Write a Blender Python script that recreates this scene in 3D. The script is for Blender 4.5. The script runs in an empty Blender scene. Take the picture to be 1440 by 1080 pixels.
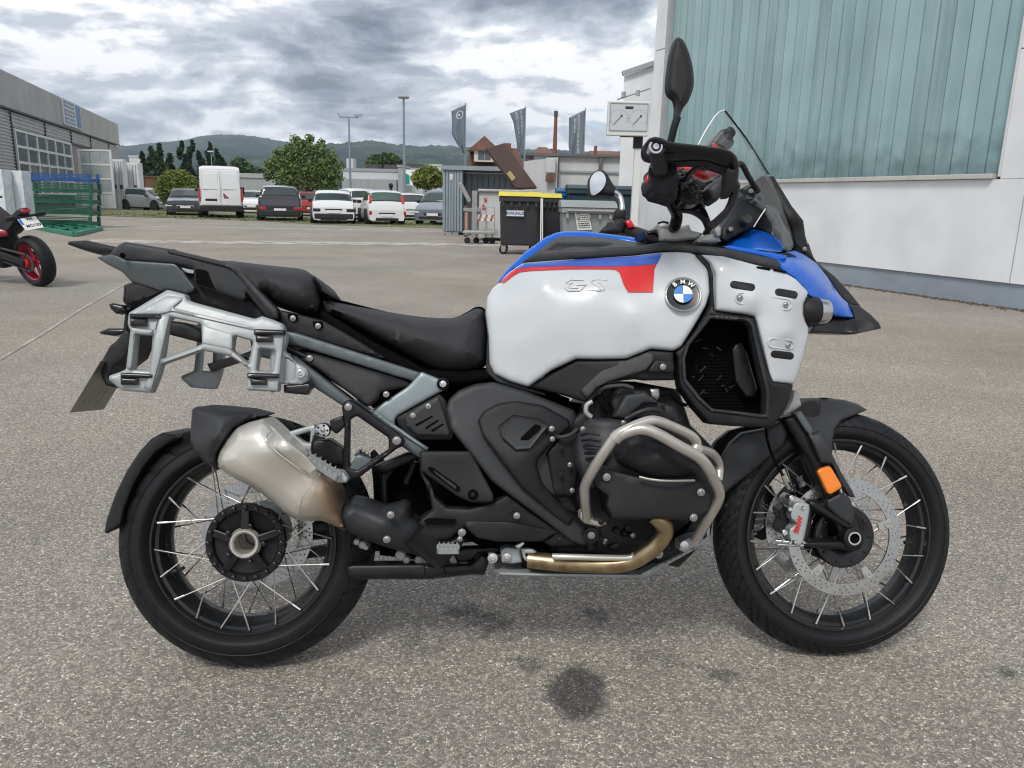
import bpy, bmesh, math, random
import numpy as np
from math import sin, cos, pi, radians
from mathutils import Vector, Matrix, noise
from mathutils.geometry import delaunay_2d_cdt
random.seed(7)
SC = bpy.context.scene
COL = SC.collection

# ------------------------------------------------------------------ camera
FPX, CH, PITCH, ROLL = 1086.63, 1.16625, radians(13.33825), radians(1.34522)
FW = Vector((0, cos(PITCH), -sin(PITCH)))
_up = Vector((0, sin(PITCH), cos(PITCH)))
_rt = Vector((1, 0, 0))
RT = _rt * cos(ROLL) + _up * sin(ROLL)
UP = -_rt * sin(ROLL) + _up * cos(ROLL)
CAM = Vector((0, 0, CH))
cd = bpy.data.cameras.new('camera')
cam = bpy.data.objects.new('camera', cd)
COL.objects.link(cam)
m = Matrix((RT, UP, -FW)).transposed().to_4x4()
m.translation = CAM
cam.matrix_world = m
cd.sensor_width = 36
cd.lens = 36 * FPX / 1440
cd.clip_start = .05
cd.clip_end = 9000
SC.camera = cam

# ------------------------------------------------------------------ sky, sun, exposure
SUN_EL, SUN_AZ = radians(52), radians(200)      # azimuth measured clockwise from +Y
SKY_STRENGTH = .12
SC.view_settings.view_transform = 'Standard'
SC.view_settings.look = 'None'
SC.view_settings.gamma = 1
SC.cycles.filter_width = 1.15
SC.view_settings.use_curve_mapping = False
SC.view_settings.exposure = 0.5
W = bpy.data.worlds.new('World')
SC.world = W
W.use_nodes = True
NT = W.node_tree
NT.nodes.clear()


def nd(nt, typ, **kw):
    n = nt.nodes.new(typ)
    for k, v in kw.items():
        if k.startswith('i_'):
            key = k[2:]
            key = int(key) if key.isdigit() else key.replace('_', ' ')
            n.inputs[key].default_value = v
        else:
            setattr(n, k, v)
    return n


def build_sky():
    nt = NT
    L = nt.links.new
    out = nd(nt, 'ShaderNodeOutputWorld')
    bg = nd(nt, 'ShaderNodeBackground')
    bg.inputs[1].default_value = SKY_STRENGTH
    sky = nd(nt, 'ShaderNodeTexSky', sky_type='NISHITA', sun_disc=False, sun_elevation=SUN_EL, sun_rotation=SUN_AZ)
    sky.air_density = 1.0
    sky.dust_density = 1.0
    tc = nd(nt, 'ShaderNodeTexCoord')
    sep = nd(nt, 'ShaderNodeSeparateXYZ')
    L(tc.outputs['Generated'], sep.inputs[0])
    # project the view direction on a cloud deck
    zz = nd(nt, 'ShaderNodeMath', operation='MAXIMUM', i_1=0.0)
    L(sep.outputs[2], zz.inputs[0])
    za = nd(nt, 'ShaderNodeMath', operation='ADD', i_1=.32)
    L(zz.outputs[0], za.inputs[0])
    dx = nd(nt, 'ShaderNodeMath', operation='DIVIDE')
    dy = nd(nt, 'ShaderNodeMath', operation='DIVIDE')
    L(sep.outputs[0], dx.inputs[0]); L(za.outputs[0], dx.inputs[1])
    L(sep.outputs[1], dy.inputs[0]); L(za.outputs[0], dy.inputs[1])
    cmb = nd(nt, 'ShaderNodeCombineXYZ')
    L(dx.outputs[0], cmb.inputs[0]); L(dy.outputs[0], cmb.inputs[1])

    def dens(offset):
        mp = nd(nt, 'ShaderNodeMapping')
        mp.inputs['Location'].default_value = offset
        mp.inputs['Scale'].default_value = (1.0, 1.15, 1)
        L(cmb.outputs[0], mp.inputs[0])
        wp = nd(nt, 'ShaderNodeTexNoise'); wp.inputs['Scale'].default_value = 2.2; wp.inputs['Detail'].default_value = 5
        L(mp.outputs[0], wp.inputs['Vector'])
        wv = nd(nt, 'ShaderNodeVectorMath', operation='MULTIPLY_ADD'); wv.inputs[1].default_value = (.26, .26, 0)
        L(wp.outputs['Color'], wv.inputs[0]); L(mp.outputs[0], wv.inputs[2])
        big = nd(nt, 'ShaderNodeTexNoise', noise_dimensions='2D')
        big.inputs['Scale'].default_value = 1.25
        big.inputs['Detail'].default_value = 3
        big.inputs['Roughness'].default_value = .5
        L(wv.outputs[0], big.inputs['Vector'])
        vo = nd(nt, 'ShaderNodeTexVoronoi', voronoi_dimensions='2D', feature='F1')
        vo.inputs['Scale'].default_value = 3.4
        vo.inputs['Detail'].default_value = 3.2
        vo.inputs['Roughness'].default_value = .5
        vo.inputs['Lacunarity'].default_value = 2.3
        vo.normalize = True
        L(wv.outputs[0], vo.inputs['Vector'])
        sm = nd(nt, 'ShaderNodeTexNoise', noise_dimensions='2D')
        sm.inputs['Scale'].default_value = 6
        sm.inputs['Detail'].default_value = 9
        sm.inputs['Roughness'].default_value = .62
        L(wv.outputs[0], sm.inputs['Vector'])
        m1 = nd(nt, 'ShaderNodeMath', operation='MULTIPLY_ADD'); m1.inputs[1].default_value = -VORO; L(vo.outputs['Distance'], m1.inputs[0]); L(big.outputs[0], m1.inputs[2])
        m2 = nd(nt, 'ShaderNodeMath', operation='MULTIPLY_ADD'); m2.inputs[1].default_value = .34; L(sm.outputs[0], m2.inputs[0]); L(m1.outputs[0], m2.inputs[2])
        return m2.outputs[0]
    base = Vector(SKYOFF)
    d0 = dens(tuple(base))
    d1 = dens(tuple(base + Vector((-.015, .075, 0))))
    thick = nd(nt, 'ShaderNodeMapRange', interpolation_type='SMOOTHSTEP')
    thick.inputs[1].default_value = TH[0]
    thick.inputs[2].default_value = TH[1]
    L(d0, thick.inputs[0])
    df = nd(nt, 'ShaderNodeMath', operation='SUBTRACT')
    L(d0, df.inputs[0]); L(d1, df.inputs[1])
    lit = nd(nt, 'ShaderNodeMapRange')
    lit.inputs[1].default_value = -.10
    lit.inputs[2].default_value = .10
    lit.inputs[3].default_value = .36
    lit.inputs[4].default_value = -.36
    L(df.outputs[0], lit.inputs[0])
    ad = nd(nt, 'ShaderNodeMath', operation='ADD', use_clamp=True)
    L(thick.outputs[0], ad.inputs[0]); L(lit.outputs[0], ad.inputs[1])
    ramp = nd(nt, 'ShaderNodeValToRGB')
    cr = ramp.color_ramp
    cr.elements[0].position = 0.0
    cr.elements[0].color = (1.0, 1.0, 1.02, 1)
    cr.elements[1].position = 1.0
    cr.elements[1].color = (.13, .16, .21, 1)
    for p_, c_ in ((.22, (.66, .69, .74)), (.48, (.40, .44, .51)), (.75, (.23, .27, .34))):
        e = cr.elements.new(p_); e.color = (*c_, 1)
    L(ad.outputs[0], ramp.inputs[0])
    mul = nd(nt, 'ShaderNodeMix', data_type='RGBA', blend_type='MULTIPLY')
    mul.inputs[0].default_value = 1
    L(ramp.outputs[0], mul.inputs[6])
    mul.inputs[7].default_value = (CLOUD / SKY_STRENGTH,) * 3 + (1,)
    cov = nd(nt, 'ShaderNodeMapRange', interpolation_type='SMOOTHSTEP')
    cov.inputs[1].default_value = CV[0]
    cov.inputs[2].default_value = CV[1]
    L(d0, cov.inputs[0])
    mix = nd(nt, 'ShaderNodeMix', data_type='RGBA')
    L(cov.outputs[0], mix.inputs[0])
    L(sky.outputs[0], mix.inputs[6])
    L(mul.outputs[2], mix.inputs[7])
    L(mix.outputs[2], bg.inputs[0])
    L(bg.outputs[0], out.inputs[0])


CLOUD = .92
VORO, SKYOFF, TH, CV = .46, (12.6, 2.4, 0), (.40, .84), (.20, .29)
build_sky()
W.cycles.sampling_method = 'MANUAL'
W.cycles.sample_map_resolution = 256
sl = bpy.data.lights.new('sun', 'SUN')
sl.energy = 1.5
sl.angle = radians(14)
sl.color = (1, .96, .9)
so = bpy.data.objects.new('sun', sl)
COL.objects.link(so)
sd = Vector((sin(SUN_AZ) * cos(SUN_EL), cos(SUN_AZ) * cos(SUN_EL), sin(SUN_EL)))
so.rotation_euler = sd.to_track_quat('Z', 'Y').to_euler()

# ------------------------------------------------------------------ photo geometry: rays from known survey points


def ray(px, py):
    return (FW + RT * ((px - 720) / FPX) + UP * ((540 - py) / FPX))


def G(px, py, z=0.0):
    d = ray(px, py)
    return CAM + d * ((z - CH) / d.z)


def onplane(px, py, p0, n):
    d = ray(px, py)
    return CAM + d * ((p0 - CAM).dot(n) / d.dot(n))


def atdist(px, py, Y):
    d = ray(px, py)
    return CAM + d * (Y / d.y)


LEAN, YAW = radians(12.7635), radians(4.2239)
BM = Matrix.Translation((-.65390, 1.75633, 0)) @ Matrix.Rotation(YAW, 4, 'Z') @ Matrix.Rotation(-LEAN, 4, 'X')
BMI = BM.inverted()
CL = BMI @ CAM
B3 = BMI.to_3x3()


def U(px, py, y):
    d = B3 @ ray(px, py)
    return CL + d * ((y - CL.y) / d.y)


FR = {'A': (80, 320, 3.6), 'B': (380, 380, 3.6), 'C': (140, 560, 2.7), 'D': (460, 580, 3.789), 'E': (660, 300, 3.858),
      'F': (760, 520, 3.6), 'Q': (940, 300, 3.375), 'H': (980, 540, 2.7), 'I': (820, 40, 3.375), 'J': (0, 90, 3.273),
      'K': (160, 170, 5.538), 'L': (400, 120, 5.142), 'M': (610, 130, 4.5), 'N': (880, 0, 2.348), 'O': (900, 160, 6),
      'R': (440, 720, 4.235), 'S': (1040, 620, 4.909), 'T': (620, 220, 8.306), 'V': (1000, 280, 9), 'X': (0, 0, 1)}


def px(f, u, v):
    a, b, s = FR[f]
    return (a + u / s, b + v / s)


def pxs(f, pts):
    return [px(f, p[0], p[1]) + tuple(p[2:]) for p in pts]


# ------------------------------------------------------------------ object helpers
def tag(o, label=None, cat=None, group=None, kind=None):
    if label: o['label'] = label
    if cat: o['category'] = cat
    if group: o['group'] = group
    if kind: o['kind'] = kind
    return o


def empty(name, loc=(0, 0, 0), rz=0, **kw):
    o = bpy.data.objects.new(name, None)
    o.empty_display_size = .1
    o.location = loc
    o.rotation_euler = (0, 0, rz)
    COL.objects.link(o)
    return tag(o, **kw)


def link(name, me, mat=None, parent=None, smooth=None, **kw):
    if mat is not None:
        for mm in (mat if isinstance(mat, (list, tuple)) else [mat]):
            me.materials.append(mm)
    o = bpy.data.objects.new(name, me)
    COL.objects.link(o)
    if parent is not None:
        o.parent = parent
    if smooth is not None:
        me.polygons.foreach_set('use_smooth', [True] * len(me.polygons))
        if smooth < 179:
            me.set_sharp_from_angle(angle=radians(smooth))
    return tag(o, **kw)


def mesh(name, V, F):
    me = bpy.data.meshes.new(name)
    me.from_pydata([tuple(v) for v in V], [], F)
    me.validate()
    me.update()
    return me


class MB:
    """collects simple solids, links them as one mesh"""

    def __init__(s):
        s.V = []; s.F = []; s.MI = []; s.mi = 0

    def add(s, V, F):
        b = len(s.V)
        s.V += [tuple(v) for v in V]
        s.F += [tuple(i + b for i in f) for f in F]
        s.MI += [s.mi] * len(F)
        return s

    def box(s, lo, hi, M=None):
        x0, y0, z0 = lo; x1, y1, z1 = hi
        V = [Vector(p) for p in ((x0, y0, z0), (x1, y0, z0), (x1, y1, z0), (x0, y1, z0), (x0, y0, z1), (x1, y0, z1), (x1, y1, z1), (x0, y1, z1))]
        if M is not None: V = [M @ v for v in V]
        return s.add(V, [(0, 3, 2, 1), (4, 5, 6, 7), (0, 1, 5, 4), (1, 2, 6, 5), (2, 3, 7, 6), (3, 0, 4, 7)])

    def bar(s, a, b, w, h=None, up=Vector((0, 0, 1))):
        a = Vector(a); b = Vector(b); h = h or w
        d = (b - a).normalized()
        x = d.cross(up)
        if x.length < 1e-4: x = d.cross(Vector((1, 0, 0)))
        x.normalize(); y = x.cross(d).normalized()
        V = [p + x * sx * w / 2 + y * sy * h / 2 for p in (a, b) for sx, sy in ((-1, -1), (1, -1), (1, 1), (-1, 1))]
        return s.add(V, [(0, 1, 2, 3), (7, 6, 5, 4), (0, 4, 5, 1), (1, 5, 6, 2), (2, 6, 7, 3), (3, 7, 4, 0)])

    def tube(s, pts, r, n=10, closed=False, caps=True):
        V, F = sweep(pts, r, n, closed, caps)
        return s.add(V, F)

    def cyl(s, a, b, r, n=16, r2=None):
        return s.tube([a, b], [r, r if r2 is None else r2], n)

    def lathe(s, prof, M=None, n=48, cap=False):
        """prof: (axial, radius) list, axis = local Y"""
        V = []; F = []
        k = len(prof)
        for i in range(n):
            a = 2 * pi * i / n
            for (t, r) in prof:
                v = Vector((r * cos(a), t, r * sin(a)))
                V.append(M @ v if M is not None else v)
        for i in range(n):
            j = (i + 1) % n
            for q in range(k - 1):
                F.append((i * k + q, i * k + q + 1, j * k + q + 1, j * k + q))
        if cap:
            F.append(tuple(i * k for i in range(n)))
            F.append(tuple(i * k + k - 1 for i in reversed(range(n))))
        return s.add(V, F)

    def build(s, name, mat=None, parent=None, smooth=None, bevel=0, seg=2, **kw):
        me = mesh(name, s.V, s.F)
        if len(me.polygons) == len(s.MI): me.polygons.foreach_set('material_index', s.MI)
        o = link(name, me, mat, parent, smooth, **kw)
        if bevel:
            bv = o.modifiers.new('bevel', 'BEVEL')
            bv.width = bevel; bv.segments = seg; bv.limit_method = 'ANGLE'; bv.angle_limit = radians(35)
        return o


def sweep(pts, r, n=10, closed=False, caps=True):
    pts = [Vector(p) for p in pts]
    m = len(pts)
    rr = r if isinstance(r, (list, tuple)) else [r] * m
    T = []
    for i in range(m):
        if closed:
            t = pts[(i + 1) % m] - pts[i - 1]
        else:
            t = (pts[min(i + 1, m - 1)] - pts[max(i - 1, 0)])
        T.append(t.normalized())
    ref = Vector((0, 0, 1)) if abs(T[0].z) < .9 else Vector((1, 0, 0))
    x = T[0].cross(ref).normalized()
    V = []
    for i in range(m):
        x = (x - T[i] * x.dot(T[i])).normalized()
        y = T[i].cross(x)
        for k in range(n):
            a = 2 * pi * k / n
            V.append(pts[i] + (x * cos(a) + y * sin(a)) * rr[i])
    F = []
    for i in range(m if closed else m - 1):
        j = (i + 1) % m
        for k in range(n):
            l = (k + 1) % n
            F.append((i * n + k, i * n + l, j * n + l, j * n + k))
    if caps and not closed:
        F.append(tuple(range(n))[::-1])
        F.append(tuple((m - 1) * n + k for k in range(n)))
    return V, F


def smoothpath(pts, k=6):
    """Catmull-Rom through points (Vectors or tuples; extra comps kept)"""
    P = [np.array(p, float) for p in pts]
    P = [2 * P[0] - P[1]] + P + [2 * P[-1] - P[-2]]
    out = []
    for i in range(1, len(P) - 2):
        for j in range(k):
            t = j / k
            out.append(.5 * ((2 * P[i]) + (-P[i - 1] + P[i + 1]) * t + (2 * P[i - 1] - 5 * P[i] + 4 * P[i + 1] - P[i + 2]) * t * t + (-P[i - 1] + 3 * P[i] - 3 * P[i + 1] + P[i + 2]) * t ** 3))
    out.append(P[-2])
    return out


def roundpoly(pts, r=6, k=4):
    """round the corners of a polygon (2D) with radius-ish r"""
    out = []
    n = len(pts)
    for i in range(n):
        p = Vector(pts[i][:2]); a = Vector(pts[i - 1][:2]); b = Vector(pts[(i + 1) % n][:2])
        ra = min(r, (a - p).length * .45); rb = min(r, (b - p).length * .45)
        A = p + (a - p).normalized() * ra; B = p + (b - p).normalized() * rb
        for j in range(k + 1):
            t = j / k
            q = A * (1 - t) ** 2 + p * 2 * t * (1 - t) + B * t * t
            out.append((q.x, q.y))
    return out


def spline(pts, k=5):
    """closed Catmull-Rom polygon"""
    n = len(pts)
    P = [np.array(p[:2], float) for p in pts]
    out = []
    for i in range(n):
        a, b, c, d = P[i - 1], P[i], P[(i + 1) % n], P[(i + 2) % n]
        for j in range(k):
            t = j / k
            q = .5 * ((2 * b) + (-a + c) * t + (2 * a - 5 * b + 4 * c - d) * t * t + (-a + 3 * b - 3 * c + d) * t ** 3)
            out.append((q[0], q[1]))
    return out


def _inside(P, poly):
    x, y = P[:, 0], P[:, 1]
    ins = np.zeros(len(P), bool)
    n = len(poly)
    for i in range(n):
        x1, y1 = poly[i]; x2, y2 = poly[i - 1]
        if y1 == y2: continue
        c = ((y1 > y) != (y2 > y)) & (x < (x2 - x1) * (y - y1) / (y2 - y1) + x1)
        ins ^= c
    return ins


def _dist(P, loops):
    d = np.full(len(P), 1e9)
    for poly in loops:
        A = np.array(poly, float); B = np.roll(A, -1, 0)
        for a, b in zip(A, B):
            ab = b - a
            L2 = max(ab @ ab, 1e-9)
            t = np.clip(((P - a) @ ab) / L2, 0, 1)
            q = P - a - t[:, None] * ab
            d = np.minimum(d, np.sqrt((q * q).sum(1)))
    return d


def rbf(ctrl):
    """depth field over the photo plane from (px, py, y) survey points"""
    C = np.array(ctrl, float)
    if len(C) == 1:
        return lambda Q: np.full(len(Q), C[0, 2])
    if len(C) <= 4:
        def g(Q):
            Q = np.asarray(Q, float)[:, :2]
            w_ = 1 / (((Q[:, None] - C[None, :, :2]) ** 2).sum(-1) + 9) ** .8
            return (w_ * C[:, 2]).sum(1) / w_.sum(1)
        return g
    X = C[:, :2]; n = len(C)
    D = np.sqrt(((X[:, None] - X[None]) ** 2).sum(-1)) 
    A = np.zeros((n + 3, n + 3)); A[:n, :n] = -D
    A[:n, n] = 1; A[:n, n + 1:] = X / 100; A[n, :n] = 1; A[n + 1:, :n] = (X / 100).T
    A[:n, :n] += np.eye(n) * 1e-6
    w = np.linalg.lstsq(A, np.concatenate([C[:, 2], [0, 0, 0]]), rcond=None)[0]

    def f(Q):
        Q = np.asarray(Q, float)[:, :2]
        E = -np.sqrt(((Q[:, None] - X[None]) ** 2).sum(-1))
        return E @ w[:n] + w[n] + (Q / 100) @ w[n + 1:]
    return f


def depthf(y):
    if callable(y): return y
    if isinstance(y, (list, tuple)): return rbf(y)
    return lambda Q: np.full(len(Q), float(y))


def resample(poly, g):
    out = []
    n = len(poly)
    for i in range(n):
        a = np.array(poly[i], float); b = np.array(poly[(i + 1) % n], float)
        k = max(1, int(math.ceil(np.linalg.norm(b - a) / g)))
        for j in range(k): out.append(tuple(a + (b - a) * j / k))
    return out


def pillow(name, pts, y, mat, parent, thick=.02, w=8, h=.006, g=12, holes=(), smooth=38, fn=U, mirror=False, sheet=False, **kw):
    """shaped panel: outline in survey pixels, depth field y (bike sideways axis), rounded edge w px deep h m, solid to thick"""
    df = depthf(y)
    loops = [resample([p[:2] for p in pts], g)] + [resample([p[:2] for p in q], g) for q in holes]
    V2 = []; E = []
    for lp in loops:
        b = len(V2); n = len(lp)
        V2 += lp
        E += [(b + i, b + (i + 1) % n) for i in range(n)]
    nb = len(V2)
    inner = []
    if w > 0 and h != 0:
        for li, lp in enumerate(loops):
            A = np.array(lp); T = np.roll(A, -1, 0) - np.roll(A, 1, 0)
            N = np.stack([-T[:, 1], T[:, 0]], 1) / np.maximum(np.linalg.norm(T, axis=1), 1e-6)[:, None]
            for sgn in (1, -1):
                for fr in (.14, .42, .95):
                    Q = A + N * sgn * w * fr
                    ok = _inside(Q, loops[0])
                    for hl in loops[1:]: ok &= ~_inside(Q, hl)
                    ok &= _dist(Q, loops) > w * fr * .93
                    inner.append(Q[ok])
    A = np.array(loops[0])
    gx = np.arange(A[:, 0].min(), A[:, 0].max(), g); gy = np.arange(A[:, 1].min(), A[:, 1].max(), g)
    if len(gx) and len(gy):
        Q = np.stack(np.meshgrid(gx + g * .37, gy + g * .41), -1).reshape(-1, 2)
        ok = _inside(Q, loops[0])
        for hl in loops[1:]: ok &= ~_inside(Q, hl)
        ok &= _dist(Q, loops) > (max(w * 1.1, g * .45) if h != 0 else g * .45)
        inner.append(Q[ok])
    P = np.concatenate([np.array(V2)] + inner) if inner else np.array(V2)
    v, e, f, ov, oe, of = delaunay_2d_cdt([Vector(p) for p in P], E, [], 0, 1e-5)
    v = np.array([(q.x, q.y) for q in v])
    # keep triangles inside
    F = [t for t in f if len(t) == 3]
    cen = np.array([v[list(t)].mean(0) for t in F])
    ok = _inside(cen, loops[0])
    for hl in loops[1:]: ok &= ~_inside(cen, hl)
    F = [t for t, k in zip(F, ok) if k]
    d = _dist(v, loops)
    yy = df(v)
    if w > 0 and h != 0:
        t = np.clip(d / w, 0, 1)
        yy = yy + h * (1 - np.sqrt(1 - (1 - t) ** 2))
    front = [fn(v[i, 0], v[i, 1], yy[i]) for i in range(len(v))]
    # orientation: front faces towards -y
    FF = []
    for t in F:
        a, b, c = (v[i] for i in t)
        cr = (b[0] - a[0]) * (c[1] - a[1]) - (b[1] - a[1]) * (c[0] - a[0])
        FF.append(tuple(t) if cr < 0 else tuple(reversed(t)))
    F = FF
    if sheet:
        me = mesh(name, front, F)
        o = link(name, me, mat, parent, smooth, **kw)
        return o
    n0 = len(front)
    back = [p + Vector((0, thick, 0)) for p in front]
    cnt = {}
    for t in F:
        for a, b in ((t[0], t[1]), (t[1], t[2]), (t[2], t[0])):
            cnt[(a, b)] = 1
    sides = [(b, a, a + n0, b + n0) for (a, b) in cnt if (b, a) not in cnt]
    allF = list(F) + [tuple(i + n0 for i in reversed(t)) for t in F] + sides
    VV = front + back
    if mirror:
        n1 = len(VV)
        VV = VV + [Vector((p.x, -p.y, p.z)) for p in VV]
        allF = allF + [tuple(i + n1 for i in reversed(t)) for t in allF]
    me = mesh(name, VV, allF)
    o = link(name, me, mat, parent, smooth, **kw)
    return o


def offs(y, dy):
    f = depthf(y)
    return lambda Q: f(Q) + dy


def yat(y, p):
    return float(depthf(y)(np.array([p[:2]], float))[0])

# ------------------------------------------------------------------ materials
MATS = {}


def pm(name, col, rough=.5, metal=0.0, bump=0.0, bscale=200, var=0.0, vscale=6, coat=0, spec=.5, aniso=None, trans=0, alpha=1, dirt=0.0, dcol=(.12, .1, .08), ior=1.45, rvar=.0):
    if name in MATS: return MATS[name]
    mt = bpy.data.materials.new(name)
    mt.use_nodes = True
    nt = mt.node_tree; L = nt.links.new
    b = nt.nodes['Principled BSDF']
    b.inputs['Base Color'].default_value = (*col, 1)
    b.inputs['Roughness'].default_value = rough
    b.inputs['Metallic'].default_value = metal
    b.inputs['Specular IOR Level'].default_value = spec
    b.inputs['IOR'].default_value = ior
    b.inputs['Coat Weight'].default_value = coat
    b.inputs['Coat Roughness'].default_value = .06
    b.inputs['Transmission Weight'].default_value = trans
    b.inputs['Alpha'].default_value = alpha
    tc = nd(nt, 'ShaderNodeTexCoord')
    if var or dirt or rvar:
        n1 = nd(nt, 'ShaderNodeTexNoise')
        n1.inputs['Scale'].default_value = vscale
        n1.inputs['Detail'].default_value = 6
        n1.inputs['Roughness'].default_value = .62
        L(tc.outputs['Object'], n1.inputs['Vector'])
        mr = nd(nt, 'ShaderNodeMapRange')
        mr.inputs[1].default_value = .3; mr.inputs[2].default_value = .7
        mr.inputs[3].default_value = 1 - var; mr.inputs[4].default_value = 1 + var
        L(n1.outputs[0], mr.inputs[0])
        mx = nd(nt, 'ShaderNodeMix', data_type='RGBA', blend_type='MULTIPLY')
        mx.inputs[0].default_value = 1
        mx.inputs[6].default_value = (*col, 1)
        L(mr.outputs[0], mx.inputs[7])
        last = mx.outputs[2]
        if dirt:
            n2 = nd(nt, 'ShaderNodeTexNoise')
            n2.inputs['Scale'].default_value = vscale * 2.3
            n2.inputs['Detail'].default_value = 8
            n2.inputs['Roughness'].default_value = .7
            L(tc.outputs['Object'], n2.inputs['Vector'])
            m2 = nd(nt, 'ShaderNodeMapRange')
            m2.inputs[1].default_value = .5; m2.inputs[2].default_value = .72
            m2.inputs[3].default_value = 0; m2.inputs[4].default_value = dirt
            L(n2.outputs[0], m2.inputs[0])
            x2 = nd(nt, 'ShaderNodeMix', data_type='RGBA')
            L(m2.outputs[0], x2.inputs[0]); L(last, x2.inputs[6])
            x2.inputs[7].default_value = (*dcol, 1)
            last = x2.outputs[2]
        L(last, b.inputs['Base Color'])
        if rvar:
            m3 = nd(nt, 'ShaderNodeMapRange')
            m3.inputs[1].default_value = .3; m3.inputs[2].default_value = .7
            m3.inputs[3].default_value = max(0.02, rough - rvar); m3.inputs[4].default_value = min(1, rough + rvar)
            L(n1.outputs[0], m3.inputs[0])
            L(m3.outputs[0], b.inputs['Roughness'])
    if bump:
        nb = nd(nt, 'ShaderNodeTexNoise')
        nb.inputs['Scale'].default_value = bscale
        nb.inputs['Detail'].default_value = 3
        L(tc.outputs['Object'], nb.inputs['Vector'])
        bp = nd(nt, 'ShaderNodeBump')
        bp.inputs['Strength'].default_value = bump
        bp.inputs['Distance'].default_value = .002
        L(nb.outputs[0], bp.inputs['Height'])
        L(bp.outputs[0], b.inputs['Normal'])
    MATS[name] = mt
    return mt


def nodes_of(mt):
    return mt.node_tree, mt.node_tree.links.new, mt.node_tree.nodes['Principled BSDF']


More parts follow.
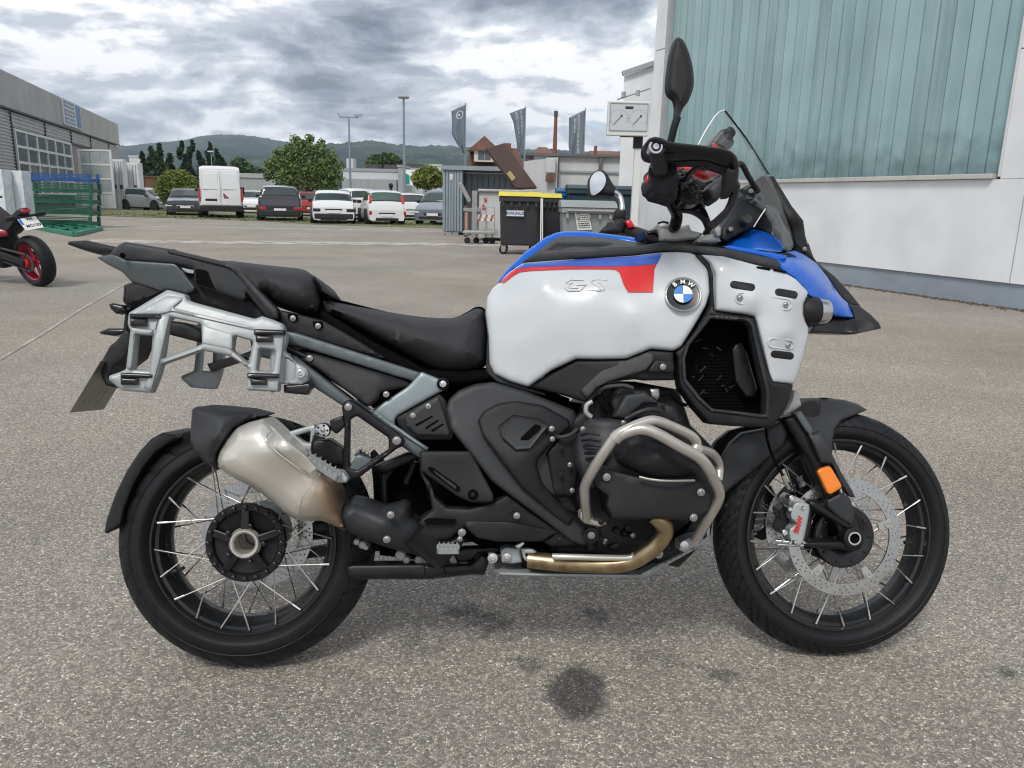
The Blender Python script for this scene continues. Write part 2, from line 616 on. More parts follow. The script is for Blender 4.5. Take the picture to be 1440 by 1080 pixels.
def asphalt(name='asphalt', stains=True, paint=None):
    mt = bpy.data.materials.new(name); mt.use_nodes = True
    nt, L, b = nodes_of(mt)
    geo = nd(nt, 'ShaderNodeNewGeometry')
    P = geo.outputs['Position']
    wrp = nd(nt, 'ShaderNodeTexNoise'); wrp.inputs['Scale'].default_value = 90; wrp.inputs['Detail'].default_value = 2
    L(P, wrp.inputs['Vector'])
    sc = nd(nt, 'ShaderNodeVectorMath', operation='SCALE'); sc.inputs['Scale'].default_value = .006
    L(wrp.outputs['Color'], sc.inputs[0])
    av = nd(nt, 'ShaderNodeVectorMath', operation='ADD'); L(P, av.inputs[0]); L(sc.outputs[0], av.inputs[1])
    v1 = nd(nt, 'ShaderNodeTexVoronoi'); v1.inputs['Scale'].default_value = 165; v1.inputs['Randomness'].default_value = 1
    L(av.outputs[0], v1.inputs['Vector'])
    ve = nd(nt, 'ShaderNodeTexVoronoi', feature='DISTANCE_TO_EDGE'); ve.inputs['Scale'].default_value = 165
    L(av.outputs[0], ve.inputs['Vector'])
    sepc = nd(nt, 'ShaderNodeSeparateColor'); L(v1.outputs['Color'], sepc.inputs[0])
    ramp = nd(nt, 'ShaderNodeValToRGB'); cr = ramp.color_ramp
    cr.interpolation = 'LINEAR'
    cr.elements[0].position = 0; cr.elements[0].color = (.085, .080, .073, 1)
    cr.elements[1].position = 1; cr.elements[1].color = (.40, .385, .355, 1)
    for p, c in ((.25, (.125, .118, .108)), (.5, (.175, .163, .148)), (.68, (.21, .188, .165)), (.84, (.245, .23, .205)), (.93, (.30, .285, .26))):
        e = cr.elements.new(p); e.color = (*c, 1)
    L(sepc.outputs[0], ramp.inputs[0])
    # binder between the stones
    em = nd(nt, 'ShaderNodeMapRange'); em.inputs[1].default_value = .02; em.inputs[2].default_value = .16
    L(ve.outputs['Distance'], em.inputs[0])
    bind = nd(nt, 'ShaderNodeMix', data_type='RGBA')
    L(em.outputs[0], bind.inputs[0]); bind.inputs[6].default_value = (.085, .081, .075, 1); L(ramp.outputs[0], bind.inputs[7])
    # fine grit
    ng = nd(nt, 'ShaderNodeTexNoise'); ng.inputs['Scale'].default_value = 420; ng.inputs['Detail'].default_value = 2
    L(P, ng.inputs['Vector'])
    mg = nd(nt, 'ShaderNodeMapRange'); mg.inputs[1].default_value = .3; mg.inputs[2].default_value = .7; mg.inputs[3].default_value = .72; mg.inputs[4].default_value = 1.28
    L(ng.outputs[0], mg.inputs[0])
    # broad mottling
    nl = nd(nt, 'ShaderNodeTexNoise'); nl.inputs['Scale'].default_value = .55; nl.inputs['Detail'].default_value = 8; nl.inputs['Roughness'].default_value = .65
    L(P, nl.inputs['Vector'])
    ml = nd(nt, 'ShaderNodeMapRange'); ml.inputs[1].default_value = .3; ml.inputs[2].default_value = .7; ml.inputs[3].default_value = .80; ml.inputs[4].default_value = 1.18
    L(nl.outputs[0], ml.inputs[0])
    q = nd(nt, 'ShaderNodeMath', operation='MULTIPLY'); L(mg.outputs[0], q.inputs[0]); L(ml.outputs[0], q.inputs[1])
    cm = nd(nt, 'ShaderNodeMix', data_type='RGBA', blend_type='MULTIPLY'); cm.inputs[0].default_value = 1
    L(bind.outputs[2], cm.inputs[6]); L(q.outputs[0], cm.inputs[7])
    last = cm.outputs[2]
    # warm dusty tint patches
    nw = nd(nt, 'ShaderNodeTexNoise'); nw.inputs['Scale'].default_value = .16; nw.inputs['Detail'].default_value = 5
    L(P, nw.inputs['Vector'])
    mw = nd(nt, 'ShaderNodeMapRange'); mw.inputs[1].default_value = .4; mw.inputs[2].default_value = .65; mw.inputs[3].default_value = 0; mw.inputs[4].default_value = .5
    L(nw.outputs[0], mw.inputs[0])
    tw = nd(nt, 'ShaderNodeMix', data_type='RGBA', blend_type='MULTIPLY')
    L(mw.outputs[0], tw.inputs[0]); L(last, tw.inputs[6]); tw.inputs[7].default_value = (1.12, 1.0, .90, 1)
    last = tw.outputs[2]
    br = nd(nt, 'ShaderNodeMix', data_type='RGBA', blend_type='MULTIPLY'); br.inputs[0].default_value = 1; L(last, br.inputs[6]); br.inputs[7].default_value = (1.98, 1.94, 1.87, 1)
    last = br.outputs[2]
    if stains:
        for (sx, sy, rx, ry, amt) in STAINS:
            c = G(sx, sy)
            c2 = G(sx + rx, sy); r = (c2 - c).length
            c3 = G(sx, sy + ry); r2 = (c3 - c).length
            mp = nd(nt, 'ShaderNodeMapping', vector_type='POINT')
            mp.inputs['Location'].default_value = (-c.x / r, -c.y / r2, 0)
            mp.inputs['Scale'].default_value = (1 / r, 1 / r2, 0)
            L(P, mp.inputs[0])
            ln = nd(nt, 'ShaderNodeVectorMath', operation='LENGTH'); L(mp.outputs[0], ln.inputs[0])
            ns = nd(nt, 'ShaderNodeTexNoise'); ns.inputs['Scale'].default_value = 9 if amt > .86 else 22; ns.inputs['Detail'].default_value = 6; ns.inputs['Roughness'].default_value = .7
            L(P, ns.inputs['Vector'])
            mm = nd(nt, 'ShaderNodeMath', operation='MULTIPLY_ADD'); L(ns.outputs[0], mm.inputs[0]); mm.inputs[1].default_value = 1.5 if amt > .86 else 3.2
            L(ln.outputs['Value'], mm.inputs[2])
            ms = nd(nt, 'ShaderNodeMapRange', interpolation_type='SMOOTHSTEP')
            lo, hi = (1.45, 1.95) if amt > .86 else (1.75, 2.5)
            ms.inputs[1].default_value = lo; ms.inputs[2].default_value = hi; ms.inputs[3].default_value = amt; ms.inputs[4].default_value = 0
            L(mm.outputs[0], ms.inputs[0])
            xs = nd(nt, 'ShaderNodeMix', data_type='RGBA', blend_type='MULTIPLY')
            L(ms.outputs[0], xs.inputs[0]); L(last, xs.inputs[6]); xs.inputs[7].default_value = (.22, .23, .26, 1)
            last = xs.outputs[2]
    if paint:
        col, lo, hi = paint
        npn = nd(nt, 'ShaderNodeTexNoise'); npn.inputs['Scale'].default_value = 2.2; npn.inputs['Detail'].default_value = 10; npn.inputs['Roughness'].default_value = .75
        L(P, npn.inputs['Vector'])
        mp_ = nd(nt, 'ShaderNodeMapRange'); mp_.inputs[1].default_value = lo; mp_.inputs[2].default_value = hi; mp_.inputs[4].default_value = .75
        L(npn.outputs[0], mp_.inputs[0])
        xp = nd(nt, 'ShaderNodeMix', data_type='RGBA'); L(mp_.outputs[0], xp.inputs[0]); L(last, xp.inputs[6]); xp.inputs[7].default_value = (*col, 1)
        last = xp.outputs[2]
    L(last, b.inputs['Base Color'])
    b.inputs['Roughness'].default_value = .88
    b.inputs['Specular IOR Level'].default_value = .35
    bp = nd(nt, 'ShaderNodeBump'); bp.inputs['Strength'].default_value = .45; bp.inputs['Distance'].default_value = .003
    L(em.outputs[0], bp.inputs['Height'])
    b2 = nd(nt, 'ShaderNodeBump'); b2.inputs['Strength'].default_value = .35; b2.inputs['Distance'].default_value = .0012
    L(ng.outputs[0], b2.inputs['Height']); L(bp.outputs[0], b2.inputs['Normal'])
    L(b2.outputs[0], b.inputs['Normal'])
    return mt


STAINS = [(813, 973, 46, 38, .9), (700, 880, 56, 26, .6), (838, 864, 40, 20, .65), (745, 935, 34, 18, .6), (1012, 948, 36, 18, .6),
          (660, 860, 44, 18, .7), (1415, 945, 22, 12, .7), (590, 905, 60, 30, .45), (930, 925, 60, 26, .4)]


def streaky(name, col, rough, streak_scale=(3, 3, .25), amt=.25, dcol=(.3, .3, .28), metal=0, spec=.5, trans=0, lo=.48, hi=.75, coord='Object'):
    """vertical weather streaks"""
    mt = bpy.data.materials.new(name); mt.use_nodes = True
    nt, L, b = nodes_of(mt)
    tc = nd(nt, 'ShaderNodeTexCoord')
    mp = nd(nt, 'ShaderNodeMapping'); mp.inputs['Scale'].default_value = streak_scale
    L(tc.outputs[coord], mp.inputs[0])
    n = nd(nt, 'ShaderNodeTexNoise'); n.inputs['Scale'].default_value = 1; n.inputs['Detail'].default_value = 9; n.inputs['Roughness'].default_value = .65
    L(mp.outputs[0], n.inputs['Vector'])
    mr = nd(nt, 'ShaderNodeMapRange'); mr.inputs[1].default_value = lo; mr.inputs[2].default_value = hi; mr.inputs[4].default_value = amt
    L(n.outputs[0], mr.inputs[0])
    n2 = nd(nt, 'ShaderNodeTexNoise'); n2.inputs['Scale'].default_value = 1.3; n2.inputs['Detail'].default_value = 7
    L(tc.outputs[coord], n2.inputs['Vector'])
    m2 = nd(nt, 'ShaderNodeMapRange'); m2.inputs[1].default_value = .3; m2.inputs[2].default_value = .7; m2.inputs[3].default_value = .9; m2.inputs[4].default_value = 1.08
    L(n2.outputs[0], m2.inputs[0])
    c1 = nd(nt, 'ShaderNodeMix', data_type='RGBA', blend_type='MULTIPLY'); c1.inputs[0].default_value = 1; c1.inputs[6].default_value = (*col, 1)
    L(m2.outputs[0], c1.inputs[7])
    x = nd(nt, 'ShaderNodeMix', data_type='RGBA'); L(mr.outputs[0], x.inputs[0]); L(c1.outputs[2], x.inputs[6]); x.inputs[7].default_value = (*dcol, 1)
    L(x.outputs[2], b.inputs['Base Color'])
    b.inputs['Roughness'].default_value = rough
    b.inputs['Metallic'].default_value = metal
    b.inputs['Specular IOR Level'].default_value = spec
    b.inputs['Transmission Weight'].default_value = trans
    return mt


def leafmat(name, c1, c2, scale=.8):
    mt = bpy.data.materials.new(name); mt.use_nodes = True
    nt, L, b = nodes_of(mt)
    geo = nd(nt, 'ShaderNodeNewGeometry')
    n = nd(nt, 'ShaderNodeTexNoise'); n.inputs['Scale'].default_value = scale; n.inputs['Detail'].default_value = 6
    L(geo.outputs['Position'], n.inputs['Vector'])
    ri = nd(nt, 'ShaderNodeMath', operation='MULTIPLY_ADD'); ri.inputs[1].default_value = .5
    L(geo.outputs['Random Per Island'], ri.inputs[0]); L(n.outputs[0], ri.inputs[2])
    mr = nd(nt, 'ShaderNodeMapRange'); mr.inputs[1].default_value = .4; mr.inputs[2].default_value = 1.05
    L(ri.outputs[0], mr.inputs[0])
    x = nd(nt, 'ShaderNodeMix', data_type='RGBA'); L(mr.outputs[0], x.inputs[0]); x.inputs[6].default_value = (*c1, 1); x.inputs[7].default_value = (*c2, 1)
    L(x.outputs[2], b.inputs['Base Color'])
    b.inputs['Roughness'].default_value = .7
    b.inputs['Specular IOR Level'].default_value = .25
    return mt


M = {}
M['asphalt'] = asphalt()
M['plastic'] = pm('black textured plastic', (.0125, .013, .0145), .52, spec=.38, bump=.25, bscale=900, rvar=.06, var=.12, vscale=9, dirt=.05, dcol=(.10, .09, .08))
M['plastic_grey'] = pm('dark grey plastic', (.029, .031, .034), .48, spec=.42, bump=.2, bscale=900, rvar=.06, var=.1, vscale=9, dirt=.05, dcol=(.12, .11, .10))
M['gloss_black'] = pm('gloss black enamel', (.010, .010, .011), .28, coat=.1, rvar=.06)
M['satin_black'] = pm('satin black metal', (.009, .009, .010), .36, spec=.4, bump=.06, bscale=500, rvar=.08, dirt=.06, dcol=(.10, .09, .08))
M['engine_black'] = pm('cast black engine', (.009, .009, .010), .48, spec=.4, bump=.5, bscale=420, rvar=.08, dirt=.12, dcol=(.07, .062, .055))
M['dark_hole'] = pm('black rubber and recess shade', (.003, .003, .003), .9, spec=.1)  # near-black for rubber, and painted shade in slots and recesses
M['white_paint'] = pm('light white paint', (.53, .56, .58), .26, coat=.5, var=.02, vscale=3)
M['blue'] = pm('blue metallic paint', (.004, .115, .56), .28, metal=.1, coat=.4)
M['blue_stripe'] = pm('violet blue stripe', (.045, .10, .42), .25, coat=.6)
M['red'] = pm('red paint', (.58, .018, .022), .3, coat=.4)
M['seat'] = pm('black seat vinyl', (.026, .025, .028), .66, spec=.4, bump=.35, bscale=600, var=.1, rvar=.06)
M['frame_grey'] = pm('grey green frame paint', (.105, .125, .13), .42, metal=.3, bump=.08, bscale=600, rvar=.05)
M['frame_light'] = pm('silver frame casting', (.27, .31, .325), .38, metal=.45, bump=.1, bscale=600, rvar=.05)
M['alu'] = pm('cast aluminium paint', (.36, .385, .39), .46, metal=.25, bump=.15, bscale=500, rvar=.06, var=.05)
M['fork_silver'] = pm('silver clamp casting', (.38, .38, .365), .45, metal=.3, bump=.15, bscale=500)
M['steel'] = pm('brushed stainless', (.60, .58, .53), .30, metal=.6, bump=.03, bscale=300, rvar=.07, var=.08, vscale=8)
M['tube_steel'] = pm('satin stainless tube', (.50, .48, .44), .34, metal=.6, rvar=.08, var=.08, vscale=14)
M['chrome'] = pm('bright zinc', (.62, .62, .62), .22, metal=1)
M['bolt'] = pm('zinc bolt', (.38, .37, .36), .35, metal=1, dirt=.3, vscale=200)
M['spoke'] = pm('steel spoke', (.60, .59, .57), .3, metal=.9)
M['disc'] = pm('brake disc steel', (.46, .46, .45), .22, metal=.9, var=.1, vscale=30, rvar=.06)
M['rubber'] = pm('tyre rubber', (.0075, .0082, .0098), .55, spec=.35, bump=.25, bscale=400, var=.15, vscale=14, dirt=.10, dcol=(.06, .055, .05))
M['rim_black'] = pm('satin black rim', (.012, .013, .014), .22, rvar=.06, dirt=.1, dcol=(.09, .085, .075))
M['orange'] = pm('amber reflector', (.85, .22, .01), .25, coat=.5)
M['white_plain'] = pm('white enamel', (.80, .80, .80), .3)
M['badge_blue'] = pm('badge blue', (.01, .17, .55), .3, coat=.5)
M['red_print'] = pm('red print', (.60, .03, .02), .4)
M['plate_back'] = pm('plate back', (.34, .32, .29), .45, metal=.5, var=.08, vscale=30)
M['mirror'] = pm('mirror glass', (.60, .63, .66), .03, metal=1)
M['rubber_grip'] = pm('grip rubber', (.02, .02, .021), .6, bump=.5, bscale=700)


def exhaust_header():
    mt = bpy.data.materials.new('heat tinted header'); mt.use_nodes = True
    nt, L, b = nodes_of(mt)
    tc = nd(nt, 'ShaderNodeTexCoord')
    n = nd(nt, 'ShaderNodeTexNoise'); n.inputs['Scale'].default_value = 22; n.inputs['Detail'].default_value = 7
    L(tc.outputs['Object'], n.inputs['Vector'])
    r = nd(nt, 'ShaderNodeValToRGB'); cr = r.color_ramp
    cr.elements[0].position = .3; cr.elements[0].color = (.46, .37, .22, 1)
    cr.elements[1].position = .75; cr.elements[1].color = (.13, .08, .05, 1)
    e = cr.elements.new(.5); e.color = (.36, .27, .16, 1)
    L(n.outputs[0], r.inputs[0]); L(r.outputs[0], b.inputs['Base Color'])
    b.inputs['Metallic'].default_value = .9; b.inputs['Roughness'].default_value = .33
    return mt


M['header'] = exhaust_header()


def silencer_mat():
    mt = bpy.data.materials.new('silencer steel'); mt.use_nodes = True
    nt, L, b = nodes_of(mt)
    tc = nd(nt, 'ShaderNodeTexCoord')
    sep = nd(nt, 'ShaderNodeSeparateXYZ'); L(tc.outputs['Object'], sep.inputs[0])
    r = nd(nt, 'ShaderNodeValToRGB'); cr = r.color_ramp
    n = nd(nt, 'ShaderNodeTexNoise'); n.inputs['Scale'].default_value = 12; n.inputs['Detail'].default_value = 5
    L(tc.outputs['Object'], n.inputs['Vector'])
    ad = nd(nt, 'ShaderNodeMath', operation='MULTIPLY_ADD'); ad.inputs[1].default_value = .05; L(n.outputs[0], ad.inputs[0]); L(sep.outputs[0], ad.inputs[2])
    mr = nd(nt, 'ShaderNodeMapRange'); mr.inputs[1].default_value = SIL_X[0]; mr.inputs[2].default_value = SIL_X[1]
    L(ad.outputs[0], mr.inputs[0])
    cr.elements[0].position = 0; cr.elements[0].color = (.64, .62, .57, 1)
    cr.elements[1].position = 1; cr.elements[1].color = (.26, .18, .13, 1)
    for p, c in ((.72, (.61, .59, .54)), (.86, (.55, .48, .38)), (.95, (.44, .31, .20))):
        e = cr.elements.new(p); e.color = (*c, 1)
    L(mr.outputs[0], r.inputs[0]); L(r.outputs[0], b.inputs['Base Color'])
    b.inputs['Metallic'].default_value = .5; b.inputs['Roughness'].default_value = .33
    return mt


_a = U(300, 620, -.27); _b = U(490, 730, -.2)
SIL_X = (_a.x, _b.x)
M['silencer'] = silencer_mat()


def glass_mat(name, col=(1, 1, 1), rough=.0, alpha=.14):
    """thin clear pane: mostly see-through with a mirror-like skin"""
    mt = bpy.data.materials.new(name); mt.use_nodes = True
    nt = mt.node_tree; nt.nodes.clear(); L = nt.links.new
    o = nd(nt, 'ShaderNodeOutputMaterial'); t = nd(nt, 'ShaderNodeBsdfTransparent'); t.inputs[0].default_value = (*col, 1)
    g = nd(nt, 'ShaderNodeBsdfGlossy'); g.inputs['Roughness'].default_value = .03
    f = nd(nt, 'ShaderNodeFresnel'); f.inputs[0].default_value = 1.5
    ad = nd(nt, 'ShaderNodeMath', operation='ADD', use_clamp=True); ad.inputs[1].default_value = alpha; L(f.outputs[0], ad.inputs[0])
    mn = nd(nt, 'ShaderNodeMath', operation='MULTIPLY'); mn.inputs[1].default_value = .17; L(ad.outputs[0], mn.inputs[0])
    x = nd(nt, 'ShaderNodeMixShader'); L(mn.outputs[0], x.inputs[0]); L(t.outputs[0], x.inputs[1]); L(g.outputs[0], x.inputs[2])
    L(x.outputs[0], o.inputs[0])
    return mt


M['screen'] = glass_mat('clear windscreen plastic', (.97, .985, .985), alpha=.0)

# ------------------------------------------------------------------ setting materials
M['glass_u'] = streaky('green channel glass', (.17, .345, .36), .32, (7, 7, .5), .35, (.30, .46, .46), spec=.6, lo=.45, hi=.75)
M['wall_white'] = streaky('off white render', (.74, .76, .78), .85, (2.2, 2.2, .35), .12, (.50, .50, .48))
M['plinth'] = pm('blue grey plinth', (.27, .31, .35), .8, bump=.3, bscale=60, var=.12, vscale=2, dirt=.25, dcol=(.20, .20, .18))
M['trim_grey'] = pm('grey metal trim', (.34, .36, .37), .5, var=.08, vscale=3)
M['sill'] = streaky('weathered sill', (.52, .52, .49), .6, (6, 6, 2), .4, (.30, .28, .24))
M['fascia'] = streaky('weathered concrete fascia', (.40, .41, .41), .8, (.5, .5, .15), .55, (.28, .27, .255), lo=.42, hi=.7)
M['corr'] = streaky('galvanised sheet', (.42, .43, .44), .5, (1, 1, 1), .2, (.30, .31, .32), metal=.2)
M['dark_metal'] = pm('dark brown metal', (.06, .055, .055), .6)
M['win_dark'] = pm('dim window glass', (.075, .095, .11), .12, var=.3, vscale=.8, spec=.7)
M['frame_white'] = pm('white frame paint', (.66, .67, .66), .5, var=.05, vscale=2)
M['green_steel'] = pm('green painted steel', (.006, .085, .05), .45, var=.25, vscale=4, dirt=.25, dcol=(.10, .09, .07))
M['green_light'] = pm('light green painted steel', (.02, .20, .125), .45, var=.2, vscale=4, dirt=.3, dcol=(.2, .2, .17))
M['blue_steel'] = pm('blue painted steel', (.012, .075, .24), .45, var=.25, vscale=4, dirt=.2, dcol=(.1, .1, .1))
M['wrap'] = pm('stretch wrap', (.62, .66, .68), .25, bump=.8, bscale=14, var=.15, vscale=6)
M['cont_white'] = streaky('white container paint', (.66, .67, .67), .5, (3, 3, .4), .35, (.42, .40, .37))
M['cont_grey'] = streaky('grey painted steel', (.52, .53, .53), .55, (2.5, 2.5, .35), .4, (.36, .345, .32))
M['shed_blue'] = streaky('blue grey sheet', (.27, .33, .36), .5, (8, 8, .5), .45, (.17, .21, .235), metal=.2)
M['shed_dark'] = streaky('dull zinc sheet', (.20, .245, .275), .45, (8, 8, .4), .6, (.36, .40, .42), metal=.3)
M['brown_lid'] = streaky('brown painted steel', (.085, .052, .042), .6, (2, 2, .6), .4, (.13, .085, .07))
M['bin_black'] = pm('charcoal bin plastic', (.030, .031, .036), .5, var=.12, vscale=3, dirt=.15, dcol=(.10, .09, .08))
M['bin_yellow'] = pm('yellow bin plastic', (.62, .52, .03), .5, var=.15, vscale=5, dirt=.25, dcol=(.5, .5, .35))
M['bin_grey'] = streaky('faded grey bin', (.27, .29, .29), .6, (3, 3, .6), .45, (.38, .39, .38))
M['bin_blue'] = pm('blue bin plastic', (.008, .11, .26), .5, var=.1)
M['bin_lid_dark'] = pm('dark teal lid', (.018, .045, .06), .5)
M['paper'] = pm('paper notice', (.66, .66, .62), .7, var=.1, vscale=20)
M['ink'] = pm('black print', (.02, .02, .025), .6)
M['rust'] = pm('rusty steel', (.15, .075, .045), .75, var=.4, vscale=8)
M['dull_steel'] = pm('dull galvanised steel', (.33, .33, .32), .5, metal=.3, var=.2, vscale=9, dirt=.4, dcol=(.14, .12, .10))
M['flag'] = pm('grey flag cloth', (.15, .18, .215), .8, var=.08, vscale=2)
M['flag_print'] = pm('white flag print', (.62, .66, .72), .8)
M['roof_red'] = pm('red brown roof tile', (.12, .055, .042), .8, var=.25, vscale=1.5, bump=.6, bscale=6)
M['roof_red2'] = pm('orange brown roof tile', (.17, .085, .06), .8, var=.25, vscale=1.5)
M['brick_red'] = pm('chimney brick', (.19, .075, .05), .85, var=.2, vscale=2)
M['house_wall'] = pm('cream house wall', (.55, .53, .47), .85, var=.05)
M['pole'] = pm('galvanised pole', (.24, .30, .33), .45, metal=.3)
M['far_white'] = pm('pale cladding', (.52, .54, .55), .7, var=.04, vscale=.2)
M['far_grey'] = pm('grey cladding', (.30, .32, .33), .7, var=.05, vscale=.2)
M['logo_green'] = pm('green sign', (.01, .26, .17), .5)
M['grass'] = pm('verge grass', (.15, .16, .075), .9, var=.5, vscale=.8, dirt=.5, dcol=(.20, .18, .13))
M['grass_tuft'] = leafmat('grass tufts', (.07, .10, .03), (.19, .20, .08), 1)
M['field'] = pm('dry field', (.30, .30, .17), .9, var=.15, vscale=.1)
M['bark'] = pm('bark', (.09, .07, .055), .9, bump=1, bscale=30, var=.2)
M['leaf'] = leafmat('leaves', (.055, .095, .028), (.19, .26, .08), .9)
M['leaf_dark'] = leafmat('dark conifer needles', (.012, .030, .018), (.040, .075, .032), .35)
M['leaf_lime'] = leafmat('lime bush leaves', (.10, .14, .028), (.21, .25, .06), .7)
M['leaf_far'] = leafmat('far leaves', (.035, .07, .02), (.09, .14, .04), .2)
M['car_white'] = pm('white car paint', (.72, .73, .74), .25, coat=.6)
M['car_silver'] = pm('silver car paint', (.38, .41, .44), .28, metal=.5, coat=.5)
M['car_dark'] = pm('anthracite car paint', (.045, .052, .062), .22, metal=.3, coat=.8)
M['car_black'] = pm('blue black car paint', (.012, .014, .025), .18, coat=.9)
M['car_bluegrey'] = pm('blue grey car paint', (.20, .235, .275), .25, metal=.5, coat=.6)
M['car_red'] = pm('red car paint', (.35, .03, .02), .25, coat=.6)
M['car_glass'] = pm('car glass', (.03, .045, .045), .06, spec=.8, var=.25, vscale=.9)
M['car_glass_green'] = pm('green tinted glass', (.05, .10, .085), .08, spec=.8, var=.3, vscale=.9)
M['car_trim'] = pm('car black trim', (.018, .018, .02), .55)
M['lamp_red'] = pm('tail lamp red', (.45, .015, .025), .2, coat=.5)
M['lamp_clear'] = pm('head lamp', (.62, .66, .68), .12, coat=.5)
M['plate_white'] = pm('number plate', (.75, .75, .73), .4)
M['tyre_far'] = pm('car tyre', (.020, .020, .021), .8)
M['alloy'] = pm('alloy wheel', (.35, .36, .37), .35, metal=.8)

# ------------------------------------------------------------------ ground, markings
mb = MB()
mb.add([(-900, -60, 0), (900, -60, 0), (900, 1500, 0), (-900, 1500, 0)], [(0, 1, 2, 3)])
mb.build('ground', M['asphalt'], kind='structure')


def strip(name, pts, mat, z=.004, **kw):
    mb = MB()
    mb.add([(G(*p).x, G(*p).y, z) for p in pts], [tuple(range(len(pts)))[::-1]])
    o = mb.build(name, mat, kind='structure', **kw)
    return o


pmat = asphalt('worn white line', False, ((.62, .60, .56), .42, .60))
pmat2 = asphalt('pale joint', False, ((.50, .48, .44), .40, .58))
strip('road_marking', [(128, 336.5), (330, 339), (560, 341), (720, 343.5), (720, 347.5), (560, 345), (330, 343.5), (128, 340.5)], pmat)
strip('pavement_joint', [(0, 503.5), (60, 468), (120, 430), (180, 396), (181, 397.5), (121, 432.5), (61, 471), (0, 507.5)], pmat2)
strip('pavement_joint', [(160, 317), (470, 322), (690, 327), (690, 328.2), (470, 323.2), (160, 318.2)], pmat2)


def gx(x, Y):            # world x of photo column x at distance Y on the ground line
    d = ray(x, 275)
    return d.x / d.y * Y


def zat(px_, py_, Y):
    return atdist(px_, py_, Y).z


# grass verge under the parked cars
v = []
Y0, Y1 = 33.2, 47
mb = MB(); mb.add([(gx(120, Y0) - 3, Y0 + 5, .012), (gx(330, Y0), Y0 + 3, .012), (gx(440, Y0), Y0, .012), (gx(700, Y0), Y0 - 1.5, .012), (gx(700, Y1) + 6, Y1, .012), (gx(120, Y1) - 4, Y1 + 6, .012)], [(0, 1, 2, 3, 4, 5)])
mb.build('grass_verge', M['grass'], kind='structure')
rr = random.Random(3)
mb = MB()
for k in range(4500):
    t = rr.random(); Y = Y0 + 1 + rr.random() ** 1.5 * 9 + (3.5 * (1 - min(1, t * 1.6)))
    x = gx(125 + 560 * t, Y)
    if noise.noise(Vector((x * .8, Y * .8, 0))) < -.05: continue
    h = rr.uniform(.02, .09); a = rr.uniform(0, pi)
    c, s = cos(a) * .04, sin(a) * .04
    mb.add([(x - c, Y - s, .01), (x + c, Y + s, .01), (x + rr.uniform(-.03, .03), Y + rr.uniform(-.03, .03), h)], [(0, 1, 2)])
mb.build('verge_grass', M['grass_tuft'], kind='stuff', label='sparse short grass growing under the row of parked cars', cat='grass')
mb = MB(); mb.add([(-75, 62, .02), (-20, 58, .02), (-22, 110, .02), (-90, 110, .02)], [(0, 1, 2, 3)])
mb.build('field', M['field'], kind='structure')


# ------------------------------------------------------------------ hills
def hill(name, prof, Y, Yf, seed, mat, step=3):
    xs = np.arange(prof[0][0], prof[-1][0] + step, step)
    ys = np.interp(xs, [p[0] for p in prof], [p[1] for p in prof])
    V = []; F = []
    nr = 26
    for i, (x, y) in enumerate(zip(xs, ys)):
        top = atdist(x, y, Y)
        for j in range(nr):
            t = j / (nr - 1)
            yy = Yf + (Y - Yf) * t
            xx = top.x * yy / Y
            prof_t = (t ** 1.25)
            z = top.z * prof_t
            n = noise.fractal(Vector((xx * .004 + seed, yy * .004, seed)), 1, 2, 5)
            z += n * 34 * (t * (1 - t)) * 4
            if t > 0.2: z += abs(noise.noise(Vector((xx * .05, yy * .05, seed)))) * 9 * t
            V.append((xx, yy, z - (5 if j == 0 else 0)))
        V.append((top.x * 1.25, Y * 1.25, top.z * .5))
    nn = nr + 1
    for i in range(len(xs) - 1):
        for j in range(nn - 1):
            F.append((i * nn + j, (i + 1) * nn + j, (i + 1) * nn + j + 1, i * nn + j + 1))
    return link(name, mesh(name, V, F), mat, None, 60, kind='structure')


def forest_mat():
    mt = bpy.data.materials.new('distant forest'); mt.use_nodes = True
    nt, L, b = nodes_of(mt)
    geo = nd(nt, 'ShaderNodeNewGeometry')
    n1 = nd(nt, 'ShaderNodeTexVoronoi'); n1.inputs['Scale'].default_value = .055
    L(geo.outputs['Position'], n1.inputs['Vector'])
    n2 = nd(nt, 'ShaderNodeTexNoise'); n2.inputs['Scale'].default_value = .006; n2.inputs['Detail'].default_value = 9; n2.inputs['Roughness'].default_value = .65
    L(geo.outputs['Position'], n2.inputs['Vector'])
    r = nd(nt, 'ShaderNodeValToRGB'); cr = r.color_ramp
    cr.elements[0].position = .35; cr.elements[0].color = (.006, .020, .018, 1)
    cr.elements[1].position = .68; cr.elements[1].color = (.06, .10, .035, 1)
    e = cr.elements.new(.5); e.color = (.018, .042, .027, 1)
    L(n2.outputs[0], r.inputs[0])
    mm = nd(nt, 'ShaderNodeMapRange'); mm.inputs[1].default_value = 0; mm.inputs[2].default_value = 1; mm.inputs[3].default_value = 1.5; mm.inputs[4].default_value = .4
    L(n1.outputs['Distance'], mm.inputs[0])
    x = nd(nt, 'ShaderNodeMix', data_type='RGBA', blend_type='MULTIPLY'); x.inputs[0].default_value = 1
    L(r.outputs[0], x.inputs[6]); L(mm.outputs[0], x.inputs[7]); L(x.outputs[2], b.inputs['Base Color'])
    bp = nd(nt, 'ShaderNodeBump'); bp.inputs['Strength'].default_value = 1; bp.inputs['Distance'].default_value = 10; bp.invert = True
    L(n1.outputs['Distance'], bp.inputs['Height']); L(bp.outputs[0], b.inputs['Normal'])
    b.inputs['Roughness'].default_value = 1; b.inputs['Specular IOR Level'].default_value = 0
    return mt


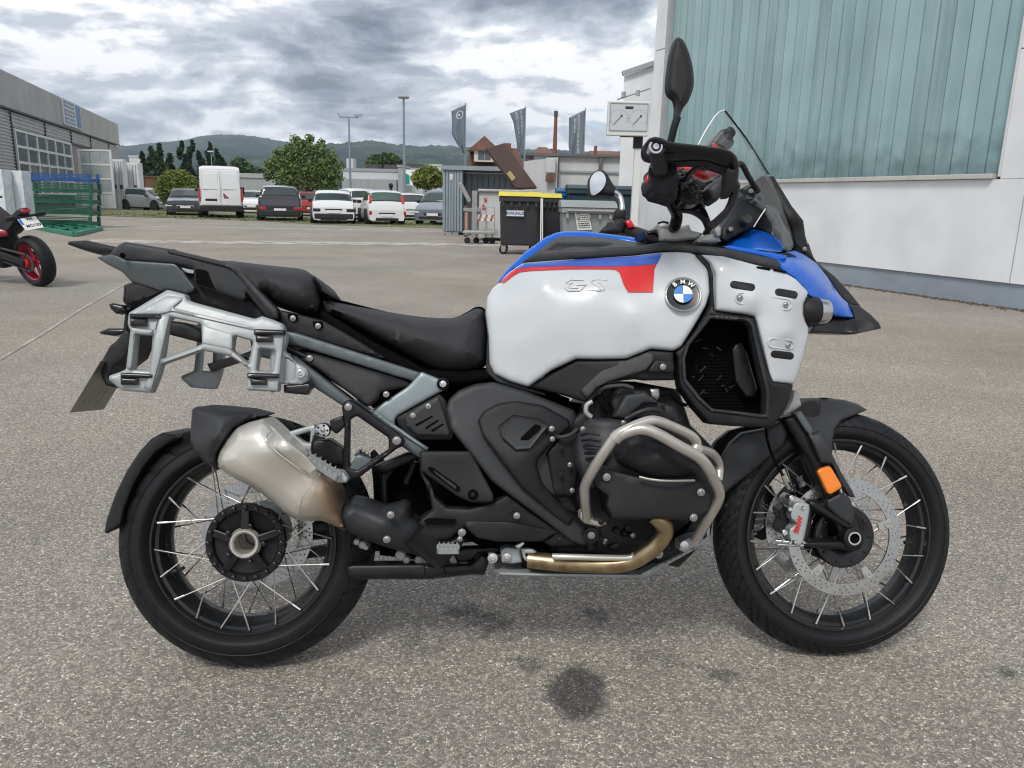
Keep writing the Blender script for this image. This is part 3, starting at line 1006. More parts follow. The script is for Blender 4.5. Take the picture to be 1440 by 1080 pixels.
FM = forest_mat()
hill('hill', [(-260, 216), (60, 209), (165, 206), (185, 205), (205, 203), (235, 200), (262, 197), (280, 192), (300, 190), (330, 189.5), (355, 192), (385, 197), (410, 201), (440, 207), (470, 214), (520, 222), (600, 230), (700, 238)], 3400, 1100, 3.1, FM)
hill('hill', [(340, 225), (400, 208), (440, 204), (475, 203), (500, 200), (520, 198.5), (540, 201), (560, 205), (590, 206.5), (625, 206), (650, 208), (690, 209), (760, 211), (850, 214), (1000, 218), (1300, 224)], 2700, 800, 8.4, FM)

# ------------------------------------------------------------------ air
hz = MB(); hz.box((-6000, -30, -1), (6000, 4400, 420))
hm = bpy.data.materials.new('pale air'); hm.use_nodes = True
hn = hm.node_tree; hn.nodes.clear()
ho_ = nd(hn, 'ShaderNodeOutputMaterial'); pv = nd(hn, 'ShaderNodeVolumePrincipled')
pv.inputs['Density'].default_value = .00017; pv.inputs['Color'].default_value = (.72, .83, .97, 1)
hn.links.new(pv.outputs[0], ho_.inputs['Volume'])
hz.build('haze', hm, kind='stuff')


# ------------------------------------------------------------------ trees
def crown_mb(rr, blobs, n, leaf, flat=.6):
    """leaf faces scattered in the shells of overlapping blobs ((x,y,z,rx,ry,rz) list)"""
    V = []; F = []
    tot = sum(b[3] * b[5] for b in blobs)
    for b in blobs:
        m = int(n * b[3] * b[5] / tot)
        for k in range(m):
            d = Vector((rr.gauss(0, 1), rr.gauss(0, 1), rr.gauss(0, 1))).normalized()
            r = rr.random() ** .42
            w = 1 + .30 * noise.noise(d * 2.4 + Vector((b[0], b[1], b[2])))
            c = Vector((b[0] + d.x * b[3] * r * w, b[1] + d.y * b[4] * r * w, b[2] + d.z * b[5] * r * w))
            a = Vector((rr.gauss(0, 1), rr.gauss(0, 1), rr.gauss(0, flat))).normalized()
            e = a.cross(Vector((rr.gauss(0, 1), rr.gauss(0, 1), rr.gauss(0, 1)))).normalized()
            s = leaf * rr.uniform(.6, 1.3)
            q = len(V)
            V += [tuple(c - a * s), tuple(c + e * s * .55), tuple(c + a * s), tuple(c - e * s * .55)]
            F.append((q, q + 1, q + 2, q + 3))
    return V, F


def tree(name, loc, blobs, n, leaf, leafm, trunk=None, seed=1, limbs=5, **kw):
    rr = random.Random(seed)
    root = empty(name, loc, **kw)
    V, F = crown_mb(rr, blobs, n, leaf)
    link('crown', mesh('crown', V, F), leafm, root)
    if trunk:
        mb = MB(); h, r = trunk
        mb.tube(smoothpath([(0, 0, 0), (.05 * h, 0, h * .35), (0, .04 * h, h * .75), (.03 * h, 0, h)], 3), [r * (1.25 - .085 * i) for i in range(10)], 9)
        for k in range(limbs):
            b = blobs[k % len(blobs)]
            z0 = h * rr.uniform(.45, .95)
            mb.tube([(0, 0, z0), (b[0] * .5, b[1] * .5, (z0 + b[2]) / 2 + .2), (b[0], b[1], b[2] + b[5] * .3)], [r * .5, r * .3, r * .1], 6)
        mb.build('trunk', M['bark'], root, 60)
    return root


Y = 60; x0 = gx(432, Y); sc = Y / 1086.6


def blob(px_, py_, r, ry, Y, cx, q=1.0):
    p = atdist(px_, py_, Y)
    return (p.x - cx, 0, p.z, r * Y / 1086.6, r * Y / 1086.6 * q, ry * Y / 1086.6)


bl = [blob(425, 240, 34, 28, Y, x0), blob(398, 242, 22, 18, Y, x0), blob(455, 240, 20, 20, Y, x0), blob(418, 212, 17, 13, Y, x0), blob(443, 213, 14, 12, Y, x0), blob(428, 204, 9, 8, Y, x0), blob(390, 214, 6, 4, Y, x0), blob(452, 202, 6, 7, Y, x0), blob(478, 233, 6, 6, Y, x0), blob(468, 262, 10, 7, Y, x0), blob(378, 246, 8, 8, Y, x0), blob(400, 222, 18, 14, Y, x0), blob(462, 222, 14, 13, Y, x0), blob(452, 258, 22, 10, Y, x0), blob(408, 262, 22, 8, Y, x0), blob(435, 196, 7, 8, Y, x0), blob(415, 196, 8, 7, Y, x0), blob(385, 232, 14, 10, Y, x0), blob(473, 247, 10, 10, Y, x0)]
tree('broadleaf_tree', (x0, Y, 0), bl, 10500, .115, M['leaf'], (2.6, .22), 5, 9, label='tall leafy tree standing behind the black car and the white estate', cat='tree')
rr = random.Random(11)
# conifers
GC = 'dark conifers at the far edge of the car park'
Yc = 108
for k, (cx, top, wd, lab) in enumerate(((206, 214, 9, 'dark conifer nearest the white container, lower than its neighbour'), (217, 206, 9, 'dark conifer left of the tallest ones, above the red container'), (231, 203, 11, 'wide dark conifer above the left end of the round bush'), (244, 216, 9, 'low dark conifer behind the middle of the round bush'),
                              (262, 199, 7, 'slim dark conifer, left one of the tallest pair behind the anthracite saloon'), (271, 199, 7, 'slim dark conifer, right one of the tallest pair behind the anthracite saloon'), (284, 214, 9, 'low dark conifer just left of the white van roof'), (299, 203, 8, 'dark pointed conifer rising straight above the white van roof'), (308, 211, 7, 'small dark conifer above the right part of the van roof'), (316, 222, 7, 'lowest dark conifer above the right edge of the van roof'))):
    Yk = Yc + rr.uniform(-6, 6)
    x = gx(cx, Yk); topz = zat(cx, top, Yk)
    w = wd * Yk / 1086.6 * 1.05
    b = []
    for j in range(8):
        t = j / 7
        b.append((rr.uniform(-.4, .4), rr.uniform(-.4, .4), 1 + (topz - 1.6) * t, w * (1.25 - 1.0 * t ** .8) * rr.uniform(.85, 1.2), w * (1.25 - .95 * t), topz * .11))
    tree('conifer', (x, Yk, 0), b, 2600, .30, M['leaf_dark'], (topz * .8, .16), 100 + k, 0, label=lab, cat='conifer', group=GC)
# rounded lime bush with a dense clipped outline
Yb = 50; xb = gx(249, Yb)
tree('round_bush', (xb, Yb, 0), [blob(249, 264, 27, 24, Yb, xb, .9), blob(238, 268, 18, 18, Yb, xb, .9), blob(262, 268, 17, 18, Yb, xb, .9), blob(250, 252, 18, 13, Yb, xb, .9)], 15000, .085, M['leaf_lime'], (1.0, .12), 21, 3, label='big round yellow green bush behind the anthracite saloon', cat='bush')
Yb = 62; xb = gx(600, Yb)
tree('willow_bush', (xb, Yb, 0), [blob(602, 250, 20, 15, Yb, xb), blob(590, 252, 10, 12, Yb, xb), blob(614, 252, 10, 12, Yb, xb), blob(604, 240, 12, 5, Yb, xb)], 5500, .16, M['leaf_lime'], (1.6, .1), 22, 3, label='yellow green bush between the green sign and the sheet metal shed', cat='bush')
Yb = 170; xb = gx(540, Yb)
tree('broadleaf_tree', (xb, Yb, 0), [blob(530, 228, 14, 10, Yb, xb), blob(545, 226, 15, 11, Yb, xb), blob(558, 230, 10, 8, Yb, xb), blob(540, 240, 22, 12, Yb, xb)], 3800, .42, M['leaf_far'], (5, .3), 23, 3, label='green tree crown showing above the far industrial hall roof', cat='tree')
Yb = 130
for k, (cx, cy, r, ry, lab) in enumerate(((338, 235, 13, 12, 'green tree right of the van roof behind the long grey hall'), (352, 244, 12, 9, 'lower green tree between the van and the leafy tree'))):
    xb = gx(cx, Yb)
    tree('broadleaf_tree', (xb, Yb + k * 4, 0), [blob(cx, cy, r, ry, Yb, xb), blob(cx + 5, cy + 6, r, ry, Yb, xb), blob(cx - 6, cy + 5, r * .7, ry, Yb, xb)], 2600, .35, M['leaf_far'], (4, .25), 30 + k, 2, label=lab, cat='tree')


# ------------------------------------------------------------------ far buildings
def boxthing(name, x0_, x1_, ytop, Y, depth, wm, rm, label, cat='building', group=None, roofh=.3, bands=None):
    xa, xb_ = gx(x0_, Y), gx(x1_, Y); zt = zat((x0_ + x1_) / 2, ytop, Y)
    root = empty(name, ((xa + xb_) / 2, Y, 0), label=label, cat=cat)
    if group: root['group'] = group
    w = (xb_ - xa) / 2
    mb = MB(); mb.box((-w, 0, 0), (w, depth, zt - roofh)); mb.build('wall', wm, root)
    mb = MB(); mb.box((-w - .15, -.15, zt - roofh + .002), (w + .15, depth + .15, zt)); mb.build('roof', rm, root)
    return root, w, zt


r_, w_, zt_ = boxthing('industrial_hall', 483, 563, 237, 140, 20, M['far_white'], M['far_grey'], 'long low pale industrial hall far behind the white cars, left of the green sign', roofh=.5)
mb = MB(); mb.box((-w_, -.8, 0), (w_ - .5, -.003, zat(520, 252, 140))); mb.build('lower_wall', M['far_grey'], r_)
for k in range(8):
    mb = MB(); x = -w_ + w_ * 2 * (k + .5) / 8; mb.box((x - .06, -.86, 0), (x + .06, -.80, zat(520, 252, 140) - .02)); mb.build('wall_post', M['trim_grey'], r_)
mb = MB(); mb.box((-w_ * .35, 4, zt_), (w_ * .1, 8, zt_ + .9)); mb.box((w_ * .3, 4, zt_), (w_ * .85, 8, zt_ + .9)); mb.build('roof_light', M['dark_metal'], r_)
mb = MB(); mb.box((-w_ * .95, 2, zt_), (-w_ * .72, 5, zt_ + 1.7)); mb.build('roof_box', M['far_white'], r_)
r_, w_, zt_ = boxthing('stair_tower', 560, 568, 232, 138, 8, M['far_grey'], M['trim_grey'], 'narrow grey tower at the right end of the pale industrial hall')
r_, w_, zt_ = boxthing('flat_roofed_hall', 569, 594, 236, 150, 14, M['far_white'], M['trim_grey'], 'low pale building right behind the green sign')
mb = MB(); mb.box((-w_, 2, zt_), (w_ * .8, 6, zt_ + .8)); mb.build('roof_light', M['dark_metal'], r_)
r_, w_, zt_ = boxthing('white_block', 605, 620, 231, 160, 10, M['far_white'], M['far_white'], 'white block building above the yellow green bush by the shed')
for k in range(3):
    mb = MB(); mb.box((-w_ * .8 + k * w_ * .6, -.05, zt_ - 2.2), (-w_ * .5 + k * w_ * .6, -.002, zt_ - 1.2)); mb.build('window', M['win_dark'], r_)
r_, w_, zt_ = boxthing('grey_hall', 322, 405, 244, 95, 16, M['far_grey'], M['trim_grey'], 'long grey flat roofed hall between the white van and the black car', roofh=.5)
r_, w_, zt_ = boxthing('pale_house', 352, 372, 236, 175, 10, M['far_white'], M['far_white'], 'pale gabled building far beyond the grey hall')
r_, w_, zt_ = boxthing('pale_block', 186, 205, 219, 190, 14, M['far_white'], M['far_white'], 'pale far block above the white container beside the conifers')
r_, w_, zt_ = boxthing('shipping_container', 205, 222, 248, 92, 2.4, M['rust'], M['rust'], 'far off red brown shipping container left of the round bush', 'container', roofh=.1)
for k in range(9):
    mb = MB(); x = -w_ + w_ * 2 * (k + .5) / 9; mb.box((x - .03, -.03, .1), (x + .03, -.002, zt_ - .12)); mb.build('rib', M['rust'], r_)
# green sign
Ys = 75
sx0, sx1 = gx(568, Ys), gx(585, Ys)
sg = empty('company_sign', ((sx0 + sx1) / 2, Ys, 0), label='white sign panel with two slanting green blocks behind the parked cars', cat='sign')
zt, zb = zat(577, 238.5, Ys), zat(577, 260.5, Ys)
hw = (sx1 - sx0) / 2
mb = MB(); mb.box((-hw, 0, zb), (hw, .12, zt)); mb.build('panel', M['white_plain'], sg)
for s, pts in ((0, [(-.75, -.04, .78), (-.75, -.04, .06), (-.05, -.04, .06), (-.05, -.04, .62)]), (1, [(.08, -.04, .55), (.08, -.04, .30), (.88, -.04, .62), (.88, -.04, .90)])):
    mb = MB(); V = [(a * hw, b, zb + (zt - zb) * c) for a, b, c in pts]; V += [(a, -.003, c) for a, b, c in V]
    mb.add(V, [(0, 1, 2, 3), (7, 6, 5, 4), (0, 4, 5, 1), (1, 5, 6, 2), (2, 6, 7, 3), (3, 7, 4, 0)]); mb.build('sign_block', M['logo_green'], sg)
mb = MB(); mb.box((-hw * .8, .02, 0), (-hw * .7, .1, zb)); mb.box((hw * .7, .02, 0), (hw * .8, .1, zb)); mb.build('sign_posts', M['pole'], sg)


# lamp posts
def pole(name, bx, topx, topy, Y, r, label, cat, by=285):
    a = atdist(bx, by, Y); b = atdist(topx, topy, Y)
    root = empty(name, (b.x, Y, 0), label=label, cat=cat)
    mb = MB(); mb.tube([(0, 0, 0), (0, 0, b.z)], [r, r * .6], 10); mb.build('pole', M['pole'], root, 60)
    return root, b.z


lp, z = pole('lamp_post', 494, 490.5, 165, 60, .10, 'slim lamp post with two floodlights on a crossbar', 'lamp post')
mb = MB(); mb.box((-.72, -.05, z - .05), (.72, .05, z + .05)); mb.build('crossbar', M['pole'], lp)
for s in (-1, 1):
    mb = MB(); mb.box((s * .6 - .14, -.14, z + .10), (s * .6 + .26 * (1 if s > 0 else -1) + .1, .2, z + .28)); mb.bar((s * .6, 0, z), (s * .6, 0, z + .12), .05); mb.build('floodlight', M['trim_grey'], lp, bevel=.02)
lp, z = pole('lamp_post', 569, 567.5, 137, 58, .12, 'tallest lamp post with a flat round head', 'lamp post')
mb = MB(); mb.lathe([(0, .05), (.02, .36), (.12, .42), (.22, .36), (.26, .05)], Matrix.Translation((0, 0, z - .1)) @ Matrix.Rotation(pi / 2, 4, 'X'), 24); mb.build('lamp_head', M['trim_grey'], lp, 40)
lp, z = pole('street_lamp', 297, 296.6, 214, 90, .07, 'small street lamp rising behind the white van roof', 'street lamp')
mb = MB(); mb.box((-.35, -.15, z), (.3, .15, z + .14)); mb.build('lamp_head', M['far_white'], lp, bevel=.03)


# flags
def flag(poleX, poleTop, out, Y, label, text):
    b = atdist(poleX, poleTop, Y)
    root = empty('flag', (b.x, Y, 0), label=label, cat='flag', group='grey advertising flags on poles')
    mb = MB(); mb.tube([(0, 0, 0), (0, 0, b.z)], [.05, .03], 10); mb.build('flagpole', M['pole'], root, 60)
    P = []
    for (x, y) in out:
        p = atdist(x, y, Y); P.append((p.x - b.x, p.z))
    # cloth: grid between the pole side and the free edge, waved in depth
    left = np.array(P); zs = left[:, 1]
    n = 22; mcols = 8
    zt_, zl = left[0][1], left[-1][1]
    V = []; F = []
    topR = left_top_pole = zt_ + (b.z - zt_) * .82
    for i in range(n + 1):
        t = i / n
        q = t * (len(P) - 1); k = min(int(q), len(P) - 2); f = q - k
        lx = P[k][0] * (1 - f) + P[k + 1][0] * f; lz = P[k][1] * (1 - f) + P[k + 1][1] * f
        rz = topR + (zl - topR) * t
        for j in range(mcols + 1):
            s = j / mcols
            V.append((lx * (1 - s) - .0 * s, .16 * sin(s * 9 + t * 5) * (1 - s) * (.5 + t) + .03, lz * (1 - s) + rz * s))
    for i in range(n):
        for j in range(mcols):
            a = i * (mcols + 1) + j
            F.append((a, a + mcols + 1, a + mcols + 2, a + 1))
    me = mesh('cloth', V, F); o = link('cloth', me, M['flag'], root, 70)
    sd_ = o.modifiers.new('thick', 'SOLIDIFY'); sd_.thickness = .006
    def at(s, t, off=-.012):
        i = t * n; j = (1 - s) * mcols; i0 = min(int(i), n - 1); j0 = min(int(j), mcols - 1); fi, fj = i - i0, j - j0
        g = lambda a, c: Vector(V[a * (mcols + 1) + c])
        p = g(i0, j0) * (1 - fi) * (1 - fj) + g(i0 + 1, j0) * fi * (1 - fj) + g(i0, j0 + 1) * (1 - fi) * fj + g(i0 + 1, j0 + 1) * fi * fj
        return p + Vector((0, off, 0))
    pr = MB()
    if text == 'logo':
        for k in range(40):
            a0, a1 = 2 * pi * k / 40, 2 * pi * (k + 1) / 40
            for r0, r1 in ((.20, .25),):
                Q = [(.42 + r0 * cos(a0), .17 + r0 * .36 * sin(a0)), (.42 + r1 * cos(a0), .17 + r1 * .36 * sin(a0)), (.42 + r1 * cos(a1), .17 + r1 * .36 * sin(a1)), (.42 + r0 * cos(a1), .17 + r0 * .36 * sin(a1))]
                pr.add([at(*q) for q in Q], [(0, 1, 2, 3)])
        pr.add([at(.47, .15), at(.58, .12), at(.50, .19), at(.48, .21), at(.42, .19), at(.36, .15), at(.44, .155)], [(0, 1, 2, 3, 4, 5, 6)])
    else:
        rr = random.Random(len(label))
        for col, t0, t1, wd in text:
            t = t0
            while t < t1:
                h = rr.uniform(.015, .03)
                k = rr.random()
                for (a, c) in ((0, 1), (.0, .25), (.75, 1)):
                    if (a, c) != (0, 1) and k < .4: continue
                    s0, s1 = col - wd / 2 + wd * a, col - wd / 2 + wd * c
                    hh = h * .35 if (a, c) == (0, 1) else h
                    pr.add([at(s0, t), at(s1, t), at(s1, t + hh), at(s0, t + hh)], [(0, 1, 2, 3)])
                t += h + .012
    pr.build('flag_lettering', M['flag_print'], root, kind='stuff')
    return root


flag(654.8, 144.5, [(634.5, 156), (635.5, 170), (635, 188), (643, 203), (652, 216)], 46, 'leftmost grey flag, with a white ring emblem, above the sheet metal shed', 'logo')
flag(739.2, 149, [(716.5, 159), (722, 172), (725, 190), (728, 212), (733, 222)], 46, 'middle grey flag with rows of white lettering, beside the open brown lid', [(.30, .04, .5, .14), (.62, .04, .9, .14)])
flag(823.5, 151.5, [(800, 165.5), (800.5, 185), (799.5, 205), (801, 222)], 46, 'rightmost grey flag, with one bright column of white lettering, above the big grey container', [(.40, .04, .98, .13), (.62, .1, .38, .12)])


# houses
def house(x0_, x1_, yr, ye, Y, depth, rm, label, hip=0, dormer=None):
    xa, xb_ = gx(x0_, Y), gx(x1_, Y); w = (xb_ - xa) / 2
    zr, ze = zat((x0_ + x1_) / 2, yr, Y), zat((x0_ + x1_) / 2, ye, Y)
    root = empty('house', ((xa + xb_) / 2, Y, 0), label=label, cat='house')
    mb = MB(); mb.box((-w + .3, .3, 0), (w - .3, depth - .3, ze)); mb.build('wall', M['house_wall'], root)
    mb = MB(); h = hip * w
    V = [(-w, 0, ze - .15), (w, 0, ze - .15), (w, depth, ze - .15), (-w, depth, ze - .15), (-w + h, depth / 2, zr), (w - h, depth / 2, zr)]
    mb.add(V, [(0, 1, 5, 4), (2, 3, 4, 5), (1, 2, 5), (3, 0, 4), (3, 2, 1, 0)]); mb.build('roof', rm, root)
    if dormer:
        dx, dz, dw, dh = dormer
        xd = gx(dx, Y) - (xa + xb_) / 2; zd = zat(dx, dz, Y)
        mb = MB(); mb.box((xd - dw / 2, .6, zd), (xd + dw / 2, depth / 2, zd + dh)); d = mb.build('dormer', M['house_wall'], root)
        mb = MB(); V = [(xd - dw * .8, .3, zd + dh * .75), (xd, .3, zd + dh * 1.75), (xd + dw * .8, .3, zd + dh * .75), (xd - dw * .8, depth / 2, zd + dh * .75), (xd, depth / 2, zd + dh * 1.75), (xd + dw * .8, depth / 2, zd + dh * .75)]
        mb.add(V, [(0, 2, 1), (3, 4, 5), (0, 1, 4, 3), (1, 2, 5, 4), (0, 3, 5, 2)]); mb.build('dormer_roof', M['roof_red2'], d)
        mb = MB(); mb.box((xd - dw * .3, .55, zd + .2), (xd - .03, .597, zd + dh * .85)); mb.box((xd + .03, .55, zd + .2), (xd + dw * .3, .597, zd + dh * .85)); mb.build('window', M['win_dark'], d)
    return root, w, ze, zr


r_, w_, ze, zr = house(654, 735, 203, 245, 85, 11, M['roof_red'], 'house with steep dark red roof and a gabled dormer above the sheet metal shed', hip=.05, dormer=(680, 227, 2.2, 1.5))
mb = MB(); mb.box((w_ * .32, 5, zr - .3), (w_ * .32 + .7, 5.7, zr + .5)); mb.build('chimney', M['brick_red'], r_)
mb = MB(); mb.box((-w_ * .99, .12, 0), (-w_ * .90, .295, ze - .2)); mb.build('corner_post', M['frame_white'], r_)
house(738, 788, 202, 224, 95, 12, M['roof_red2'], 'house with broad orange brown hipped roof between the middle flag and the chimney', hip=.75)
r_, w_, ze, zr = house(828, 880, 208, 222, 100, 12, M['roof_red2'], 'low orange red roof just right of the rightmost flag', hip=.2)
mb = MB(); mb.box((-w_ * .75, 1, ze), (-w_ * .62, 2, zr + .3)); mb.build('chimney', M['brick_red'], r_)
ck = atdist(782, 156, 110)
co_ = empty('chimney_stack', (ck.x, 110, 0), label='tall thin red brick chimney left of the rightmost flag', cat='chimney')
mb = MB(); mb.tube([(0, 0, 0), (0, 0, ck.z - .8)], [.42, .22], 16); mb.build('shaft', M['brick_red'], co_, 60)
mb = MB(); mb.tube([(0, 0, ck.z - .8), (0, 0, ck.z)], [.26, .26], 16); mb.build('crown', M['dark_metal'], co_, 40)


# ------------------------------------------------------------------ walls placed on their own ground lines
class Wall:
    def __init__(s, A, B):
        s.A = A.copy(); s.e = (B - A).normalized(); s.n = Vector((-s.e.y, s.e.x, 0))     # n: to the left of e
        s.ang = math.atan2(s.e.y, s.e.x)

    def sz(s, x, y, back=0.0):
        p = onplane(x, y, s.A + s.n * back, s.n)
        return ((p - s.A).dot(s.e), p.z)


# ---- right hand workshop building: local x along the facade towards the camera, local +y = outwards or inwards by sign
RW = Wall(G(903, 359.4), G(1440, 437))
RB = empty('workshop_building', RW.A, RW.ang, label='white workshop building with a tall green glass wall behind the motorcycle', cat='building')
inn = 1 if RW.n.y > 0 else -1          # direction of the inside along local y
s0, z0 = RW.sz(1404, 245); sA, zA = RW.sz(928, 261); s2, zt = RW.sz(1441, 56)
zs = z0                                   # sill height
ztop = 5.6
sR = s0
SL = 24.0
H = 7.6
th = .35
mb = MB()
mb.box((0, 0, .31), (sR + SL, inn * th, zs - .05) if inn > 0 else (sR + SL, 0, zs - .05))
mb = MB()


def bx(m_, x0_, x1_, y0_, y1_, z0_, z1_):
    a, b = sorted((y0_ * inn, y1_ * inn))
    m_.box((x0_, a, z0_), (x1_, b, z1_))


mb = MB(); bx(mb, 0, sR + SL, 0, 14, .31, zs - .06); mb.build('lower_wall', M['wall_white'], RB)
# wall field left and right of the glass: panels with open joints
for (xa, xb_, za, zb) in ((sR + .03, sR + 3.4, zs - .057, zs + 1.45), (sR + .03, sR + 3.4, zs + 1.465, zs + 3.0), (sR + 3.415, sR + 9, zs - .057, zs + 1.45), (sR + 3.415, sR + 9, zs + 1.465, zs + 3.0), (sR + .03, sR + 9, zs + 3.015, H), (sR + 9.015, sR + SL, zs - .057, H)):
    mb = MB(); bx(mb, xa, xb_, 0, .3, za, zb); mb.build('wall_panel', M['wall_white'], RB, bevel=.006)
for (za, zb) in ((zs - .057, 2.5), (2.515, 4.4), (4.415, H)):
    mb = MB(); bx(mb, 0, sA - .12, 0, .3, za, zb); mb.build('wall_panel', M['wall_white'], RB, bevel=.006)
mb = MB(); bx(mb, .02, sR + SL, .32, 14, .31, H - .01); mb.build('inner_wall', M['wall_white'], RB)
mb = MB(); bx(mb, sA - .12, sR + .03, 0, .3, ztop + .06, H); mb.build('upper_wall', M['wall_white'], RB)
mb = MB(); bx(mb, -.15, sR + SL + .1, -.12, 14.2, H + .003, H + .25); mb.build('parapet', M['trim_grey'], RB)
mb = MB(); bx(mb, -.02, sR + SL, .03, 14, -.1, .307); mb.build('plinth', M['plinth'], RB)
# joint in the lower wall
sj, zj = RW.sz(1420, 395); sj2, zj2 = RW.sz(1438, 260)
mb = MB(); bx(mb, sj - .006, sj + .006, -.002, .001, .32, zs); mb.build('wall_joint', M['trim_grey'], RB)
# glass channels
gn = int(round((sR - sA) / .262)); gw = (sR - sA) / gn
rr = random.Random(8)
chm = []
for k in range(4):
    f = 1 + .10 * (k - 1.5)
    chm.append(streaky('green channel glass', (.245 * f, .38 * f, .395 * f), .30, (5, 5, .35), .6, (.40, .53, .53), spec=.6, lo=.42, hi=.72))


def algae(mt, zlo):
    nt, L, b = nodes_of(mt)
    src = b.inputs['Base Color'].links[0].from_socket
    tc = nd(nt, 'ShaderNodeTexCoord'); sep = nd(nt, 'ShaderNodeSeparateXYZ'); L(tc.outputs['Object'], sep.inputs[0])
    n = nd(nt, 'ShaderNodeTexNoise'); n.inputs['Scale'].default_value = 3.5; n.inputs['Detail'].default_value = 7; L(tc.outputs['Object'], n.inputs['Vector'])
    m_ = nd(nt, 'ShaderNodeMath', operation='MULTIPLY_ADD'); m_.inputs[1].default_value = -1.3; L(n.outputs[0], m_.inputs[0]); L(sep.outputs[2], m_.inputs[2])
    mr = nd(nt, 'ShaderNodeMapRange', interpolation_type='SMOOTHSTEP'); mr.inputs[1].default_value = zlo - .75; mr.inputs[2].default_value = zlo + .12; mr.inputs[3].default_value = .85; mr.inputs[4].default_value = 0
    L(m_.outputs[0], mr.inputs[0])
    x = nd(nt, 'ShaderNodeMix', data_type='RGBA'); L(mr.outputs[0], x.inputs[0]); L(src, x.inputs[6]); x.inputs[7].default_value = (.12, .19, .195, 1)
    L(x.outputs[2], b.inputs['Base Color'])


for c_ in chm: algae(c_, zs)
for k in range(gn):
    x = sA + gw * k
    mb = MB()
    y0_ = .075 + rr.uniform(-.004, .004)
    a = [(x + .004, y0_ + .05), (x + .010, y0_), (x + gw - .010, y0_ + rr.uniform(0, .006)), (x + gw - .004, y0_ + .05)]
    V = [(p[0], p[1] * inn, z) for z in (zs + .012, ztop + .03) for p in a]
    F = [(0, 1, 5, 4), (1, 2, 6, 5), (2, 3, 7, 6), (0, 3, 2, 1), (4, 5, 6, 7), (3, 0, 4, 7)]
    if inn < 0: F = [tuple(reversed(f)) for f in F]
    mb.add(V, F)
    o = mb.build('glass_channel', chm[rr.randrange(4)], RB)
    # fine cast ribs in the nearest channels catch the light
mb = MB(); bx(mb, sA, sR, .14, .16, zs, ztop); mb.build('glass_back', M['bin_lid_dark'], RB)
mb = MB(); bx(mb, sA - .12, sA - .003, -.02, .14, zs - .03, ztop + .06); mb.build('window_frame', M['trim_grey'], RB)
mb = MB(); bx(mb, sR + .001, sR + .028, -.01, .14, zs - .03, ztop + .06); mb.build('window_frame', M['frame_white'], RB)
mb = MB(); bx(mb, sA, sR, -.01, .14, ztop + .031, ztop + .058); mb.build('window_frame', M['frame_white'], RB)
mb = MB(); bx(mb, sA - .1, sR - .05, -.06, .07, zs - .055, zs + .008); mb.build('window_sill', M['sill'], RB, bevel=.008)
# dirt strip along the foot of the wall
n_ = 60
mb = MB()
rr = random.Random(6)
for k in range(1500):
    x = rr.uniform(3, sR + 3); y = -abs(rr.gauss(0, .09)) + .02
    p = RW.A + RW.e * x + RW.n * (y * inn); s = rr.uniform(.006, .03); h = rr.uniform(.004, .02)
    mb.add([(p.x - s, p.y, 0), (p.x + s, p.y - s * .4, 0), (p.x + s * .3, p.y + s, 0), (p.x, p.y, h)], [(0, 1, 3), (1, 2, 3), (2, 0, 3)])
mb.build('wall_foot_debris', M['bark'], kind='stuff', label='dark moss and grit gathered along the foot of the white wall', cat='debris')
# annex set back behind the corner, downpipe
Ya = 19
an = empty('annex_building', (gx(887, Ya), Ya, 0), label='low white annex with sloping grey roof edge beyond the gauge box', cat='building')
xl, xr = gx(869, Ya) - gx(887, Ya), gx(925, Ya) - gx(887, Ya)
zl, zr_ = zat(870, 107, Ya), zat(902, 95, Ya)
sl_ = (zr_ - zl) / (gx(902, Ya) - gx(870, Ya))
mb = MB(); dv = Vector((xl + gx(887, Ya), Ya, 0)).normalized() * 4; V = [(xl, 0, 0), (xr, 0, 0), (xr + dv.x, dv.y, 0), (xl + dv.x, dv.y, 0), (xl, 0, zl), (xr, 0, zl + sl_ * (xr - xl)), (xr + dv.x, dv.y, zl + sl_ * (xr - xl)), (xl + dv.x, dv.y, zl)]
mb.add(V, [(0, 3, 2, 1), (4, 5, 6, 7), (0, 1, 5, 4), (1, 2, 6, 5), (2, 3, 7, 6), (3, 0, 4, 7)]); mb.build('wall', M['wall_white'], an)
mb = MB(); mb.bar((xl - .05, -.03, zl + .05), (xr, -.03, zl + .05 + sl_ * (xr - xl)), .14, .10); mb.build('roof_edge', M['trim_grey'], an)
mb = MB(); a = atdist(868, 140, Ya - .3); b = atdist(915, 124, Ya - .3); o_ = Vector((gx(887, Ya), Ya, 0))
mb.tube([a - o_, b - o_], .02, 6); mb.build('conduit', M['trim_grey'], an)
for q in ((877, 133), (897, 131)):
    p = atdist(q[0], q[1], Ya - .35) - o_; mb = MB(); mb.tube([p + Vector((0, 0, -.06)), p + Vector((0, 0, .06))], .05, 10); mb.build('wall_lamp', M['trim_grey'], an, 50)
Yp = 15.8
a = atdist(897.5, 206, Yp); pst = empty('downpipe', (a.x, Yp, 0), label='white square post at the corner of the workshop carrying the gauge box', cat='post')
mb = MB(); mb.box((-.07, -.07, 0), (.07, .07, a.z)); mb.build('post', M['frame_white'], pst, bevel=.008)
mb = MB(); mb.box((-.10, -.09, a.z - .04), (.07, .05, a.z + .28)); mb.bar((-.08, 0, a.z + .22), (-.36, 0, a.z + .22), .10); mb.build('bracket', M['plastic'], pst)
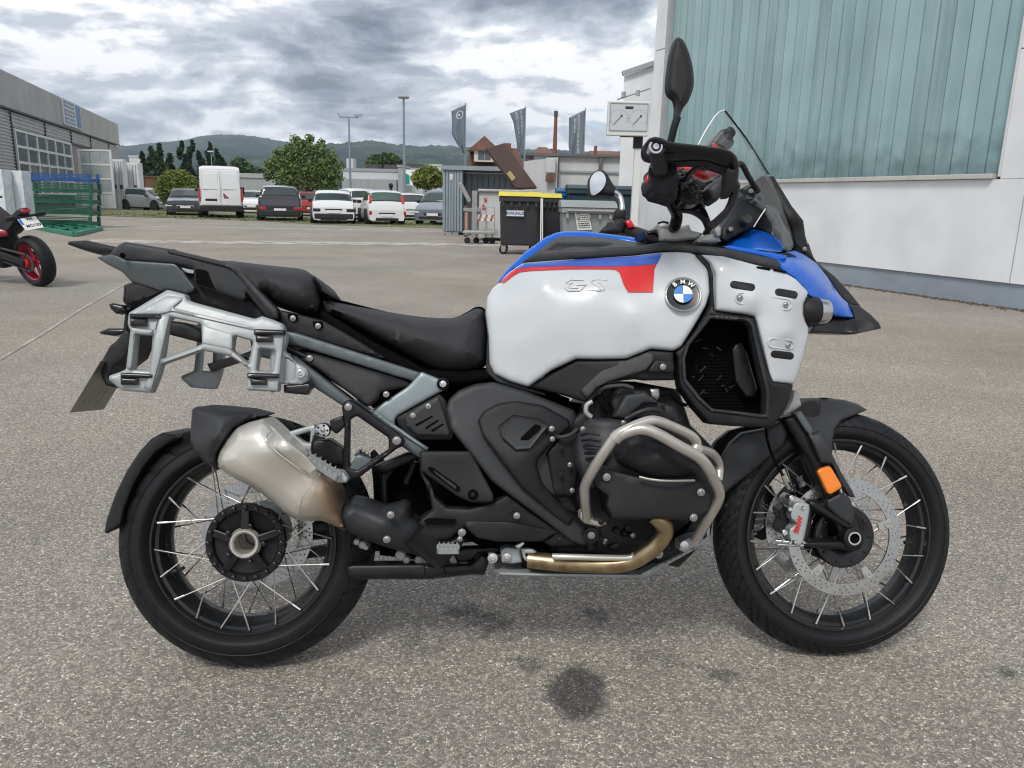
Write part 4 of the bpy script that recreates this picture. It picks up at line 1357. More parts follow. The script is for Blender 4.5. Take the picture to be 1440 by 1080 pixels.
# gauge box
g0 = atdist(853.5, 190, Yp - .25); g1 = atdist(914.5, 143, Yp - .25)
gb = empty('gauge_box', ((g0.x + g1.x) / 2, Yp - .25, g0.z), label='pale wall box with two dials mounted on the post above the containers', cat='gauge box')
hw = (g1.x - g0.x) / 2; hh = g1.z - g0.z
mb = MB(); mb.box((-hw, 0, 0), (hw, .16, hh)); mb.build('case', M['frame_white'], gb, bevel=.012)
mb = MB(); mb.box((-hw + .04, -.006, .10), (hw - .04, -.002, hh - .04)); mb.build('dial_plate', pm('pale dial plate', (.52, .55, .57), .4), gb)
mb = MB()
for q in ((-hw + .03, -hw + .045), (hw - .045, hw - .03)): mb.box((q[0], -.016, .09), (q[1], -.001, hh - .03))
for q in ((.085, .10), (hh - .045, hh - .03)): mb.box((-hw + .046, -.016, q[0]), (hw - .046, -.001, q[1]))
mb.build('dial_frame', M['trim_grey'], gb)
mb = MB(); mb.box((-.07, -.012, hh - .14), (.08, -.007, hh - .095)); mb.build('label_plate', M['ink'], gb)
for sx_ in (-.20, .20):
    mb = MB(); mb.bar((sx_ * hw / .43 - .10, -.014, .20), (sx_ * hw / .43 + .05, -.014, .36), .012, .004); mb.lathe([(-.012, .018), (-.016, .018), (-.016, .0001)], Matrix.Translation((sx_ * hw / .43 + .05, 0, .36)), 12); mb.build('needle', M['ink'], gb)
    mb = MB()
    for k in range(19):
        a = radians(-30 + 240 * k / 18); r0 = .17 if k % 2 else .155
        mb.bar((sx_ * hw / .43 + cos(a) * r0, -.009, .32 + sin(a) * r0 * .85), (sx_ * hw / .43 + cos(a) * .185, -.009, .32 + sin(a) * .185 * .85), .006, .003)
    mb.build('dial_ticks', M['ink'], gb)

# ---- left hall
LW = Wall(G(0, 298.5), G(160, 288.2))
LB = empty('warehouse', LW.A, LW.ang, label='long grey warehouse with corrugated walls and a concrete fascia at the left edge', cat='building')
li = 1
se, zfa = LW.sz(161.5, 175)      # far top corner
s_a, zt0 = LW.sz(0, 99)
_, zlow = LW.sz(0, 148); _, zlow2 = LW.sz(160, 203)
HT = (zfa + zt0) / 2; HLo = (zlow + zlow2) / 2
S0 = -14.0


def lx(m_, x0_, x1_, y0_, y1_, z0_, z1_):
    a, b = sorted((y0_ * li, y1_ * li)); m_.box((x0_, a, z0_), (x1_, b, z1_))


nf = 6
sg0, _ = LW.sz(78, 150); sg1, _ = LW.sz(107, 150)
cuts = [S0, S0 + 8, 0.5, LW.sz(72, 150)[0], LW.sz(108, 160)[0], LW.sz(122, 160)[0], se]
for a, b in zip(cuts[:-1], cuts[1:]):
    mb = MB(); lx(mb, a + .01, b - .01, -.25, .3, HLo, HT); mb.build('fascia_panel', M['fascia'], LB, bevel=.02)
mb = MB(); lx(mb, S0, se - .02, .05, 22, 0, HT - .1); mb.build('core_wall', M['dark_metal'], LB)
mb = MB(); lx(mb, S0, se, -.26, -.2, HLo - .10, HLo - .003); mb.build('drip_edge', M['dark_metal'], LB)
wx0, wz1 = LW.sz(18.5, 182); wx1, _ = LW.sz(98, 205)
_, wz0 = LW.sz(25, 243)
wz0 = .9
posts = [LW.sz(x, 170)[0] for x in (13, 60, 96, 123, 148)]
bays = [S0, (S0 + posts[0]) / 2] + posts + [se]
for i, (a, b) in enumerate(zip(bays[:-1], bays[1:])):
    zb_ = 0.05 if b <= posts[0] + .01 or a > LW.sz(112, 230)[0] else wz1 + .12
    n = int((HLo - .1 - zb_) / .17); V = []; F = []
    for k in range(n + 1):
        z = zb_ + (HLo - .1 - zb_) * k / n; dz = (HLo - .1 - zb_) / n
        for (zz, yy) in ((z, -.02), (z + dz * .3, -.02), (z + dz * .45, -.075), (z + dz * .85, -.075)):
            if zz > HLo - .1: continue
            V += [(a + .06, yy * li, zz), (b - .06, yy * li, zz)]
    for k in range(len(V) // 2 - 1):
        q = (2 * k, 2 * k + 1, 2 * k + 3, 2 * k + 2); F.append(q if li > 0 else q[::-1])
    link('corrugated_panel', mesh('corrugated_panel', V, F), M['corr'], LB)
for s in bays[1:-1]:
    mb = MB(); lx(mb, s - .05, s + .05, -.12, .04, .05 if s < posts[0] + .1 else wz1 + .1, HLo - .1); mb.build('wall_post', M['dark_metal'], LB)
# window band
nc, nr = 6, 4
pw = (wx1 - wx0) / nc; ph = (wz1 - wz0) / nr
for i in range(nc):
    for j in range(nr):
        mb = MB(); lx(mb, wx0 + pw * i + .06, wx0 + pw * (i + 1) - .06, -.02, .03, wz0 + ph * j + .06, wz0 + ph * (j + 1) - .06); mb.build('window_pane', M['win_dark'], LB)
mb = MB()
for i in range(nc + 1): lx(mb, wx0 + pw * i - (.09 if i % 2 == 0 else .055), wx0 + pw * i + (.09 if i % 2 == 0 else .055), -.10, .04, wz0, wz1)
mb.build('window_mullions', M['frame_white'], LB, kind='stuff')
mb = MB()
for j in range(nr + 1): lx(mb, wx0 - .1, wx1 + .1, -.085, .042, wz0 + ph * j - .07, wz0 + ph * j + .07)
mb.build('window_rails', M['frame_white'], LB, kind='stuff')
# doorway
dx0, dx1 = LW.sz(99, 230)[0], LW.sz(114, 230)[0]
mb = MB(); lx(mb, dx0, (dx0 + dx1) / 2, -.03, .04, 0.02, wz1 - .1); mb.build('door', pm('grey brown door', (.22, .205, .19), .6), LB)
mb = MB(); lx(mb, (dx0 + dx1) / 2 + .02, dx1, -.01, .045, 0.02, wz1 - .1); mb.build('door', pm('grey brown door', (.22, .205, .19), .6), LB)
# sign on the fascia
f0, f1 = LW.sz(79.5, 150)[0], LW.sz(106.5, 165)[0]
_, fz1 = LW.sz(79, 137); _, fz0 = LW.sz(82, 174)
sgn = empty('wall_sign', LW.A + LW.e * ((f0 + f1) / 2), LW.ang, label='faded blue and white lettered sign on the warehouse fascia', cat='sign')
hw = (f1 - f0) / 2
mb = MB(); lx(mb, -hw, hw, -.36, -.262, fz0, fz1); mb.build('board', pm('faded sign white', (.50, .54, .58), .5), sgn)
mb = MB(); lx(mb, hw * .42, hw * .92, -.372, -.362, fz0 + .1, fz1 - .1); mb.build('sign_field', pm('faded sign blue', (.10, .20, .36), .5, var=.3, vscale=1.5), sgn)
mb = MB(); fh = (fz1 - fz0)
for q in (.70, .38, .08): lx(mb, -hw * .85, hw * .22, -.372, -.362, fz0 + fh * q, fz0 + fh * (q + .23))
mb.build('sign_bands', pm('faded sign grey blue', (.19, .24, .31), .5, var=.2, vscale=2), sgn)
mi_ = Matrix(((1, 0, 0, 0), (0, 0, -1, 0), (0, 1, 0, 0), (0, 0, 0, 1)))
for q, t in ((.815, 'Gebrauchte'), (.495, 'Motorrad'), (.195, 'Teile')):
    pass
rr = random.Random(5)
mb = MB()
for q in (.77, .45, .15):
    x = -hw * .75
    while x < hw * .1:
        w = rr.uniform(.08, .2); hgt = fh * rr.uniform(.05, .10)
        lx(mb, x, x + w, -.38, -.374, fz0 + fh * q, fz0 + fh * q + hgt); x += w + rr.uniform(.04, .12)
mb.build('sign_lettering', M['flag_print'], sgn, kind='stuff')


# open gate leaf standing out from the wall
def flatleaf(name, q, Y, rows, label, mat=None, panes=True):
    """q: photo x0,x1,top,bottom at distance Y: a framed glazed leaf facing the camera"""
    x0_, x1_, yt, yb = q
    a = gx(x0_, Y); b = gx(x1_, Y); zt_ = zat((x0_ + x1_) / 2, yt, Y)
    root = empty(name, ((a + b) / 2, Y, 0), label=label, cat='gate')
    w = (b - a) / 2
    mb = MB()
    mb.box((-w, 0, .1), (-w + .14, .1, zt_)); mb.box((w - .14, 0, .1), (w, .1, zt_)); mb.build('stiles', M['frame_white'], root)
    n = rows
    for k in range(n + 1):
        z = .1 + (zt_ - .1 - .12) * k / n
        mb = MB(); mb.box((-w + .142, .005, z), (w - .142, .095, z + .12)); mb.build('rail', M['frame_white'], root)
    for k in range(n):
        z = .1 + (zt_ - .22) * k / n + .122; z1 = .1 + (zt_ - .22) * (k + 1) / n - .002
        for c in range(3):
            xa_ = -w + .145 + (2 * w - .29) * c / 3 + .02; xb__ = -w + .145 + (2 * w - .29) * (c + 1) / 3 - .02
            mb = MB(); mb.box((xa_, .03, z), (xb__, .06, z1)); mb.build('window_pane' if k > 0 else 'gate_panel', pm('dull pale glazing', (.36, .40, .41), .3, var=.2, vscale=1.2) if k > 0 else M['cont_white'], root)
    return root


flatleaf('gate_leaf', (114.5, 161.5, 210, 290), 52, 4, 'tall open white gate leaf with glazed rows beside the warehouse doorway')


def container(x0_, x1_, yt, Y, depth, label):
    a, b = gx(x0_, Y), gx(x1_, Y); zt_ = zat(x1_, yt, Y)
    root = empty('storage_container', ((a + b) / 2, Y, 0), label=label, cat='container')
    w = (b - a) / 2
    mb = MB(); mb.box((-w, 0, .05), (w, depth, zt_)); mb.build('body', M['cont_white'], root)
    for s in (0, 1):
        mb = MB(); mb.box((-w + .04 + s * w, -.05, .12), (-.03 + s * w + .0, -.002, zt_ - .08)); mb.build('door', M['cont_white'], root, bevel=.01)
        for q in (.3, .7):
            x = -w + .04 + s * w + (w - .07) * q
            mb = MB(); mb.box((x - .02, -.09, .2), (x + .02, -.052, zt_ - .15)); mb.build('locking_bar', M['trim_grey'], root)
        mb = MB(); x = -w + .04 + s * w + (w - .07) * .5; mb.box((x - .1, -.1, 1.35), (x + .1, -.052, 1.6)); mb.build('handle', M['dark_metal'], root)
    return root


container(159.5, 177, 224, 53, .5, 'white storage container between the open gate leaf and the next container')
container(175, 198, 229, 54, .6, 'white storage container with dark door handles, the one nearer the round bush')


# ------------------------------------------------------------------ green steel racks
def rack(loc, rz, w, d, h, mat, label, name='steel_rack', mesh_deck=True, rails=2, grp='green steel racks stacked by the warehouse'):
    root = empty(name, loc, rz, label=label, cat='steel rack')
    if grp: root['group'] = grp
    for (x, y) in ((0, 0), (w, 0), (w, d), (0, d)):
        mb = MB(); mb.box((x - .04, y - .04, 0), (x + .04, y + .04, h)); mb.build('post', mat, root)
    for y in (0, d):
        mb = MB(); mb.box((.042, y - .03, .05), (w - .042, y + .03, .05 + h * .34)); mb.build('side_rail', mat, root)
    for x in (0, w):
        mb = MB(); mb.box((x - .03, .042, .05), (x + .03, d - .042, .05 + h * .34)); mb.build('end_rail', mat, root)
    for k in range(8):
        x = w * (k + 1) / 9
        mb = MB(); mb.box((x - .02, .032, .06), (x + .02, d - .032, .09)); mb.build('deck_bar', mat, root)
    mb = MB(); mb.box((.05, .04, .095), (w - .05, d - .04, .10)); mb.build('deck', M['dull_steel'], root)
    for z in (h * .55, h * .70, h * .85):
        mb = MB(); mb.box((.042, -.012, z), (w - .042, .012, z + .03)); mb.build('top_wire', mat, root)
    return root


Yr = 25.5
xa, xb_ = gx(36, Yr), gx(127, Yr)
names = ['bottom', 'second lowest', 'third lowest', 'fourth lowest']
hz_ = .345
GR = (xa, Yr, 0)
for k in range(4):
    rack((xa + .04 * k - .05, Yr, .02 + hz_ * k), radians(-1.5), xb_ - xa, .5, hz_ - .01, M['green_steel'], '%s green steel rack of the stack beside the wrapped pallet' % names[k])
rack((xa - .05, Yr, .02 + hz_ * 4), radians(-1.5), xb_ - xa + .1, .5, hz_ * .85, M['blue_steel'], 'blue steel rack lying on top of the green rack stack', grp=None)
# flat frame on the ground
p0, p1, p2, p3 = G(44, 321), G(105, 333), G(143, 324), G(80, 316)
ff = empty('ground_frame', p0, label='light green steel frame lying flat on the ground before the rack stack', cat='steel frame')
for a, b in ((p0, p1), (p1, p2), (p2, p3), (p3, p0)):
    mb = MB(); mb.bar(a - p0 + Vector((0, 0, .06)), b - p0 + Vector((0, 0, .06)), .10, .10); mb.build('frame_bar', M['green_light'], ff)
for t in (.33, .66):
    mb = MB(); mb.bar(p0.lerp(p3, t) - p0 + Vector((0, 0, .06)), p1.lerp(p2, t) - p0 + Vector((0, 0, .06)), .07, .08); mb.build('frame_bar', M['green_light'], ff)
    mb = MB(); mb.bar(p0.lerp(p1, t) - p0 + Vector((0, 0, .07)), p3.lerp(p2, t) - p0 + Vector((0, 0, .07)), .07, .06); mb.build('frame_bar', M['green_steel'], ff)


def wrapped(x0_, x1_, yt, Y, label, d=.45):
    a, b = gx(x0_, Y), gx(x1_, Y); zt_ = zat(x1_, yt, Y)
    root = empty('wrapped_pallet', ((a + b) / 2, Y, 0), label=label, cat='pallet load', group='film wrapped pallets at the left edge')
    w = (b - a) / 2
    n = 14; V = []; F = []
    rr = random.Random(int(x1_))
    rings = 12
    for j in range(rings + 1):
        z = .15 + (zt_ - .15) * j / rings
        for i in range(n * 4):
            s_ = i // n; t = (i % n) / n
            p = [(-w + 2 * w * t, 0), (w, d * t), (w - 2 * w * t, d), (-w, d - d * t)][s_]
            o = .02 * noise.noise(Vector((p[0] * 4, p[1] * 4, z * 5 + x0_)))
            V.append((p[0] * (1 + o * 1.5), p[1] + o, z))
    m_ = n * 4
    for j in range(rings):
        for i in range(m_):
            k = (i + 1) % m_; F.append((j * m_ + i, j * m_ + k, (j + 1) * m_ + k, (j + 1) * m_ + i))
    F.append(tuple(rings * m_ + i for i in range(m_)))
    link('wrapped_load', mesh('wrapped_load', V, F), M['wrap'], root, 50)
    for k in range(3):
        mb = MB(); x = -w + .05 + (2 * w - .2) * k / 2; mb.box((x, 0, 0), (x + .1, d, .145)); mb.build('pallet_runner', pm('pallet wood', (.33, .24, .15), .8, var=.2), root)
    return root


wrapped(9, 34, 240, 24, 'white film wrapped pallet standing just left of the rack stack')
wrapped(-30, 6, 238, 23.5, 'grey film wrapped pallet cut by the left edge of the photo')

# ------------------------------------------------------------------ shed, skip, trolley, bins, big container
Ysh = 26.5
xa, xm, xb_ = gx(622.5, Ysh), gx(650.5, Ysh), gx(748, Ysh)
zt_ = zat(640, 233, Ysh)
sh = empty('metal_shed', (xa, Ysh, 0), label='blue grey sheet metal shed standing behind the open skip', cat='shed')
n = 7
for k in range(n):
    w = (xm - xa) / n
    mb = MB(); mb.box((w * k + .008, -.05, .12), (w * (k + 1) - .008, .0, zt_ - .14)); mb.build('wall_board', M['shed_blue'], sh, bevel=.01)
mb = MB(); mb.box((0, .005, .1), (xm - xa, 2.2, zt_ - .16)); mb.build('front_box', M['shed_blue'], sh)
Y2 = 1.0
n = 12
for k in range(n):
    w = (xb_ - xm) / n
    mb = MB(); mb.box((xm - xa + .06 + w * k + .012, Y2 - .04, .12), (xm - xa + .06 + w * (k + 1) - .012, Y2, zt_ - .2)); mb.build('wall_board', M['shed_dark'], sh, bevel=.008)
mb = MB(); mb.box((xm - xa + .02, Y2 + .004, .1), (xb_ - xa, 2.2, zt_ - .2)); mb.build('back_box', M['shed_dark'], sh)
mb = MB(); mb.box((-.05, -.12, zt_ - .135), (xb_ - xa + .1, 2.3, zt_)); mb.build('roof_edge', M['shed_blue'], sh)
for x in (.12, xm - xa - .35):
    mb = MB(); mb.box((x, -.02, 0), (x + .22, .25, .10)); mb.build('foot', M['dull_steel'], sh)
mb = MB(); mb.box(((xm - xa) * .36, -.056, zt_ - .45), ((xm - xa) * .5, -.052, zt_ - .27)); mb.build('notice', M['paper'], sh)
# skip (front loader container) with brown lid
Yk = 23.2
xa, xb_ = gx(652, Yk), gx(757, Yk); zr_ = zat(700, 265, Yk)
sk = empty('skip', (xa, Yk, 0), label='open grey steel skip with red arrow stickers and a raised brown lid', cat='skip')
w = xb_ - xa
mb = MB(); V = [(.45, 0, .1), (w, 0, .1), (w, 1.6, .1), (.45, 1.6, .1), (.45, 0, zr_ - .12), (w, 0, zr_ - .12), (w, 1.8, zr_ - .12), (.45, 1.8, zr_ - .12)]
mb.add(V, [(0, 3, 2, 1), (0, 1, 5, 4), (1, 2, 6, 5), (2, 3, 7, 6), (3, 0, 4, 7)]); o = mb.build('body', M['cont_grey'], sk); sm = o.modifiers.new('t', 'SOLIDIFY'); sm.thickness = .05
mb = MB(); mb.tube([(.42, -.04, zr_ - .07), (w + .05, -.04, zr_ - .07)], .05, 10); mb.tube([(.42, 1.8, zr_ - .07), (w + .05, 1.8, zr_ - .07)], .05, 10); mb.build('rim', M['dull_steel'], sk, 60)
mb = MB(); mb.box((.25, -.12, .02), (.40, .1, zr_ - .08)); mb.build('lifting_post', M['dull_steel'], sk)
mb = MB(); mb.box((.02, -.06, .1), (.14, .1, zr_ - .5)); mb.build('lifting_post', M['rust'], sk)
mb = MB(); a = atdist(647, 257, Yk) - Vector((xa, Yk, 0)); b = atdist(661, 284, Yk) - Vector((xa, Yk, 0)); mb.bar(a + Vector((0, -.1, 0)), b + Vector((0, -.1, 0)), .2, .12); mb.build('lifting_arm', M['dull_steel'], sk, bevel=.03)
mb = MB(); mb.bar((.0, -.05, zr_ - .62), (.5, -.05, zr_ - .62), .09, .1); mb.build('lifting_bar', M['dull_steel'], sk)
mb = MB(); mb.tube([(.10, -.1, .15), (.10, -.1, zr_ - .7)], .055, 10); mb.build('hydraulic_ram', pm('pale red cylinder', (.38, .22, .20), .5, var=.2), sk, 60)
for (q0, q1, q2) in (((680, 279), (684, 284), (680.5, 277)), ((681, 283.5), (684.5, 283), (684, 277)), ((678, 289), (683.5, 293), (679.5, 287)), ((678, 294), (684, 294), (679, 289))):
    mb = MB(); V = [atdist(q[0], q[1], Yk - .03) - Vector((xa, Yk, 0)) for q in (q0, q1, q2)]; V += [v_ + Vector((0, .015, 0)) for v_ in V]
    mb.add(V, [(0, 1, 2), (5, 4, 3), (0, 3, 4, 1), (1, 4, 5, 2), (2, 5, 3, 0)]); mb.build('arrow_sticker', M['red'], sk)
mb = MB(); P = [atdist(684.4, 207.8, Yk + .5), atdist(710, 200.7, Yk + 1.2), atdist(756, 264, Yk + 1.2), atdist(726, 264, Yk + .5)]
P = [p - Vector((xa, Yk, 0)) for p in P]; nn = (P[1] - P[0]).cross(P[3] - P[0]).normalized() * .10
mb.add(P + [p + nn for p in P], [(0, 1, 2, 3), (7, 6, 5, 4), (0, 4, 5, 1), (1, 5, 6, 2), (2, 6, 7, 3), (3, 7, 4, 0)]); mb.build('lid', M['brown_lid'], sk, bevel=.02)
mb = MB(); c0 = P[0].lerp(P[3], .62).lerp(P[1].lerp(P[2], .62), .06) - nn * .2; c1 = P[0].lerp(P[3], .80).lerp(P[1].lerp(P[2], .80), .06) - nn * .2
mb.bar(c0 + Vector((.05, -.05, 0)), c1 + Vector((.05, -.05, 0)), .14, .015, up=Vector((0, 1, 0))); mb.build('lid_sticker', pm('faded sticker', (.42, .38, .14), .6), sk)
# red and white hazard board resting at the skip
hb0 = atdist(684, 307, Yk - .35)
hb_ = empty('hazard_board', (hb0.x, Yk - .35, 0), label='small red and white striped board behind the trolley frame', cat='warning board')
zz = hb0.z
mb = MB(); mb.box((-.25, 0, zz - .08), (.25, .02, zz + .10)); mb.build('board', M['paper'], hb_)
for k in range(3):
    x = -.2 + .17 * k
    mb = MB(); mb.add([(x - .05, -.003, zz - .08), (x + .02, -.003, zz - .08), (x + .08, -.003, zz + .10), (x + .01, -.003, zz + .10)], [(0, 1, 2, 3)]); mb.build('red_stripe', pm('faded red', (.36, .09, .07), .6), hb_)
mb = MB(); mb.box((-.03, .022, 0), (.03, .05, zz)); mb.build('stake', M['dull_steel'], hb_)
# trolley
Yt = 21.3
xa, xb_ = gx(651, Yt), gx(697, Yt)
tr = empty('platform_trolley', (xa, Yt, 0), label='low platform trolley with tube frame in front of the skip', cat='trolley')
w = xb_ - xa; zp = zat(675, 327.5, Yt)
mb = MB(); mb.box((0, 0, zp - .03), (w, .8, zp + .04)); mb.build('platform', M['dull_steel'], tr, bevel=.015)
for x in (.12, .36, w - .25, w - .08):
    mb = MB(); mb.lathe([(-.03, .0001), (-.03, .07), (-.02, .085), (.02, .085), (.03, .07), (.03, .0001)], Matrix.Translation((x, .12 if x < .3 else .3, .085)), 18); mb.build('wheel', M['tyre_far'], tr, 40)
    mb = MB(); mb.box((x - .02, .09 if x < .3 else .27, .12), (x + .02, .15 if x < .3 else .33, zp - .031)); mb.build('caster', M['dull_steel'], tr)
zc = zat(690, 292, Yt)
mb = MB()
for P in (((.34, .1, zp), (.34, .1, zc), (w - .02, .1, zc), (w - .02, .1, zp)),):
    mb.tube(P, .014, 8)
mb.tube([(.34, .1, zc * .72), (w - .02, .1, zc * .72)], .010, 6); mb.tube([(.62, .1, zp), (.62, .1, zc)], .010, 6)
mb.build('tube_frame', M['dull_steel'], tr, 60)


def wheeled_bin(x0_, x1_, yt, Y, depth, bodym, lidm, label, taper=.10, lidh=.10, sticker=None, wheels=True, ztop=None, grp=None, ribs=True):
    xa, xb_ = gx(x0_, Y), gx(x1_, Y); zt_ = ztop or zat((x0_ + x1_) / 2, yt, Y); w = (xb_ - xa) / 2
    root = empty('wheeled_bin', ((xa + xb_) / 2, Y, 0), label=label, cat='bin')
    if grp: root['group'] = grp
    z0_ = .20 if wheels else .02; zr_ = zt_ - lidh - .05
    a = 1 - taper
    mb = MB()
    V = [(-w * a, depth * taper, z0_), (w * a, depth * taper, z0_), (w * a, depth * (1 - taper), z0_), (-w * a, depth * (1 - taper), z0_), (-w * .96, 0.02, zr_ - .1), (w * .96, 0.02, zr_ - .1), (w * .96, depth - .02, zr_ - .1), (-w * .96, depth - .02, zr_ - .1)]
    mb.add(V, [(0, 3, 2, 1), (4, 5, 6, 7), (0, 1, 5, 4), (1, 2, 6, 5), (2, 3, 7, 6), (3, 0, 4, 7)]); mb.build('body', bodym, root, bevel=.04, seg=3)
    mb = MB(); mb.box((-w, -.03, zr_ - .10), (w, depth + .03, zr_ + .02)); mb.build('rim', bodym, root, bevel=.02)
    if ribs:
        for k in range(5):
            x = -w * .8 + w * 1.6 * k / 4
            mb = MB(); mb.box((x - .03, -.035, zr_ - .20), (x + .03, .01, zr_ - .102)); mb.build('rib', bodym, root)
    mb = MB(); n = 8; V = []; F = []
    for i in range(n + 1):
        t = i / n; y = -.05 + (depth + .1) * t; z = zr_ + .025 + lidh * sin(pi * t) ** .5
        V += [(-w * 1.03, y, zr_ + .022), (-w * 1.03, y, z), (w * 1.03, y, z), (w * 1.03, y, zr_ + .022)]
    for i in range(n):
        for k in range(4):
            q = (k + 1) % 4; F.append((i * 4 + k, i * 4 + q, (i + 1) * 4 + q, (i + 1) * 4 + k))
    F.append((3, 2, 1, 0)); F.append((n * 4, n * 4 + 1, n * 4 + 2, n * 4 + 3))
    link('lid', mesh('lid', V, [f[::-1] for f in F]), lidm, root, 40)
    if wheels:
        for x in (-w * .75, w * .75):
            for y in (.18, depth - .18):
                mb = MB(); mb.lathe([(-.03, .0001), (-.03, .08), (-.02, .10), (.02, .10), (.03, .08), (.03, .0001)], Matrix.Translation((x, y, .10)), 20); wh = mb.build('wheel', M['tyre_far'], root, 40)
                mb = MB(); mb.lathe([(-.034, .0001), (-.034, .045), (-.030, .05)], Matrix.Translation((x, y, .10)), 14); mb.build('wheel_hub', M['dull_steel'], wh)
                mb = MB(); mb.box((x - .05, y - .045, .12), (x + .05, y + .045, .225)); mb.build('caster', M['dull_steel'], root)
    if sticker:
        sx_, sz_, sw_, sh_, s = sticker
        mb = MB(); mb.box((sx_ - sw_ / 2, -.012, sz_ - sh_ / 2), (sx_ + sw_ / 2, .07, sz_ + sh_ / 2)); st = mb.build('sticker', M['flag_print'], root)
        me = txt(s, sh_ * .75, .002); me.transform(Matrix.Translation((sx_, -.015, sz_)) @ SIDE); link('sticker_lettering', me, pm('blue print', (.03, .07, .2), .5), st)
    return root


SIDE = Matrix(((1, 0, 0, 0), (0, 0, -1, 0), (0, 1, 0, 0), (0, 0, 0, 1)))


def txt(s, size, depth=.001, bold=True):
    cu = bpy.data.curves.new('text', 'FONT')
    cu.body = s; cu.size = size; cu.extrude = depth; cu.align_x = 'CENTER'; cu.align_y = 'CENTER'
    if bold: cu.offset = size * .025
    o = bpy.data.objects.new('text', cu)
    COL.objects.link(o)
    me = bpy.data.meshes.new_from_object(o)
    bpy.data.objects.remove(o); bpy.data.curves.remove(cu)
    return me


Yb1 = 17.3
zst = zat(722, 300, Yb1)
wheeled_bin(702, 760, 267.5, Yb1, 1.0, M['bin_black'], M['bin_yellow'], 'black wheeled bin with yellow lid and a blue lettered sticker', sticker=(-.09, zst, .38, .12, 'KWUNUS'), grp='black bins with yellow lids')
wheeled_bin(757, 790, 270, Yb1 + .9, 1.0, M['bin_black'], M['bin_yellow'], 'black wheeled bin with yellow lid partly hidden behind the tank', grp='black bins with yellow lids')
pa, pb = atdist(758.5, 279, Yb1 - .12), atdist(760.5, 338, Yb1 - .12)
wp = empty('white_pole', (pb.x, Yb1 - .12, 0), label='two thin white poles leaning against the corner of the black bin', cat='poles')
for dx in (0, .045):
    mb = MB(); mb.tube([(dx, -.05, 0), (dx * .6 - .02, .0, pa.z)], .014, 8); mb.build('pole', M['white_plain'], wp, 60)
wheeled_bin(783, 812, 262, Yb1 + 2.4, 1.0, M['bin_blue'], M['bin_blue'], 'blue wheeled bin wedged between the black bins and the grey bin', taper=.12)
gbn = wheeled_bin(791, 868, 280, 16.2, 1.3, M['bin_grey'], M['bin_grey'], 'large faded grey wheeled bin with a paper notice on its front', lidh=.14, taper=.12)
mb = MB(); z_ = zat(820, 308, 16.2)
V = [atdist(807.5, 294.5, 16.17), atdist(827, 295.5, 16.17), atdist(832.5, 323, 16.22), atdist(812, 324, 16.22)]
V = [v_ - gbn.location for v_ in V]; mb.add(V + [v_ + Vector((0, .03, 0)) for v_ in V], [(3, 2, 1, 0), (4, 5, 6, 7), (0, 1, 5, 4), (1, 2, 6, 5), (2, 3, 7, 6), (3, 0, 4, 7)]); nt_o = mb.build('notice', M['paper'], gbn)
mb = MB(); rr = random.Random(12)
for k in range(9):
    t = (k + .7) / 10
    a, b = V[0].lerp(V[3], t), V[1].lerp(V[2], t)
    u0 = .12
    while u0 < .85:
        u1 = min(.9, u0 + rr.uniform(.04, .14)); th_ = .012 if k not in (0, 3, 6, 7) else .022
        mb.bar(a.lerp(b, u0) + Vector((0, -.004, 0)), a.lerp(b, u1) + Vector((0, -.004, 0)), .004, th_); u0 = u1 + .04
mb.build('notice_lettering', M['ink'], nt_o, kind='stuff')
mb = MB(); mb.tube([(-.45, -.07, 1.0), (.62, -.07, 1.0)], .022, 8); mb.build('handle_bar', M['dull_steel'], gbn, 60)
# container with raised dark lid
Yd = 18.6
pl = [atdist(766, 269.5, Yd), atdist(792, 257.5, Yd + 1.0), atdist(893, 258.5, Yd + 1.0), atdist(893, 262, Yd), atdist(826, 262.5, Yd)]
wheeled_bin(800, 893, 258, Yd, 1.3, M['bin_lid_dark'], M['bin_lid_dark'], 'wide dark teal container with sloping lid behind the grey bin', lidh=.10, taper=.04, wheels=False, ribs=False)
# big grey container
Yg = 25
xa, xm, xb_ = gx(736, Yg), gx(782, Yg), gx(905, Yg); zt_ = zat(840, 217.5, Yg)
bg_ = empty('roll_off_container', (xa, Yg, 0), label='big pale grey roll off container with steel ribs beneath the rightmost flag', cat='container')
W_ = xb_ - xa
mb = MB(); mb.box((.3, 0, .15), (W_, 2.3, zt_ - .08)); mb.build('body', M['cont_grey'], bg_)
mb = MB(); V = [(0, -.02, zt_ - 2.3), (xm - xa, -.35, .2), (xm - xa, -.35, zt_ - .12), (0, -.02, zt_ - .25), (0, .6, zt_ - 2.3), (xm - xa, .0, .2), (xm - xa, .0, zt_ - .12), (0, .6, zt_ - .25)]
mb.add(V, [(0, 1, 2, 3), (7, 6, 5, 4), (0, 4, 5, 1), (1, 5, 6, 2), (2, 6, 7, 3), (3, 7, 4, 0)]); mb.build('end_plate', M['cont_grey'], bg_)
for px_ in (782, 842, 883):
    x = gx(px_, Yg) - xa; mb = MB(); mb.box((x - .05, -.12, .2), (x + .05, -.003, zt_ - .085)); mb.build('rib', pm('dark steel rib', (.13, .125, .12), .6), bg_)
z_ = zat(840, 242, Yg)
mb = MB(); mb.box((gx(786, Yg) - xa, -.06, z_ - .03), (W_, -.003, z_ + .03)); mb.build('belt_rail', M['trim_grey'], bg_)
mb = MB(); mb.box((.05, -.14, zt_ - .078), (W_, 2.4, zt_)); mb.build('top_rail', pm('dark steel rib', (.13, .125, .12), .6), bg_)
x = gx(765, Yg) - xa; x2 = gx(779, Yg) - xa
